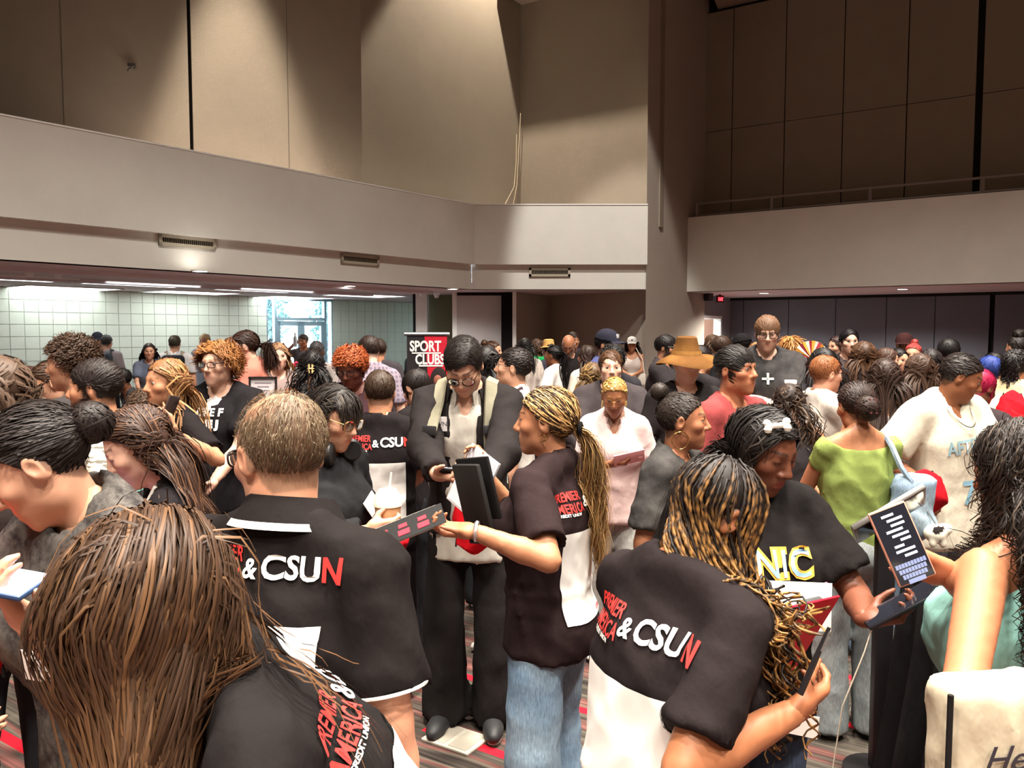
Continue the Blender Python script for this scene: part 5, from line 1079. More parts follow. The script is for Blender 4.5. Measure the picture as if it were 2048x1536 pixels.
def text_mesh(body, size, mat, parent, name='lettering', ext=0.0, bold=.0, align='CENTER', shear=0.0, space=1.0, wid=1.0):
    c = bpy.data.curves.new(name, 'FONT'); c.body = body; c.size = size; c.extrude = ext; c.offset = bold; c.align_x = align; c.shear = shear; c.space_character = space; c.resolution_u = 3
    to = bpy.data.objects.new(name, c); COL.objects.link(to); dg = bpy.context.evaluated_depsgraph_get(); me = bpy.data.meshes.new_from_object(to.evaluated_get(dg)); bpy.data.objects.remove(to); bpy.data.curves.remove(c)
    me.materials.clear(); me.materials.append(mat); me.name = name; o = bpy.data.objects.new(name, me); COL.objects.link(o)
    if parent is not None: o.parent = parent
    if wid != 1.0:
        for v in me.vertices: v.co.x *= wid
    return o
exit_sign()
def speaker_box():
    p = at_y(1417, 592, 16.2); r = empty('wall_speaker', p, 40, label='small dark box speaker mounted under the right balcony soffit', cat='speaker'); m = MB(); m.box((0, 0, 0), (.08, .06, .10), bev=.01); m.build('housing', plain('speaker_dark', (40, 38, 40), .6), r)
    m = MB(); m.box((0, -.062, 0), (.065, .004, .085)); m.build('grille', plain('speaker_grille', (60, 58, 58), .8), r)
speaker_box()
def cable(pts, lab):
    m = MB(); m.tube(pts, .006, 6); m.build('cable', plain('cable_white', (210, 196, 165), .6), None, True, label=lab, cat='cable')
c_ = lambda u, v: at_y(u, v, on_line(u, CR, DL)[1] - .06 if u < 1038 else 15.9) - A(0, .06, 0)
cable([c_(1041, 228), c_(1039, 275), c_(1037, 300), c_(1036, 330), c_(1034, 370), c_(1026, 412)], 'white cable hanging down the corner of the upper wall, longer one')
cable([c_(1033, 270), c_(1032, 330), c_(1028, 375), c_(1008, 414)], 'thin pale cable beside the longer one in the upper corner')
p = on_line(296, K, da) - A(.05, .12, 0); p[2] = at_y(296, 130, p[1])[2]; r = empty('wall_bracket', p, label='tiny metal bracket left on the dark upper wall', cat='bracket')
m = MB(); m.box((0, 0, 0), (.05, .02, .02)); m.tube([(.03, 0, 0), (-.02, -.08, -.10)], .014, 6); m.build('arm', M_METAL, r, True); m = MB(); m.lathe([(.035, 0), (.035, .02)], (0, .06, 0), rx(90), 12); m.build('base_plate', M_METAL, r, True)
# ---------------------------------------------------------------- the crowd
JEANS = dict(c=(112, 138, 162), c2=(150, 172, 190), pat='denim'); DJEANS = dict(c=(52, 62, 80), c2=(70, 82, 100), pat='denim'); GJEANS = dict(c=(150, 150, 146), c2=(176, 176, 172), pat='denim', fit='baggy')
K_ = BLACK; DK = (30, 26, 27)
H_BLK, H_DBR, H_BRN, H_LBR, H_BLO, H_RED = (22, 18, 18), (44, 30, 24), (74, 50, 36), (112, 78, 52), (176, 132, 84), (128, 62, 28)
tee = lambda c=K_, **k: [dict(dict(c=c), **k)]
def long_(c, L=.45, **k): return dict(dict(style='long', L=L, c=c), **k)
def short_(c, L=.05, **k): return dict(dict(style='short', L=L, c=c), **k)
def curly_(c, L=.06, **k): return dict(dict(style='curlyshort', L=L, curl=.007, lam=.032, c=c), **k)

# --- foreground
F1 = person('woman in a black staff tee bending forward, long brown hair covering her face', 285, 1014, .93, 112, lod=0, fem=True, hs=1.08, w=1.08, lean=34, hpitch=30, hyaw=4, neckfwd=.15, skin='light', L='front', R='front',
            hair=long_((62, 44, 32), .52, part=.012, hl=(92, 66, 44), hlf=.25, c2=(112, 78, 50), n=3.2, r=.85, free=True, curl=.007, lam=.26, vol=.055, var=.16, Lv=.06, wwind=(-.30, 0, 0), clear=.35, grav=.36, clump=.10, layer=.25), tops=tee((28, 25, 25), neck='crew'), legs=dict(c=(30, 30, 34)))
union_print(F1, .95)
F2 = person('older man in a black polo with white collar stripe, thinning grey-brown hair, seen from behind', 556, 783, 1.46, -18, lod=0, w=1.06, hs=1.08, hyaw=62, hpitch=12, lean=6, skin=(222, 160, 128), rec=1.5, hair=dict(style='short', L=.020, c=(92, 76, 58), flow='crown', thick=.006, lift=.10, mess=.2, n=.75, r=.55, hl=(128, 112, 90), hlf=.3, nocap=True, thin=.6), L='chest', R=dict(p='down'),
            tops=[dict(c=(30, 26, 26), neck='collar', loose=.006, sleeve='short', hem=-.14)], scalp=.55, nose=1.1, beard=.12, beardc=(150, 130, 110), legs=dict(c=(34, 34, 38)))
a_ = F2['arms']['R']; d_ = nrm(a_['el'] - a_['sh']); x_ = nrm(np.cross(d_, A(0, 1, 0))); y_ = np.cross(d_, x_); an = np.linspace(0, 2 * math.pi, 24, endpoint=False)[:, None]; m = MB(); m.tube((a_['sh'] + (a_['el'] - a_['sh']) * .785 + .0765 * (np.cos(an) * x_ + np.sin(an) * y_)) * F2['s'], .003, 5, close=True); m.build('sleeve_piping', plain('piping_white', (226, 222, 214), .8), F2['made'][-1][0], True)
glasses(F2, (26, 22, 22), 'rect', .024); collar(F2, (30, 26, 26), .078, .055, stripe=(236, 232, 222), flare=.036, up=.075); union_print(F2, .95, dz=.05)
A3 = person('woman with long dark brown hair and black top looking down, pale strap on her shoulder', 272, 806, 2.1, 112, lod=0, fem=True, w=1.1, hpitch=32, lean=6, skin='fair', jaw=1.08, lid=-22, L='phone', R='phone', hair=long_((58, 40, 32), .44, part=-.01, hl=(104, 72, 50), hlf=.15, n=1.3, r=.9, vol=.014, clear=2.0, cleary=-.015, clearz=.10), tops=tee((30, 27, 29), neck='scoop'))
A2 = person('person in an acid-washed dark tee with tied-up black hair and paper name tag', 70, 800, 1.45, 152, lod=0, fem=True, w=.92, hpitch=36, hyaw=-44, lean=8, skin='light', lid=-18, hair=dict(style='bun', L=.2, c=(34, 27, 25), tie=(.0, -.118, .005), bunr=.042, bunoff=(0, -.015, 0), vol=.02), tops=tee((44, 41, 41), pat='acid', c2=(92, 88, 84), loose=.016), L=dict(px=(58, 1245, 1.22), wpalm=(0, -.3, 1), curl=.5, pole=(0, -.3, -1)), R='chest', legs=DJEANS)
name_tag(A2, .055, -.01, 'RIL', txt2='19')
h = A2['hand']('L'); held_phone('glowing phone lying in the hand of the person in acid-washed tee', h[0] + A(-.01, -.01, .03), (-1, .15, .12), (.1, -.2, 1), (46, 70, 110))
h3 = A3['hand']('L'); held_phone('lit phone held low by the woman with the pale shoulder strap', h3[0] + A(-.03, .02, .02), (-.8, .1, .55), (.55, .1, .8), (30, 30, 34), glow=2.5)
strap(A3, [(-.10, .11, .05), (-.105, .085, .13), (-.10, .02, .205), (-.105, -.06, .19), (-.10, -.12, .08)], .014, (214, 208, 200), -1, 'strap')

# --- left group
person('woman with long grey-brown hair at the left edge, seen from behind', -12, 703, 2.3, 60, lod=1, fem=True, hair=long_((84, 66, 54), .34, n=1.4, curl=.01, lam=.16, vol=.02), tops=tee((60, 52, 50)))
A4 = person('bearded man with smooth dark hair in a speckled knit shirt, in profile', 186, 713, 2.98, 98, lod=1, skin='tan', beard=.92, hpitch=4, hair=short_((34, 26, 24), .075, flow='side', part=.05, lift=.18, mess=.05, n=1.2), tops=tee((206, 200, 186), pat='knit', c2=(96, 92, 84), sleeve='short'), L=dict(px=(108, 925, 2.66), curl=.55, wpalm=(1, .3, .2), wf=(0, 0, 1)), R='front')
person('young man with tall curly dark hair and a thin moustache, in profile', 140, 664, 3.4, 96, lod=1, skin=(214, 158, 126), beard=.18, hpitch=6, hair=curly_((62, 44, 32), .030, lift=.55, n=1.6, thick=.026, r=.8), tops=tee((60, 56, 56)), nose=1.1)
person('young woman with pulled-back brown hair looking down beside the curly-haired man', 99, 719, 3.75, 118, lod=1, fem=True, skin='light', hpitch=24, lid=-12, hair=dict(style='pony', L=.3, c=(70, 50, 38), tie=(0, -.11, .0)), tops=tee((40, 38, 40)))
person('person with reddish dark brown hair behind the left group, facing away', 56, 729, 4.4, 40, lod=1, fem=True, hair=long_((58, 34, 28), .3), tops=tee((50, 46, 48)))
A8 = person('woman with straight honey-blonde hair talking with her hand raised, black tee', 330, 712, 3.5, 140, lod=1, fem=True, w=1.0, sw=.145, skin='tan', hpitch=4, mouth=1.0, lip=1.15, hair=long_((128, 90, 58), .40, part=-.02, hl=(172, 128, 84), hlf=.4, n=1.1), tops=tee(DK), L=dict(px=(348, 868, 3.15), curl=.45, wpalm=(-.7, -.4, .2), wf=(-.25, 0, 1), point=True), R='chest')
wristband(A8, 'L', (196, 160, 90), metal=True)
A9 = person('young man with wavy ginger-blond hair, glasses and a black tee with white lettering', 434, 677, 4.15, 172, lod=1, skin='fair', hpitch=4, hyaw=-8, hair=curly_((150, 98, 54), .075, lift=.35, flow='side', part=.0, n=1.0, lam=.05), tops=[dict(c=(235, 232, 230), neck='crew'), dict(c=(30, 28, 30), neck='v')], L='front', R='down')
glasses(A9, (40, 34, 34), 'rect', .021); print_text(A9, 'HERE F', .052, -.02, .078, (238, 236, 232), False, bold=.002, wid=1.05); print_text(A9, 'THE J', .052, -.02, .02, (238, 236, 232), False, bold=.004, wid=1.1)
A10 = person('woman in a salmon pink top with a low dark ponytail, in profile', 488, 658, 5.7, 102, lod=1, fem=True, w=1.15, skin='fair', hpitch=14, lean=4, hair=dict(style='pony', L=.22, c=(52, 34, 28), tie=(0, -.115, -.02)), tops=tee((222, 140, 122), loose=.01), L='front', R='reach'); name_tag(A10, .06, .03)
person('woman in a plaid shirt half hidden behind the one in salmon pink', 463, 671, 6.7, 105, lod=2, fem=True, skin='fair', hair=long_((92, 62, 44), .3), tops=tee((170, 176, 190), pat='plaid', c2=(70, 80, 110), sleeve='long'))
A12 = person('young woman with long straight fair hair in a taupe tee with name tag', 556, 682, 6.2, -158, lod=2, fem=True, skin='fair', hair=long_((148, 112, 84), .46, hl=(190, 156, 120), hlf=.35), tops=tee((142, 124, 120)), L='front', R='down'); name_tag(A12, -.02, .0)
A13 = person('woman in a beige lace tank, wavy black hair in a gold claw clip', 624, 697, 5.4, 8, lod=1, fem=True, skin='tan', hair=long_(H_BLK, .48, curl=.014, lam=.12, part=0), tops=tee((206, 176, 140), pat='lace', c2=(160, 126, 96), sleeve='none', neck='scoop')); claw_clip(A13, (0, -.118, -.03), (226, 190, 130))
A14 = person('man in a dark grey top drinking from a bottle in front of the glass doors', 606, 667, 13.0, 168, lod=2, skin='tan', hair=short_((70, 60, 54)), tops=tee((120, 120, 128)), R=dict(p='face'), L='down')
h = A14['hand']('R'); m = MB(); m.lathe([(.03, -.09), (.032, 0), (.03, .06), (.012, .09), (.012, .12)], n=12); r = empty('water_bottle', h[0] + A(0, -.02, .03), label='clear water bottle at the lips of the man by the glass doors', cat='bottle'); m.build('bottle_body', plain('bottle_clear', (220, 235, 240), .1), r, True); m = MB(); m.lathe([(.014, .118), (.014, .14)], n=10); m.build('bottle_cap', plain('cap_white', (240, 240, 240), .4), r)
person('man with close-cropped grey hair and a pale grey tee, back turned near the glass doors', 634, 681, 8.2, -12, lod=2, skin='dark', hair=dict(style='fade', L=.012, c=(70, 66, 68)), tops=tee((186, 176, 172)))
A16 = person('man with short curly copper-red hair and glasses looking down', 700, 690, 4.4, 172, lod=1, skin=(128, 76, 62), hpitch=22, lid=-5, hair=curly_((156, 76, 38), .035, n=1.4, lift=.5, thick=.025, lam=.02), tops=tee((62, 40, 46)), L='phone', R='phone', nose=1.25, lip=1.25); glasses(A16, (28, 24, 26), 'round')
A17 = person('man in a striped grey-lilac shirt leaning over, short dark hair', 737, 669, 6.2, 30, lod=2, skin='fair', lean=14, side=6, hpitch=14, hair=short_((50, 38, 34), .03), tops=tee((146, 134, 146), pat='plaid', c2=(112, 104, 120)))
person('dark-haired man partly hidden behind the man in the striped shirt', 757, 675, 8.0, 15, lod=2, hair=short_((60, 46, 40), .03), tops=tee((70, 66, 70)))
person('man in a black shirt standing behind the sport clubs banner', 832, 664, 8.5, 70, lod=2, w=1.15, hair=short_(H_BLK, .03), tops=tee((44, 46, 50)))
A19 = person('man with a faded haircut and black staff tee standing before the banner', 760, 737, 3.7, 4, lod=1, w=1.1, skin='tan', hpitch=8, hair=dict(style='short', L=.028, c=(60, 46, 36), flow='crown', lift=.25, thick=.014), scalp=.35, tops=tee(DK), L='front', R='front')
union_print(A19, .95)
m = MB(); an = np.linspace(0, 2 * math.pi, 24, endpoint=False); m.tube([(A19['Nb'] + A19['R2'] @ A(.064 * math.sin(a), -.062 * math.cos(a) + .012, .012 - .03 * (1 - math.cos(a)) / 2)) * A19['s'] for a in an], .0016, 5, close=True); m.build('necklace', plain('gold_chain', (200, 150, 60), .3, 1.0), A19['root'], True)
A20 = person('young woman with a black bob, round glasses, black jacket and headphones round her neck', 668, 765, 2.6, -118, lod=0, fem=True, skin='light', hpitch=20, lid=-4, hair=dict(style='bob', L=.20, c=(36, 30, 27), bangs=.085, part=.0, vol=.022, n=1.2, Lv=.06, hl=(70, 58, 48), hlf=.12), tops=[dict(c=(34, 34, 36), sleeve='long', loose=.012, hem=-.16, name='jacket')], R=dict(px=(738, 1062, 2.42), wpalm=(.25, .9, .25), wf=(.85, .15, .1), curl=.7), L='down')
glasses(A20, (190, 150, 90), 'round', .024, True); name_tag(A20, .05, .02, rot=20)
def headphones(I):
    m = MB(); an = np.linspace(-2.2, 2.2, 20); N, R2, s = I['Nb'], I['R2'], I['s']; m.tube([(N + R2 @ A(.082 * math.sin(a), -.085 * math.cos(a) + .02, .025)) * s for a in an], .011, 8); q = m.build('headphones', plain('headphone_black', (26, 26, 28), .45), I['root'], True)
    for sd in (-1, 1): m = MB(); m.lathe([(.030, -.02), (.038, -.012), (.038, .012), (.030, .02)], (N + R2 @ A(sd * .062, .085, .01)) * s, R2 @ rx(90) @ ry(sd * 30), 18); m.build('ear_cup', plain('headphone_black', (26, 26, 28), .45), q, True)
headphones(A20)
def iced_coffee(I):
    h = I['hand']('R'); p = h[0] + h[2] * .055; r = empty('iced_coffee', p - A(0, 0, .07), label='iced coffee in a clear domed cup wrapped in a red cloth', cat='drink')
    m = MB(); m.lathe([(.030, 0), (.042, .115), (.0425, .118)], n=20); m.build('cup', plain('coffee_milky', (196, 160, 120), .15), r, True)
    m = MB(); m.lathe([(.045, .116), (.045, .124), (.043, .128), (.040, .150), (.028, .168), (.012, .172)], n=20); m.build('dome_lid', plain('lid_clear', (232, 222, 196), .12), r, True)
    m = MB(); m.tube([(0, 0, .12), (.012, 0, .22)], .0035, 8); m.build('straw', plain('straw_green', (220, 226, 220), .4), r, True)
    m = MB(); m.box((0, -.0375, .06), (.016, .001, .028), rx(-6)); m.build('sticker', plain('sticker_white', (240, 238, 232), .6), r)
    r2 = empty('red_cloth', p + A(0, 0, -.075), label='crumpled red cloth under the iced coffee cup', cat='cloth'); F = Field([(ell((0, 0, 0), (.06, .05, .035)), 0), (ell((.035, -.02, .01), (.035, .03, .025)), .02)], .008); F.wrinkle(.012, 3, (.03, .07)); V, Q = F.mesh(); mesh_np('folds', V, Q, cloth((190, 22, 34)), r2)
iced_coffee(A20)
person('dark-haired person in black stooping behind the man with the backpack', 832, 737, 4.4, 48, lod=1, skin='light', lean=12, hpitch=30, hair=short_((36, 30, 28), .075, n=1.2), tops=tee(DK), L='phone', R='phone')
A22 = person('tall young man in a black jacket reading his phone, olive backpack straps', 927, 668, 3.30, 174, lod=0, skin=(226, 176, 148), hpitch=42, lean=7, lid=-24, hair=short_((34, 29, 27), .062, flow='side', part=-.035, lift=.30, mess=.08, n=1.4, thick=.020), tops=[dict(c=(226, 220, 208), neck='v', hem=-.20, sleeve='none', name='shirt'), dict(c=(38, 34, 34), sleeve='long', open=.05, loose=-.004, hem=-.08, neck='collar', name='jacket')],
             R=dict(px=(876, 965, 2.92), wpalm=(.3, -.1, .9), wf=(.75, -.55, .0), curl=.6), L=dict(px=(958, 985, 2.92), wpalm=(-.4, -.1, .8), wf=(-.75, -.5, .1), curl=.6), legs=dict(c=(34, 31, 31), fit='wide'), shoes=((40, 40, 42), (226, 222, 212)))
glasses(A22, (58, 36, 24), 'round', .025, drop=.006); collar(A22, (226, 220, 208), .060, .055, 0, openf=.5, drop=.004); collar(A22, (38, 34, 34), .072, .05, 1, openf=.85, flare=.028, name='jacket_collar'); backpack(A22, (120, 116, 100), 'olive grey backpack worn by the young man reading his phone', (134, 130, 112))
held_phone('black phone held in both hands by the young man in glasses', (A22['hand']('R')[0] + A22['hand']('L')[0]) / 2 + A(0, -.01, .03), (1, -.1, -.06), (.05, .55, .8), (20, 20, 22), True, 1.05); name_tag(A22, -.085, .10, 'WN', 1, w=.045, h=.06)
A23 = person('woman in a black staff tee and wide pale jeans with a blonde-streaked ponytail', 1090, 768, 2.42, 62, lod=0, fem=True, w=1.12, sw=.17, skin='olive', hyaw=14, hpitch=2, hair=dict(style='pony', L=.46, c=(52, 38, 30), hl=(196, 154, 100), hlf=.55, tie=(0, -.118, -.035), c2=(196, 156, 104), n=1.3, r=.8, vol=.028, taildir=(0, -1, -.5), curl=.012, lam=.2), tops=tee((42, 31, 32), hem=-.10, loose=.004),
             L=dict(px=(945, 1062, 2.12), wpalm=(-.2, -.2, .9), wf=(-.95, .1, .05), curl=.6), R=dict(px=(975, 955, 2.5), wpalm=(-.6, -.5, .3), wf=(-.4, .2, .9), curl=.5), legs=dict(JEANS, fit='wide'), stride=.03)
hair_tie(A23, (0, -.118, -.035)); union_print(A23, .9); wristband(A23, 'L', (200, 200, 205), metal=True); hoop(A23, -1, .010)
print_text(A23, 'R', .07, .07, .03, (235, 232, 228), False, bold=.003)
hl = A23['hand']('L')[0]; hr = A23['hand']('R')[0]
tb = sheet('white tablet held upright by the ponytailed woman', hr + A(-.02, -.05, -.06), (.42, -.1, .9), (-.7, -.75, .2), .14, .20, (206, 204, 210), .012, 'tablet', 'tablet', .004, .4); m = MB(); m.box((0, .0065, 0), (.062, .0006, .092)); m.build('screen', plain('tablet_screen_grey', (196, 192, 200), .2), tb)
cbk = sheet('black tablet case hanging open below the white tablet', hl + A(.055, .10, .07), (-.22, .0, 1), (-.80, -.58, .1), .13, .185, (17, 15, 15), .016, 'tablet_case', 'tablet case', .006, .7)
m = MB(); m.box((.0, -.025, .015), (.063, .006, .09), rz(12), bev=.004); m.build('flap', plain('case_flap_black', (20, 18, 18), .8, 0, .15), cbk, True)
for i, (dx, dz, c, lab) in enumerate(((-.10, -.012, (14, 13, 14), 'top black and red flyer in the ponytailed woman\'s hand'), (-.115, -.02, (226, 222, 216), 'white flyer under the black and red one'), (-.13, -.03, (206, 200, 190), 'lowest flyer of the bundle in the ponytailed woman\'s hand'))):
    q = sheet(lab, hl + A(dx - .02, -.015 + .01 * i, dz + .02), (1, .12, .38), (-.2, -.35, .9), .10, .22, c, .0012 + .001 * i, 'flyer', 'flyer')
    if i == 0:
        for k in range(3):
            m = MB(); m.box((-.02, .0016, -.06 + k * .055), (.012, .0006, .016)); m.box((.012, .0016, -.06 + k * .055), (.009, .0006, .012)); m.build('red_mark', plain('print_red_flyer', (210, 40, 56), .6), q)
hg = at_y(948, 960, 2.95); drawstring_bag('red drawstring bag hanging at the waist of the young man in glasses', (hg[0], hg[1] - .02, hg[2] - .27), .16, .30, d=.05)

# --- behind the middle
A24 = person('man with cropped dark hair and thin glasses in a white shirt, in profile', 1026, 690, 4.3, 80, lod=1, skin='light', hpitch=-4, hair=dict(style='short', L=.028, c=(34, 26, 24), flow='fwd', lift=.5, thick=.02), scalp=.75, tops=tee((228, 224, 216), neck='collar')); glasses(A24, (60, 48, 44), 'rect', .020, True); collar(A24, (228, 224, 216), .064, .04)
strap(A24, strap_path(A24, -1, .10, .03), .045, (70, 54, 60), -1, 'bag_strap')
person('woman with brown hair in a small high bun and white top, in profile', 987, 680, 8.5, -104, lod=2, fem=True, skin='light', hair=dict(style='bun', L=.2, c=H_BRN, tie=(0, -.10, .06), bunr=.04), tops=tee((226, 216, 206)))
person('woman with long wavy black hair half hidden behind the young man in glasses', 974, 688, 4.9, -10, lod=1, fem=True, hair=long_(H_BLK, .5, curl=.012, lam=.1), tops=tee((60, 54, 58)))
person('woman with black hair and headband in a cream cable-knit sweater, facing away', 1050, 674, 9.2, -8, lod=2, fem=True, hair=long_(H_BLK, .3), tops=tee((226, 214, 204), pat='knit', c2=(190, 178, 170), sleeve='long'))
person('person with curly brown hair in a bright green top at the far table', 1074, 677, 10.2, 20, lod=2, fem=True, hair=curly_(H_BRN, .06), tops=tee((40, 170, 96)))
B2 = person('person wearing a tan straw fedora at the far table', 1097, 674, 9.8, 30, lod=2, hair=short_(H_DBR, .03), tops=tee((60, 60, 70)), hat=.06)
m = MB(); m.lathe([(.0, .178), (.05, .182), (.075, .17), (.083, .10), (.088, .07), (.135, .06), (.137, .064), (.09, .078)], n=24, cap=False); m.v = [tuple(B2['head'](A(*p) + A(0, -.012, -.015))) for p in m.v]; m.build('straw_hat', plain('straw', (206, 164, 96), .8, bump=(120, .5, .005)), B2['root'], True)
B3 = person('woman with long curly black ponytail, white tee over black sleeves', 1106, 688, 8.1, 62, lod=2, fem=True, skin='brown', hair=dict(style='pony', L=.42, c=H_BLK, tie=(0, -.11, .02), curl=.02, lam=.07), tops=[dict(c=(26, 24, 26), sleeve='long'), dict(c=(232, 226, 222))], L='hip', R='front')
person('bald man with a white beard and glasses in a black tee looking down', 1137, 671, 8.95, 172, lod=2, skin=(176, 116, 84), hpitch=36, lid=-15, beard=.9, beardc=(206, 200, 194), hair=dict(style='bald', c=(120, 110, 100)), tops=tee(DK), L='phone', R='phone')
glasses(PEOPLE[-1], (40, 36, 36), 'rect', .02)
person('dark-haired man in navy behind the bald man', 1147, 662, 10.9, -155, lod=2, hair=short_(H_DBR, .05), tops=tee((52, 54, 80)))
person('woman with wavy dark shoulder-length hair in a cream tee, back turned at the red table', 1172, 688, 7.5, 34, lod=2, fem=True, skin='light', hair=long_((52, 38, 32), .26, curl=.012, lam=.09), tops=tee((234, 226, 212)), L='down', R='reach', legs=dict(c=(30, 30, 34)))
B7 = person('man in a navy ball cap and denim jacket, in profile', 1216, 656, 6.5, -122, lod=2, skin='tan', hair=short_(H_BLK, .03), hat=.012, tops=tee((64, 68, 104), sleeve='long', loose=.01), beard=.3); cap(B7, (40, 40, 52), txt='SD')
person('woman with long brown hair streaked blonde and a blue jacket, back turned', 1184, 722, 5.25, 8, lod=1, fem=True, hair=long_((88, 66, 42), .48, hl=(150, 118, 72), hlf=.3), tops=tee((78, 84, 130), sleeve='long'))
person('person with short curly black hair in front of the man in the navy cap', 1224, 686, 6.05, 15, lod=1, hair=curly_(H_BLK, .05), tops=tee((46, 44, 48)))
B10 = person('woman in a white cap and white tank leaning by the column', 1264, 672, 12.6, 172, lod=2, fem=True, skin='tan', hair=long_(H_DBR, .3), hat=.012, tops=tee((238, 226, 220), sleeve='none', neck='scoop'), L='phone', R='phone', legs=dict(c=(40, 38, 40))); cap(B10, (240, 238, 236), txt='A', tc=(30, 30, 36))
bg = B10['world'](B10['tor'](A(-.07, .17, -.22))); r = empty('shoulder_bag', bg, 172, label='white shoulder bag worn by the woman in the white cap', cat='bag'); m = MB(); m.box((0, 0, 0), (.15, .04, .09), bev=.02); m.build('bag_body', plain('white_leather', (226, 222, 212), .4), r, True); m = MB(); m.box((0, .042, .0), (.03, .004, .02)); m.build('clasp', plain('clasp_dark', (50, 44, 40), .4), r)
m = MB(); m.tube([(-.13, 0, .08), (-.10, -.06, .3), (.02, -.15, .52), (.10, -.2, .40)], .008, 6); m.build('bag_strap', plain('white_leather', (226, 222, 212), .4), r, True)
C1 = person('young man with side-swept brown hair in a dark jacket behind the pink shirt', 1222, 697, 4.85, 178, lod=1, skin='fair', hpitch=2, hair=short_((86, 60, 42), .07, flow='side', part=.04, lift=.25, n=1.1), tops=tee((62, 56, 58), sleeve='long', loose=.015, name='jacket'), L='front', R='front'); name_tag(C1, .12, .02, w=.10, h=.06)
C2 = person('girl with blonde cornrow braids and glasses in a pale pink shirt reading her phone', 1229, 752, 4.15, 172, lod=1, fem=True, skin='brown', hpitch=22, lean=4, lid=-14, hair=dict(style='pony', L=.2, c=(150, 112, 60), hl=(206, 172, 104), hlf=.5, tie=(0, -.115, .03), n=.8, r=1.1, vol=.003), nose=1.2, lip=1.2, tops=[dict(c=(240, 210, 206), neck='v', hem=-.12, loose=.006)], R=dict(px=(1222, 928, 3.95), wpalm=(.4, .1, .8), wf=(.8, -.3, .1), curl=.6), L='down', legs=dict(GJEANS, fit='baggy'))
glasses(C2, (196, 150, 90), 'round', .025, True); collar(C2, (240, 210, 206), .058, .05, openf=.6, drop=.006)
h = C2['hand']('R'); held_phone('pink phone held by the girl in the pale pink shirt', h[0] + A(.03, -.02, .03), (.95, .1, .2), (-.2, .75, .5), (228, 168, 170), True, 1.05)
C3 = person('bearded man in glasses and a black staff shirt with red patch, in profile', 1334, 667, 7.0, -116, lod=2, skin='tan', w=1.2, beard=.9, hair=short_((28, 24, 24), .07), tops=tee((48, 44, 46), loose=.01), L='phone', R='phone'); glasses(C3, (30, 28, 30), 'rect'); print_panel(C3, -.06, .02, .07, .05, (200, 40, 48), False)
C4 = person('man in a wide-brimmed tan hat and black tee', 1375, 661, 4.47, -168, lod=1, skin='fair', beard=.25, beardc=(120, 84, 60), hpitch=2, hair=short_(H_BRN, .03), hat=.066, tops=tee((40, 37, 38)))
def wide_hat(I):
    n = 40; a = np.linspace(0, 2 * math.pi, n, endpoint=False); prof = [(.0, .140), (.030, .152), (.050, .168), (.062, .160), (.072, .12), (.084, .075), (.096, .052)]; R_ = []
    for r_, z in prof: R_.append(np.stack([r_ * np.cos(a) * .98, r_ * np.sin(a) * 1.14 - .014, z - (.018 * np.exp(-(np.cos(a) / .35) ** 2) if r_ < .05 else 0) + 0 * a], 1))
    for r_, dz in ((.115, .0), (.15, .006), (.185, .008), (.188, .002), (.15, -.001), (.098, .044 - .052)):
        wv = (.022 * np.sin(2 * a + .9) - .050 - .02 * np.cos(a - .3)) * ((r_ - .096) / .09) ** 1.3 if r_ > .097 else 0; R_.append(np.stack([r_ * np.cos(a), r_ * np.sin(a) * 1.08 - .014, .050 + dz + wv], 1))
    m = MB(); m.quadgrid(np.array([[I['head'](p) for p in q] for q in R_]), closev=True); q = m.build('hat', cloth((116, 80, 40), 'plain', (96, 64, 32)), I['root'], True)
    m = MB(); m.quadgrid(np.array([[I['head'](p) for p in np.stack([r_ * np.cos(a) * .985, r_ * np.sin(a) * 1.14 - .014, z + 0 * a], 1)] for r_, z in ((.0945, .056), (.0925, .078))]), closev=True); m.build('hat_band', cloth((168, 122, 68)), q, True)
wide_hat(C4)
C5 = person('woman with a high bun and gold hoop earrings in a washed charcoal tee', 1367, 778, 2.78, -128, lod=0, fem=True, w=1.12, skin=(178, 118, 86), hyaw=26, hpitch=2, lid=4, lip=1.15, lipc=(150, 74, 66), hair=dict(style='bun', L=.2, c=(48, 40, 36), tie=(0, -.085, .085), bunr=.036, bunoff=(0, -.02, .03), vol=.006), tops=tee((72, 70, 68), pat='wash', c2=(48, 46, 46), loose=.006), R='down', L='hip', thick=.01, legs=dict(c=(36, 36, 40)))
hoop(C5, 1, .030); hoop(C5, -1, .030); print_text(C5, 'BIGG', .066, -.06, .005, (206, 204, 198), False, bold=.001, wid=.95); print_text(C5, 'GREATEST RAPPER OF', .017, -.06, .066, (206, 204, 198), False); 
C6 = person('young man with smooth black hair in a maroon tee looking aside', 1474, 686, 3.55, -140, lod=1, skin=(186, 122, 90), w=1.1, hpitch=0, nose=1.15, hair=short_((30, 26, 24), .068, flow='fwd', lift=.16, mess=.06, n=1.3, part=.0), tops=tee((138, 62, 62)))
C7 = person('tall man with brown bowl-cut hair and glasses, arms folded, washed black tee', 1535, 628, 5.6, 172, lod=1, skin='fair', hpitch=12, hyaw=-6, lid=-6, hair=short_((98, 70, 50), .085, flow='fwd', lift=.22, mess=.08, n=1.2), tops=tee((64, 62, 62), pat='wash', c2=(44, 43, 44), loose=.012), L='fold', R='fold'); glasses(C7, (24, 22, 24), 'round', .024)
print_text(C7, '+', .16, -.01, .0, (214, 222, 216), False, bold=.001)
person('person with a black cap bearing a small white mark, far right of the doorway', 1482, 665, 8.2, 62, lod=2, hair=short_(H_BLK, .03), hat=.012, tops=tee((40, 40, 44))); cap(PEOPLE[-1], (30, 28, 30), txt='L')
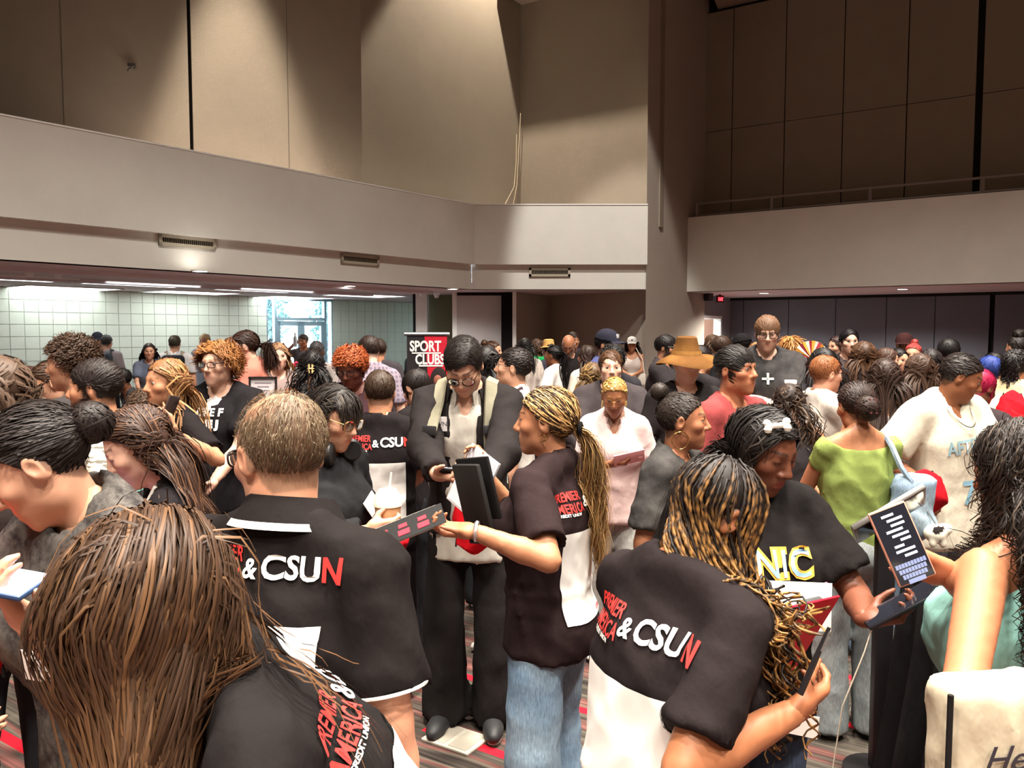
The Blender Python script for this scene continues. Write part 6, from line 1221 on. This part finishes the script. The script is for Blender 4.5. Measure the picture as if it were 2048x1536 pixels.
person('man with brown side-parted hair in black beside the lit doorway', 1447, 669, 7.4, -74, lod=2, skin='light', hair=short_((62, 46, 38), .05), tops=tee((34, 34, 38)))
person('man with shoulder-length brown hair standing in front of the lit doorway', 1428, 667, 9.6, -95, lod=2, skin='tan', hair=long_((78, 56, 40), .22), tops=tee((60, 56, 56)))
person('person with black hair half hidden behind the brim of the tan hat', 1404, 688, 6.0, -60, lod=2, hair=short_((30, 24, 24), .05), tops=tee((40, 36, 38)))
person('person with sandy hair behind the tall man', 1512, 682, 7.6, 20, lod=2, hair=short_((166, 120, 80), .05), tops=tee((50, 48, 50)))
C24 = person('person with curly ginger-blond hair in a black jacket, head bowed', 1583, 671, 6.7, -130, lod=2, skin='fair', hpitch=26, hair=curly_((172, 118, 66), .07, lift=.5), tops=tee((40, 37, 40), sleeve='long'))
C25 = person('person with glossy black hair bowing over a striped hand fan', 1634, 680, 6.1, 150, lod=2, hair=short_((26, 22, 24), .09, flow='fwd'), hpitch=38, tops=tee((120, 44, 60)), R=dict(px=(1607, 735, 5.9)), L='down')
person('woman with straight black hair between the fan holder and the auburn-haired man', 1645, 692, 5.0, 10, lod=1, fem=True, hair=long_(H_BLK, .4), tops=tee((44, 42, 46)))
def hand_fan(I):
    p = I['hand']('R')[0] + A(-.005, -.04, .02); r = empty('hand_fan', p, label='folding hand fan striped red, yellow and white held up in the crowd', cat='fan'); cs = [(150, 40, 50), (226, 160, 60), (232, 226, 218)]
    for i in range(14):
        a0, a1 = math.radians(165 - i * 11), math.radians(165 - (i + 1) * 11); m = MB(); k = .006 * (i % 2); m.prism([(0.02 * math.cos(a0), k, .02 * math.sin(a0)), (.13 * math.cos(a0), k, .13 * math.sin(a0)), (.13 * math.cos(a1), .006 - k, .13 * math.sin(a1)), (.02 * math.cos(a1), .006 - k, .02 * math.sin(a1))], (0, .001, 0)); m.build('leaf', plain('fan_%d' % cs[i % 3][0], cs[i % 3], .6), r)
    m = MB(); m.box((0, .004, 0), (.012, .006, .012)); m.build('rivet', plain('fan_rivet', (180, 150, 90), .4), r)
hand_fan(C25)
C12 = person('man with short auburn hair and black glasses in a white tee, in profile', 1654, 708, 4.55, -78, lod=1, skin=(230, 168, 140), w=1.1, hpitch=6, beard=.25, beardc=(150, 90, 60), hair=dict(style='short', L=.03, c=(136, 84, 52), flow='crown', lift=.3, thick=.014), scalp=.6, tops=tee((226, 216, 206), loose=.01), R='front', L='front'); glasses(C12, (26, 24, 26), 'rect', .022); print_panel(C12, -.05, -.04, .07, .06, (196, 90, 90), True)
person('woman with thick dark curly hair and a white clip, bare shoulders, back turned', 1578, 764, 4.05, -8, lod=1, fem=True, skin='tan', hpitch=14, lean=4, hair=long_((44, 34, 29), .34, curl=.016, lam=.10, hl=(84, 66, 52), hlf=.2), tops=tee((50, 46, 48), sleeve='none', neck='scoop')); m = MB(); m.box(PEOPLE[-1]['head'](A(.01, -.03, .128)), (.03, .012, .012), bev=.004); m.build('hair_clip', plain('clip_white', (240, 238, 234), .4), PEOPLE[-1]['root'], True)
person('woman with long straight chestnut hair, back turned beside the green top', 1727, 680, 5.6, -8, lod=1, fem=True, hair=long_((66, 44, 30), .52, hl=(96, 66, 44), hlf=.25, n=.8), tops=tee((54, 44, 44)))
person('woman with long dark hair and bare arms behind the green top', 1770, 713, 4.15, -22, lod=1, fem=True, skin='tan', hair=long_((48, 33, 27), .46), tops=tee((200, 190, 186), sleeve='none', neck='scoop'), legs=JEANS)
person('woman with glossy long brown hair behind the white jersey, back turned', 1838, 704, 4.75, 2, lod=1, fem=True, hair=long_((66, 48, 38), .48), tops=tee((40, 36, 40)), legs=JEANS)
person('woman with long black hair beside the glossy brown-haired one, back turned', 1860, 694, 5.8, -6, lod=2, fem=True, hair=long_((34, 28, 28), .44), tops=tee((44, 40, 44)))
person('smiling dark-haired woman facing the camera among the right crowd', 1799, 694, 6.9, -162, lod=2, fem=True, skin='light', mouth=.6, hair=long_(H_BLK, .36), tops=tee((60, 50, 54)))
person('brown-haired woman in profile beside the smiling woman', 1776, 693, 6.5, -104, lod=2, fem=True, skin='light', hair=long_((70, 48, 38), .34), tops=tee((190, 60, 66)))
CP = person('man in a dark red-brown cap holding a phone up before the grey partition', 1809, 664, 8.0, 148, lod=2, skin='tan', hair=short_(H_BLK, .03), hat=.012, tops=tee((60, 64, 84)), R='up', L='down'); cap(CP, (60, 34, 34))
h = CP['hand']('R'); held_phone('black phone raised by the man in the red-brown cap', h[0] + A(0, -.01, .05), (0, 0, 1), (-.3, -.2, .3), (20, 20, 22), False, 1.1)
person('woman with a red headscarf beside the man in the cap', 1827, 684, 7.4, 145, lod=2, fem=True, skin='light', hair=dict(style='bun', L=.2, c=(150, 60, 56), tie=(0, -.06, .10), bunr=.035), tops=tee((70, 60, 64)))
person('tall man with centre-parted black hair before the grey partition', 1699, 655, 7.3, 174, lod=2, skin='fair', hair=short_((26, 23, 26), .09, flow='side', part=.0, lift=.3), tops=tee((70, 60, 60)))
person('woman with dark red-brown hair in profile beside the centre-parted man', 1675, 669, 8.0, 105, lod=2, fem=True, skin='light', hair=long_((56, 34, 32), .3), tops=tee((60, 44, 44)))
person('man with thick black hair in a navy tee behind the white jersey', 1899, 675, 6.3, -48, lod=2, skin='light', hpitch=12, hair=short_((28, 26, 26), .085, n=1.2), tops=tee((66, 70, 92)))
C11 = person('woman in a lime green off-shoulder top and grey jeans, dark hair in a claw clip', 1711, 760, 3.35, 4, lod=0, fem=True, w=1.06, skin='olive', hpitch=14, hair=dict(style='bun', L=.2, c=(44, 31, 27), tie=(0, -.105, -.005), bunr=.06, bunoff=(0, -.02, -.025), vol=.02), tops=tee((128, 144, 78), sleeve='cap', neck='off', hem=-.03, loose=-.004), L='phone', R='front', legs=dict(c=(120, 128, 130), c2=(158, 164, 164), pat='denim', fit='baggy')); claw_clip(C11, (0, -.175, -.03), (90, 50, 50), 1.1)
C17 = person('man with slicked dark hair in a white baseball-style jersey looking down', 1925, 708, 3.75, -160, lod=1, skin='brown', hyaw=46, hpitch=26, lid=-10, nose=1.15, hair=dict(style='short', L=.03, c=(36, 28, 25), flow='back', lift=.1, mess=.04, thick=.010), scalp=.95, tops=tee((230, 224, 204), neck='v', loose=.02, hem=-.20), R=dict(px=(1862, 975, 3.6), wpalm=(0, .2, -1), wf=(.2, -.2, -1), curl=.5), L='front', legs=JEANS)
print_text(C17, 'AFTERH', .085, .0, -.02, (128, 158, 168), False, bold=.002, rot=8, wid=.72); print_text(C17, '7', .15, .0, -.26, (112, 150, 170), False, bold=.004); wristband(C17, 'R', (232, 228, 220), 'bracelet')
for zz in (.0, .02, .04):
    a = C17['arms']['R']; e = a['sh'] + (a['el'] - a['sh']) * (.70 + zz); d = nrm(a['el'] - a['sh']); x = nrm(np.cross(d, A(0, 1, 0))); y = np.cross(d, x); an = np.linspace(0, 2 * math.pi, 20, endpoint=False)[:, None]; m = MB(); m.tube((e + .079 * (np.cos(an) * x + np.sin(an) * y)) * C17['s'], .0035, 5, close=True); m.build('sleeve_stripe', plain('stripe_teal', (86, 130, 148), .8), C17['made'][-1][0], True)
m = MB(); an = np.linspace(0, 2 * math.pi, 24, endpoint=False); m.tube([C17['tor'](A(.075 * math.sin(a), .055 + .085 * math.cos(a) * (1 if math.cos(a) > 0 else .9), .20 - .10 * max(math.cos(a), 0))) for a in an], .003, 5, close=True); m.build('chain', plain('chain_silver', (180, 176, 160), .3, 1.0), C17['root'], True)
C18 = person('person with bright magenta-red hair in a dark tee, head bowed', 1962, 736, 4.25, -64, lod=1, skin='dark', hpitch=22, hair=short_((150, 24, 62), .07, n=1.2), tops=tee((50, 42, 44))); print_text(C18, 'OPLE', .05, .04, .02, (232, 228, 224), True, bold=.002)
person('person with cobalt blue hair behind the magenta-haired one', 1978, 709, 5.4, 0, lod=1, hair=short_((44, 62, 130), .08, n=1.2), tops=tee((40, 40, 50)))
person('person in a black bucket hat at the far right of the crowd', 1986, 702, 6.6, 10, lod=2, hair=short_(H_BLK, .08, flow='crown'), tops=tee((34, 34, 38)))
C20 = person('woman with curly black hair in a cream tee bending at the right edge', 2036, 696, 4.8, -52, lod=1, fem=True, w=1.2, skin='olive', lean=18, hpitch=16, hair=dict(style='pony', L=.2, c=H_BLK, tie=(0, -.11, .05), curl=.014, lam=.06), tops=tee((226, 206, 164), loose=.008), L='front', R='front', legs=DJEANS)
person('person with a high black afro bun at the right edge of the partition', 2034, 668, 7.2, 8, lod=2, hair=dict(style='bun', L=.2, c=(30, 24, 22), tie=(0, -.02, .10), bunr=.055, vol=.02), tops=tee((40, 38, 42)))

# --- foreground right
C8 = person('young woman with black hair, bone-shaped clip and brightly lettered black tee', 1530, 809, 1.95, -174, lod=0, fem=True, w=1.12, skin=(118, 70, 50), hpitch=24, hyaw=26, lid=-20, nose=1.35, lip=1.4, jaw=1.05, lipc=(140, 66, 60), hair=long_((30, 26, 25), .46, part=-.012, n=1.2, r=.9, vol=.020, hl=(62, 54, 50), hlf=.1, clear=.8, cleary=.03), tops=tee((26, 23, 23), loose=.012),
            L=dict(px=(1728, 1238, 1.70), wpalm=(-.15, .0, 1), wf=(.85, -.35, .25), curl=.55), R='down', legs=DJEANS)
print_text(C8, 'SONIC', .085, -.02, .015, (232, 178, 70), False, bold=.006, wid=.95, name='print_outline'); print_text(C8, 'SONIC', .083, -.02, .016, (140, 182, 226), False, bold=.0005, wid=.95).location = (C8['R2'] @ A(0, .002, 0)).tolist()
print_text(C8, 'THE HEDGEHOG', .052, -.02, -.045, (232, 120, 150), False, bold=.004, wid=.9, name='print_outline'); print_text(C8, 'THE HEDGEHOG', .051, -.02, -.0445, (200, 44, 84), False, bold=.0005, wid=.9).location = (C8['R2'] @ A(0, .002, 0)).tolist()
def bone_clip(I):
    a, b = A(-.026, .072, .108), A(-.062, .045, .088); a, b = A(.030, .062, .118), A(.066, .030, .096); m = MB(); pa, pb = I['head'](a), I['head'](b); m.tube([pa, pb], .0065, 8)
    t = nrm(pb - pa); q = nrm(np.cross(t, I['Rh'] @ A(.3, .5, .8)))
    for p in (pa, pb):
        for sg in (-1, 1): m.lathe([(.0, -.010), (.007, -.007), (.010, 0), (.007, .007), (0, .010)], p + q * sg * .008, None, 10, False)
    m.build('bone_clip', plain('clip_ivory', (244, 240, 230), .35), I['root'], True)
bone_clip(C8)
h = C8['hand']('L'); held_phone('dark phone with a charging lead held by the woman with the bone clip', h[0] + A(.01, -.01, .028), (.85, -.1, .52), (-.5, .1, .8), (18, 18, 24), False, 1.15)
m = MB(); p0 = h[0] + A(-.055, -.02, -.02); m.tube([p0, p0 + A(-.02, -.01, -.05), p0 + A(-.05, .02, -.18), p0 + A(-.06, .06, -.42), p0 + A(-.16, .05, -.55), p0 + A(-.30, .03, -.50)], .0016, 5); m.build('charging_lead', plain('lead_white', (226, 218, 200), .6), None, True, label='thin white charging lead hanging from the dark phone', cat='cable')
C9 = person('woman with long dark braids tipped gold in a black staff tee, holding a red clipboard', 1438, 906, 1.42, -58, lod=0, fem=True, w=1.16, sw=.165, skin=(168, 108, 74), lean=8, hyaw=-16, hpitch=34, hair=dict(style='braids', L=.46, Lv=.08, c=(30, 24, 22), c2=(156, 112, 60), n=.13, r=.66, keep=.10, flow='crown', vol=.016, coil=True, clear=.0, layer=.05, grav=.36, gather=(1535, 1265, 1.30), gspread=.035), scalp=.9, tops=tee((34, 28, 29), hem=-.16),
            R=dict(px=(1585, 1425, 1.24), wpalm=(-.5, .6, .6), wf=(.7, .55, .1), curl=.55, pole=(.3, -.5, -1)), L=dict(t=(-.05, .36, 1.10)), legs=dict(c=(26, 25, 28)))
union_print(C9, .92, foot=False)
TLc = at_y(1555, 1220, 1.40); ax, au = nrm(A(.75, .64, -.10)), nrm(A(.35, -.27, .88)); cb = sheet('red plastic clipboard held against the forearm of the braided woman', TLc + ax * .1125 - au * .1575, au, np.cross(au, ax), .225, .315, (196, 26, 44), .004, 'clipboard', 'clipboard', .0, .3)
m = MB(); m.box((0, .006, .145), (.055, .006, .012), bev=.003); m.build('clip', M_METAL, cb, True)
for sd in (-1, 1): m = MB(); m.lathe([(.005, 0), (.004, .002)], (sd * .035, -.002, .135), rx(90), 12); m.build('rivet', M_METAL, cb, True)
m = MB(); m.box((.004, .0045, .0), (.106, .0015, .145)); m.build('paper_stack', plain('paper_white', (238, 236, 230), .7), cb)
sheet('sheet of white paper sticking up behind the red clipboard', at_y(1598, 1212, 1.62), (.02, .05, 1), (-.1, -1, .1), .13, .10, (240, 236, 226), .001)
pn = at_y(1628, 1325, 1.20); m = MB(); m.tube([A(-.02, 0, -.05), A(.0, 0, 0), A(.022, .0, .055)], [.005, .005, .003], 8); r = empty('pen', pn, label='dark pen gripped beside the red clipboard', cat='pen'); m.build('barrel', plain('pen_black', (30, 28, 30), .3), r, True); m = MB(); m.tube([A(.008, -.006, .02), A(.02, -.006, .05)], .0015, 6); m.build('pen_clip', M_METAL, r, True)
tg = at_y(1605, 1450, 1.55); sheet('white paper tag hanging below the clipboard hand', tg, (.08, 0, 1), (-.3, -1, 0), .06, .045, (236, 232, 226), .001, 'paper_tag', 'tag')
C10 = person('woman with dark curly hair in a mint top texting, tote bag on her arm', 2044, 828, 1.55, 20, lod=0, fem=True, w=1.12, skin=(196, 128, 92), hpitch=14, hyaw=6, hair=long_((38, 31, 28), .44, curl=.020, lam=.085, n=2.2, r=.6, vol=.030, hl=(74, 62, 52), hlf=.12, clear=.0, clump=.6), tops=tee((158, 214, 204), sleeve='none', neck='scoop', loose=.008),
             R=dict(px=(1896, 1150, 1.50), wpalm=(-.2, .55, .5), wf=(-.8, .0, .35), curl=.45, thumb=.3), L=dict(px=(1880, 1610, 1.12), wpalm=(1, 0, 0)), legs=DJEANS)
h = C10['hand']('R'); held_phone('phone in a rose case showing a dark chat, held by the curly-haired woman', at_y(1803, 1088, 1.46), (-.38, .10, .90), (-.12, -.95, .10), (222, 158, 136), True, .98, chat=True)
strap(C10, strap_path(C10, -1, .095, .02), .035, (34, 32, 32), -1, 'shoulder_strap')
def tote():
    p = at_y(2052, 1545, 1.10); r = empty('tote_bag', p - A(0, 0, .16), 8, label='cream canvas tote lettered in black script at the right edge', cat='bag'); F = Field([(rbox((0, 0, .14), (.15, .035, .17), np.eye(3), .03), 0)], .010); F.wrinkle(.008, 8, (.06, .16)); V, Q = F.mesh(); mesh_np('canvas', V, Q, cloth((232, 220, 192)), r)
    t = text_mesh('Hello', .052, plain('ink', (50, 44, 52), .7), r, 'lettering', .0005, 0, shear=.35); t.rotation_euler = (math.pi / 2, 0, 0); t.location = (-.045, -.0415, .19)
    m = MB(); m.tube([(-.15, -.036, .0), (-.15, -.037, .30)], .004, 6); m.tube([(-.02, -.03, .30), (.0, -.02, .42), (.05, .02, .50), (.10, .06, .44)], .008, 6); m.build('handle', cloth((36, 34, 34)), r, True)
tote()

# --- by the far wall on the left
D1 = person('man in a dark cap and blue-grey polo facing forward at the far left wall', 194, 663, 12.4, -168, lod=2, skin='tan', beard=.6, hair=short_(H_BLK, .02), hat=.012, tops=tee((146, 160, 188))); cap(D1, (40, 42, 50))
D2 = person('man with a black backpack and grey tee, back turned at the far left wall', 213, 668, 11.9, 2, lod=2, skin='light', hair=short_((60, 60, 58), .02), tops=tee((176, 166, 168))); backpack(D2, (66, 76, 84), 'dark grey backpack worn by the man in grey tee at the far wall', (90, 98, 100))
D3 = person('woman with long dark hair in a slate polo with name tag near the far wall', 298, 685, 10.3, -158, lod=2, fem=True, skin='light', hair=long_((44, 34, 34), .34), tops=tee((96, 104, 122), neck='collar'), R='front', L='front'); name_tag(D3, .05, .02)
D4 = person('man in a white tee with a black backpack near the far wall', 349, 669, 10.8, 16, lod=2, skin='light', hair=short_((64, 60, 50), .04), tops=tee((226, 226, 228))); backpack(D4, (34, 34, 40), 'black backpack worn by the man in white near the far wall', (190, 180, 160))
person('pale blond person in a grey shirt behind the ginger-blond man', 409, 666, 12.4, 175, lod=2, skin='light', hair=short_((226, 208, 160), .03), tops=tee((140, 150, 164)))
person('person in black with dark skin stooping beside the black-clothed far table', 241, 735, 6.9, 128, lod=2, skin='dark', lean=28, hpitch=10, hair=short_(H_BLK, .03), tops=tee((52, 54, 58)))
person('person with fluffy brown hair bending low behind the talking woman', 286, 776, 4.7, 20, lod=1, lean=34, hpitch=40, hair=curly_((88, 68, 54), .06), tops=tee((120, 190, 180)))
# ---------------------------------------------------------------- furniture and other things
def banner():
    Y = 6.9; a, b = at_y(811, 668, Y), at_y(897, 668, Y); W = b[0] - a[0]; zt = a[2]; r = empty('roll_up_banner', (a[0], Y, 0), label='black and red roll-up banner reading SPORT CLUBS', cat='banner')
    mb, mr = plain('banner_black', (34, 32, 36), .55), plain('banner_red', (196, 28, 52), .55); m = MB(); m.box((W / 2, 0, (zt + .08) / 2), (W / 2 - .012, .003, (zt - .08) / 2)); fb = m.build('fabric', mb, r)
    m = MB(); m.prism([(W * .44, -.005, zt - .02), (W - .013, -.005, zt - .02), (W - .013, -.005, .1), (W * .80, -.005, .1)], (0, .001, 0)); m.build('red_field', mr, fb)
    m = MB(); m.tube([(-.01, 0, zt), (W + .01, 0, zt)], .016, 8); m.build('top_bar', M_METAL, r, True); m = MB(); m.box((W / 2, 0, .04), (W / 2 + .02, .08, .04), bev=.01); m.build('base', M_METAL, r, True)
    wt = plain('banner_white', (240, 236, 234), .6); k = Y / 1600
    for t, u, v, sz in (('SPORT', 851, 702, 25), ('CLUBS', 860, 728, 24)):
        o = text_mesh(t, sz * k * 1.16, wt, fb, 'lettering', .0005, .004, wid=.72); p = at_y(u, v, Y); o.rotation_euler = (math.pi / 2, 0, 0); o.location = (p[0] - a[0], -.008, p[2])
    for u0, u1, v in ((824, 882, 706), (838, 886, 731.5)):
        p, q = at_y(u0, v, Y), at_y(u1, v, Y); m = MB(); m.box(((p[0] + q[0]) / 2 - a[0], -.007, p[2]), ((q[0] - p[0]) / 2, .001, .006)); m.build('rule', wt, fb)
    p = at_y(878, 760, Y); m = MB(); m.lathe([(0, .004), (.055, .004), (.075, .0)], (p[0] - a[0], -.012, p[2]), rx(90), 20); m.v = [(x, y, p[2] + (z - p[2]) * 1.5) for x, y, z in m.v]; m.build('portrait_hair', plain('portrait_dark', (38, 26, 26), .6), fb, True); m = MB(); m.lathe([(0, .004), (.03, .004), (.036, 0)], (p[0] - a[0] - .01, -.015, p[2]), rx(90), 16); m.v = [(x, y, p[2] + (z - p[2]) * 1.3) for x, y, z in m.v]; m.build('portrait_face', plain('portrait_skin', (150, 92, 74), .6), fb, True)
banner()
def table(lab, x, y, w, d, h, c, rot=0, flare=.05, name='draped_table', top=None):
    """table under a floor-length cloth with soft folds"""
    r = empty(name, (x, y, 0), rot, label=lab, cat='table'); n = 72; rg = np.random.default_rng(int(abs(x * 31 + y * 7) * 10)); per = []
    for i in range(n):
        t = i / n * 4; k = int(t); f = t - k; c4 = [(-1, -1), (1, -1), (1, 1), (-1, 1)]; a_, b_ = c4[k], c4[(k + 1) % 4]; per.append(((a_[0] + (b_[0] - a_[0]) * f) * w / 2, (a_[1] + (b_[1] - a_[1]) * f) * d / 2))
    per = np.array(per); out = nrm(per / A(w, d)); rows = [np.column_stack([per * .97, np.full(n, h)]), np.column_stack([per, np.full(n, h - .012)])]
    wv = .5 + .5 * np.sin(np.arange(n) * 2 * math.pi / 6 + rg.normal(size=n) * .4)
    for q in (.25, .5, .75, 1.0): rows.append(np.column_stack([per + out * (flare * q * (.3 + wv))[:, None], np.full(n, (h - .012) * (1 - q) + .008)]))
    m = MB(); m.quadgrid(np.array(rows), closev=True); m.poly(rows[0]); m.build('cloth', cloth(c), r, True); m = MB(); m.box((0, 0, h - .03), (w / 2 - .02, d / 2 - .02, .012)); m.build('tabletop', plain('table_board', (150, 140, 128), .6), r); m = MB()
    for sx in (-1, 1):
        mm = MB(); mm.tube([(sx * w * .38, 0, 0), (sx * w * .38, 0, h - .04)], .02, 8); mm.build('leg', M_METAL, r, True)
    return r
table('table under a floor-length black cloth in front of the mint-top woman', 1.72, 2.48, .75, .48, .92, (17, 16, 17), -6, .10)
table('long far table with a black cloth near the white block wall', -3.45, 7.85, 1.5, .6, .76, (34, 32, 34), 10, .04)
table('narrow high table with a bright red cloth below the bald man', .51, 7.0, .34, .32, 1.18, (206, 36, 44), 0, .03)
def tablet_kiosk():
    p = at_floor(1850, 1530); p = A(1.43, 3.02, 0); r = empty('tablet_stand', p, label='black floor stand with a tilted tablet behind the black table', cat='tablet stand'); mk = plain('stand_black', (28, 26, 28), .45)
    m = MB(); m.lathe([(.13, 0), (.13, .015), (.03, .03)], n=24); m.build('base', mk, r, True); m = MB(); m.box((0, 0, .52), (.035, .02, .50), bev=.006); m.build('post', mk, r, True)
    R = rz(-8) @ ry(-34) @ rx(58); c = A(.0, -.02, 1.03); m = MB(); m.box(c, (.15, .012, .115), R, bev=.006); t = m.build('tablet', plain('tablet_grey', (120, 116, 112), .35, .6), r, True); m = MB(); m.box(c + R @ A(0, -.0125, 0), (.138, .001, .103), R); m.build('screen', plain('tablet_screen_dark', (24, 24, 28), .1), t)
tablet_kiosk()
def topper(lab, p, h=.30):
    r = empty('red_centerpiece', p, label=lab, cat='decoration'); m = MB(); m.lathe([(.05, 0), (.05, .01), (.02, .02), (.015, h * .4)], n=12); m.build('stand', plain('topper_red', (216, 36, 70), .4), r, True); rg = random.Random(int(p[0] * 100)); m = MB()
    for i in range(12):
        a = rg.random() * 6.28; z = h * (.35 + .6 * i / 12); q = A(.035 * math.cos(a), .035 * math.sin(a), z); m.lathe([(0, -.022), (.018, -.012), (.022, 0), (.018, .012), (0, .022)], q, rx(rg.random() * 90), 8, False)
    m.build('ornaments', plain('topper_red', (216, 36, 70), .4), r, True)
topper('spindly red centerpiece on the black-clothed far table', A(*at_y(270, 768, 7.85)[:1], 7.75, .76), .32)
topper('spindly red centerpiece in front of the glass doors', at_y(590, 718, 10.5) * A(1, 1, 0) + A(0, 0, 1.0), .36); topper('spindly red centerpiece left of the curly-haired man', at_y(35, 735, 9.0) * A(1, 1, 0) + A(0, 0, 1.02), .34)
def hightop(lab, x, y, h=1.0, c=(196, 194, 196)):
    r = empty('cocktail_table', (x, y, 0), label=lab, cat='table'); m = MB(); m.lathe([(.0, h - .03), (.30, h - .03), (.31, h - .015), (.30, h)], n=28); m.build('tabletop', plain('cocktail_top', c, .5), r, True); m = MB(); m.tube([(0, 0, .02), (0, 0, h - .03)], .03, 10); m.build('column', M_METAL, r, True); m = MB(); m.lathe([(.24, 0), (.24, .015), (.04, .04)], n=24); m.build('base', M_METAL, r, True)
q = at_y(590, 718, 10.5); hightop('round cocktail table with a red centerpiece by the glass doors', q[0], q[1]); q = at_y(35, 735, 9.0); hightop('round cocktail table with a red centerpiece at the left wall', q[0], q[1], 1.02)
def sign_frame():
    Y = 4.75; p = at_y(526, 776, Y); r = empty('tabletop_sign', (p[0], Y, 0), label='white notice in a thin black frame on a stand behind the grey-haired man', cat='sign'); z = at_y(526, 776, Y)[2]; w, h = .155, .125
    m = MB(); m.box((0, .004, z), (w / 2, .002, h / 2 * 1.0)); m.build('notice', plain('notice_white', (226, 218, 222), .5), r); m = MB()
    for c, hh in (((0, 0, z + h / 2), (w / 2 + .006, .008, .005)), ((0, 0, z - h / 2), (w / 2 + .006, .008, .005)), ((w / 2, 0, z), (.005, .008, h / 2)), ((-w / 2, 0, z), (.005, .008, h / 2))): m.box(c, hh)
    m.build('frame', plain('frame_black', (36, 28, 30), .5), r); m = MB(); m.tube([(0, .012, 0), (0, .012, z - h / 2)], .012, 8); m.build('post', M_METAL, r, True); m = MB(); m.lathe([(.13, 0), (.13, .012), (.02, .02)], n=20); m.build('base', M_METAL, r, True)
    for i, ww in enumerate((.10, .07, .08)): m = MB(); m.box((0, .0015, z + .03 - i * .022), (ww / 2, .0006, .003)); m.build('text_line', plain('notice_text', (150, 140, 150), .6), r)
sign_frame()
def floor_outlet():
    p = at_floor(912, 1480); r = empty('floor_outlet', p, -33, label='pale metal floor outlet cover in the carpet by the black shoes', cat='outlet'); m = MB(); m.box((0, 0, .006), (.12, .085, .006), bev=.003); m.build('plate', plain('outlet_plate', (196, 190, 176), .4), r, True)
    for sx in (-1, 1): m = MB(); m.box((sx * .056, 0, .0125), (.045, .07, .0015)); m.build('lid', plain('outlet_lid', (176, 170, 156), .45), r)
floor_outlet()
def denim_bag(I):
    p = I['world'](I['tor'](A(.205, -.13, -.10))); r = empty('denim_bag', p, 0, label='light denim shoulder bag worn by the woman in lime green', cat='bag'); F = Field([(rbox((0, 0, .0), (.085, .05, .13), np.eye(3), .045), 0), (ell((0, 0, -.08), (.10, .06, .07)), .03)], .012); F.wrinkle(.012, 4, (.06, .15)); V, Q = F.mesh(); mesh_np('pouch', V, Q, cloth((128, 150, 172), 'denim', (160, 178, 192)), r)
    o = A(*p); S = lambda q: A(*(I['world'](I['tor'](A(*q))))) - o; P = np.array([A(0, .0, .11), S((.17, -.17, .02)), S((.13, -.155, .08)), S((.115, -.10, .17)), S((.115, -.02, .225)), S((.12, .06, .17)), S((.15, .13, .02)), S((.20, .06, .0)), A(.02, .04, .11)]); m = MB(); m.tube(P, .012, 6); m.v = [tuple(v) for v in m.v]; m.build('strap', cloth((128, 150, 172), 'denim', (160, 178, 192)), r, True)
    r2 = empty('plush_charm', o + A(.06, -.07, -.10), label='small white plush charm with black spots clipped to the denim bag', cat='charm'); F = Field([(ell((0, 0, 0), (.045, .04, .038)), 0), (ell((.035, -.01, .02), (.025, .025, .024)), .01), (ell((-.02, -.02, -.035), (.014, .014, .02)), .01), (ell((.02, -.02, -.035), (.014, .014, .02)), .01)], .008); V, Q = F.mesh(); rg = np.random.default_rng(2); sp = rg.normal(size=(9, 3)) * .035; C = np.where((np.linalg.norm(V[:, None] - sp[None], axis=2).min(1) < .017)[:, None], lin((30, 26, 26)), lin((238, 232, 214))); mesh_np('plush_body', V, Q, attr_mat('plush', .9, .1), r2, C); m = MB(); m.tube([(0, 0, .035), (-.02, .02, .08), (-.04, .05, .12)], .003, 6); m.build('keychain', M_METAL, r2, True)
denim_bag(C11)
q = at_y(1848, 985, 3.35); drawstring_bag('open red drawstring bag beside the hand of the man in the white jersey', (q[0], q[1], q[2] - .09), .20, .19, c=(160, 14, 26), rot=20); q = at_y(1978, 830, 4.35); drawstring_bag('bright red drawstring bag on the back of the woman in cream', (q[0] + .11, q[1] - .02, q[2] - .22), .20, .36, rot=-30)
q = at_y(18, 1130, 1.62); drawstring_bag('red drawstring bag hanging on the person in the acid-washed tee', (q[0] - .02, q[1] - .14, q[2] - .2), .22, .32)
h = A4['hand']('L'); sheet('folded white paper in the raised hand of the bearded man', h[0] + A(.02, -.02, .04), (.15, 0, 1), (.6, -.75, .1), .05, .11, (236, 232, 224), .004)
h = A8['hand']('L'); held_phone('dark phone tilted in the raised hand of the talking woman', h[0] + A(-.01, .02, .03), (.35, .1, .9), (-.9, .3, .2), (60, 50, 48), False, .85)
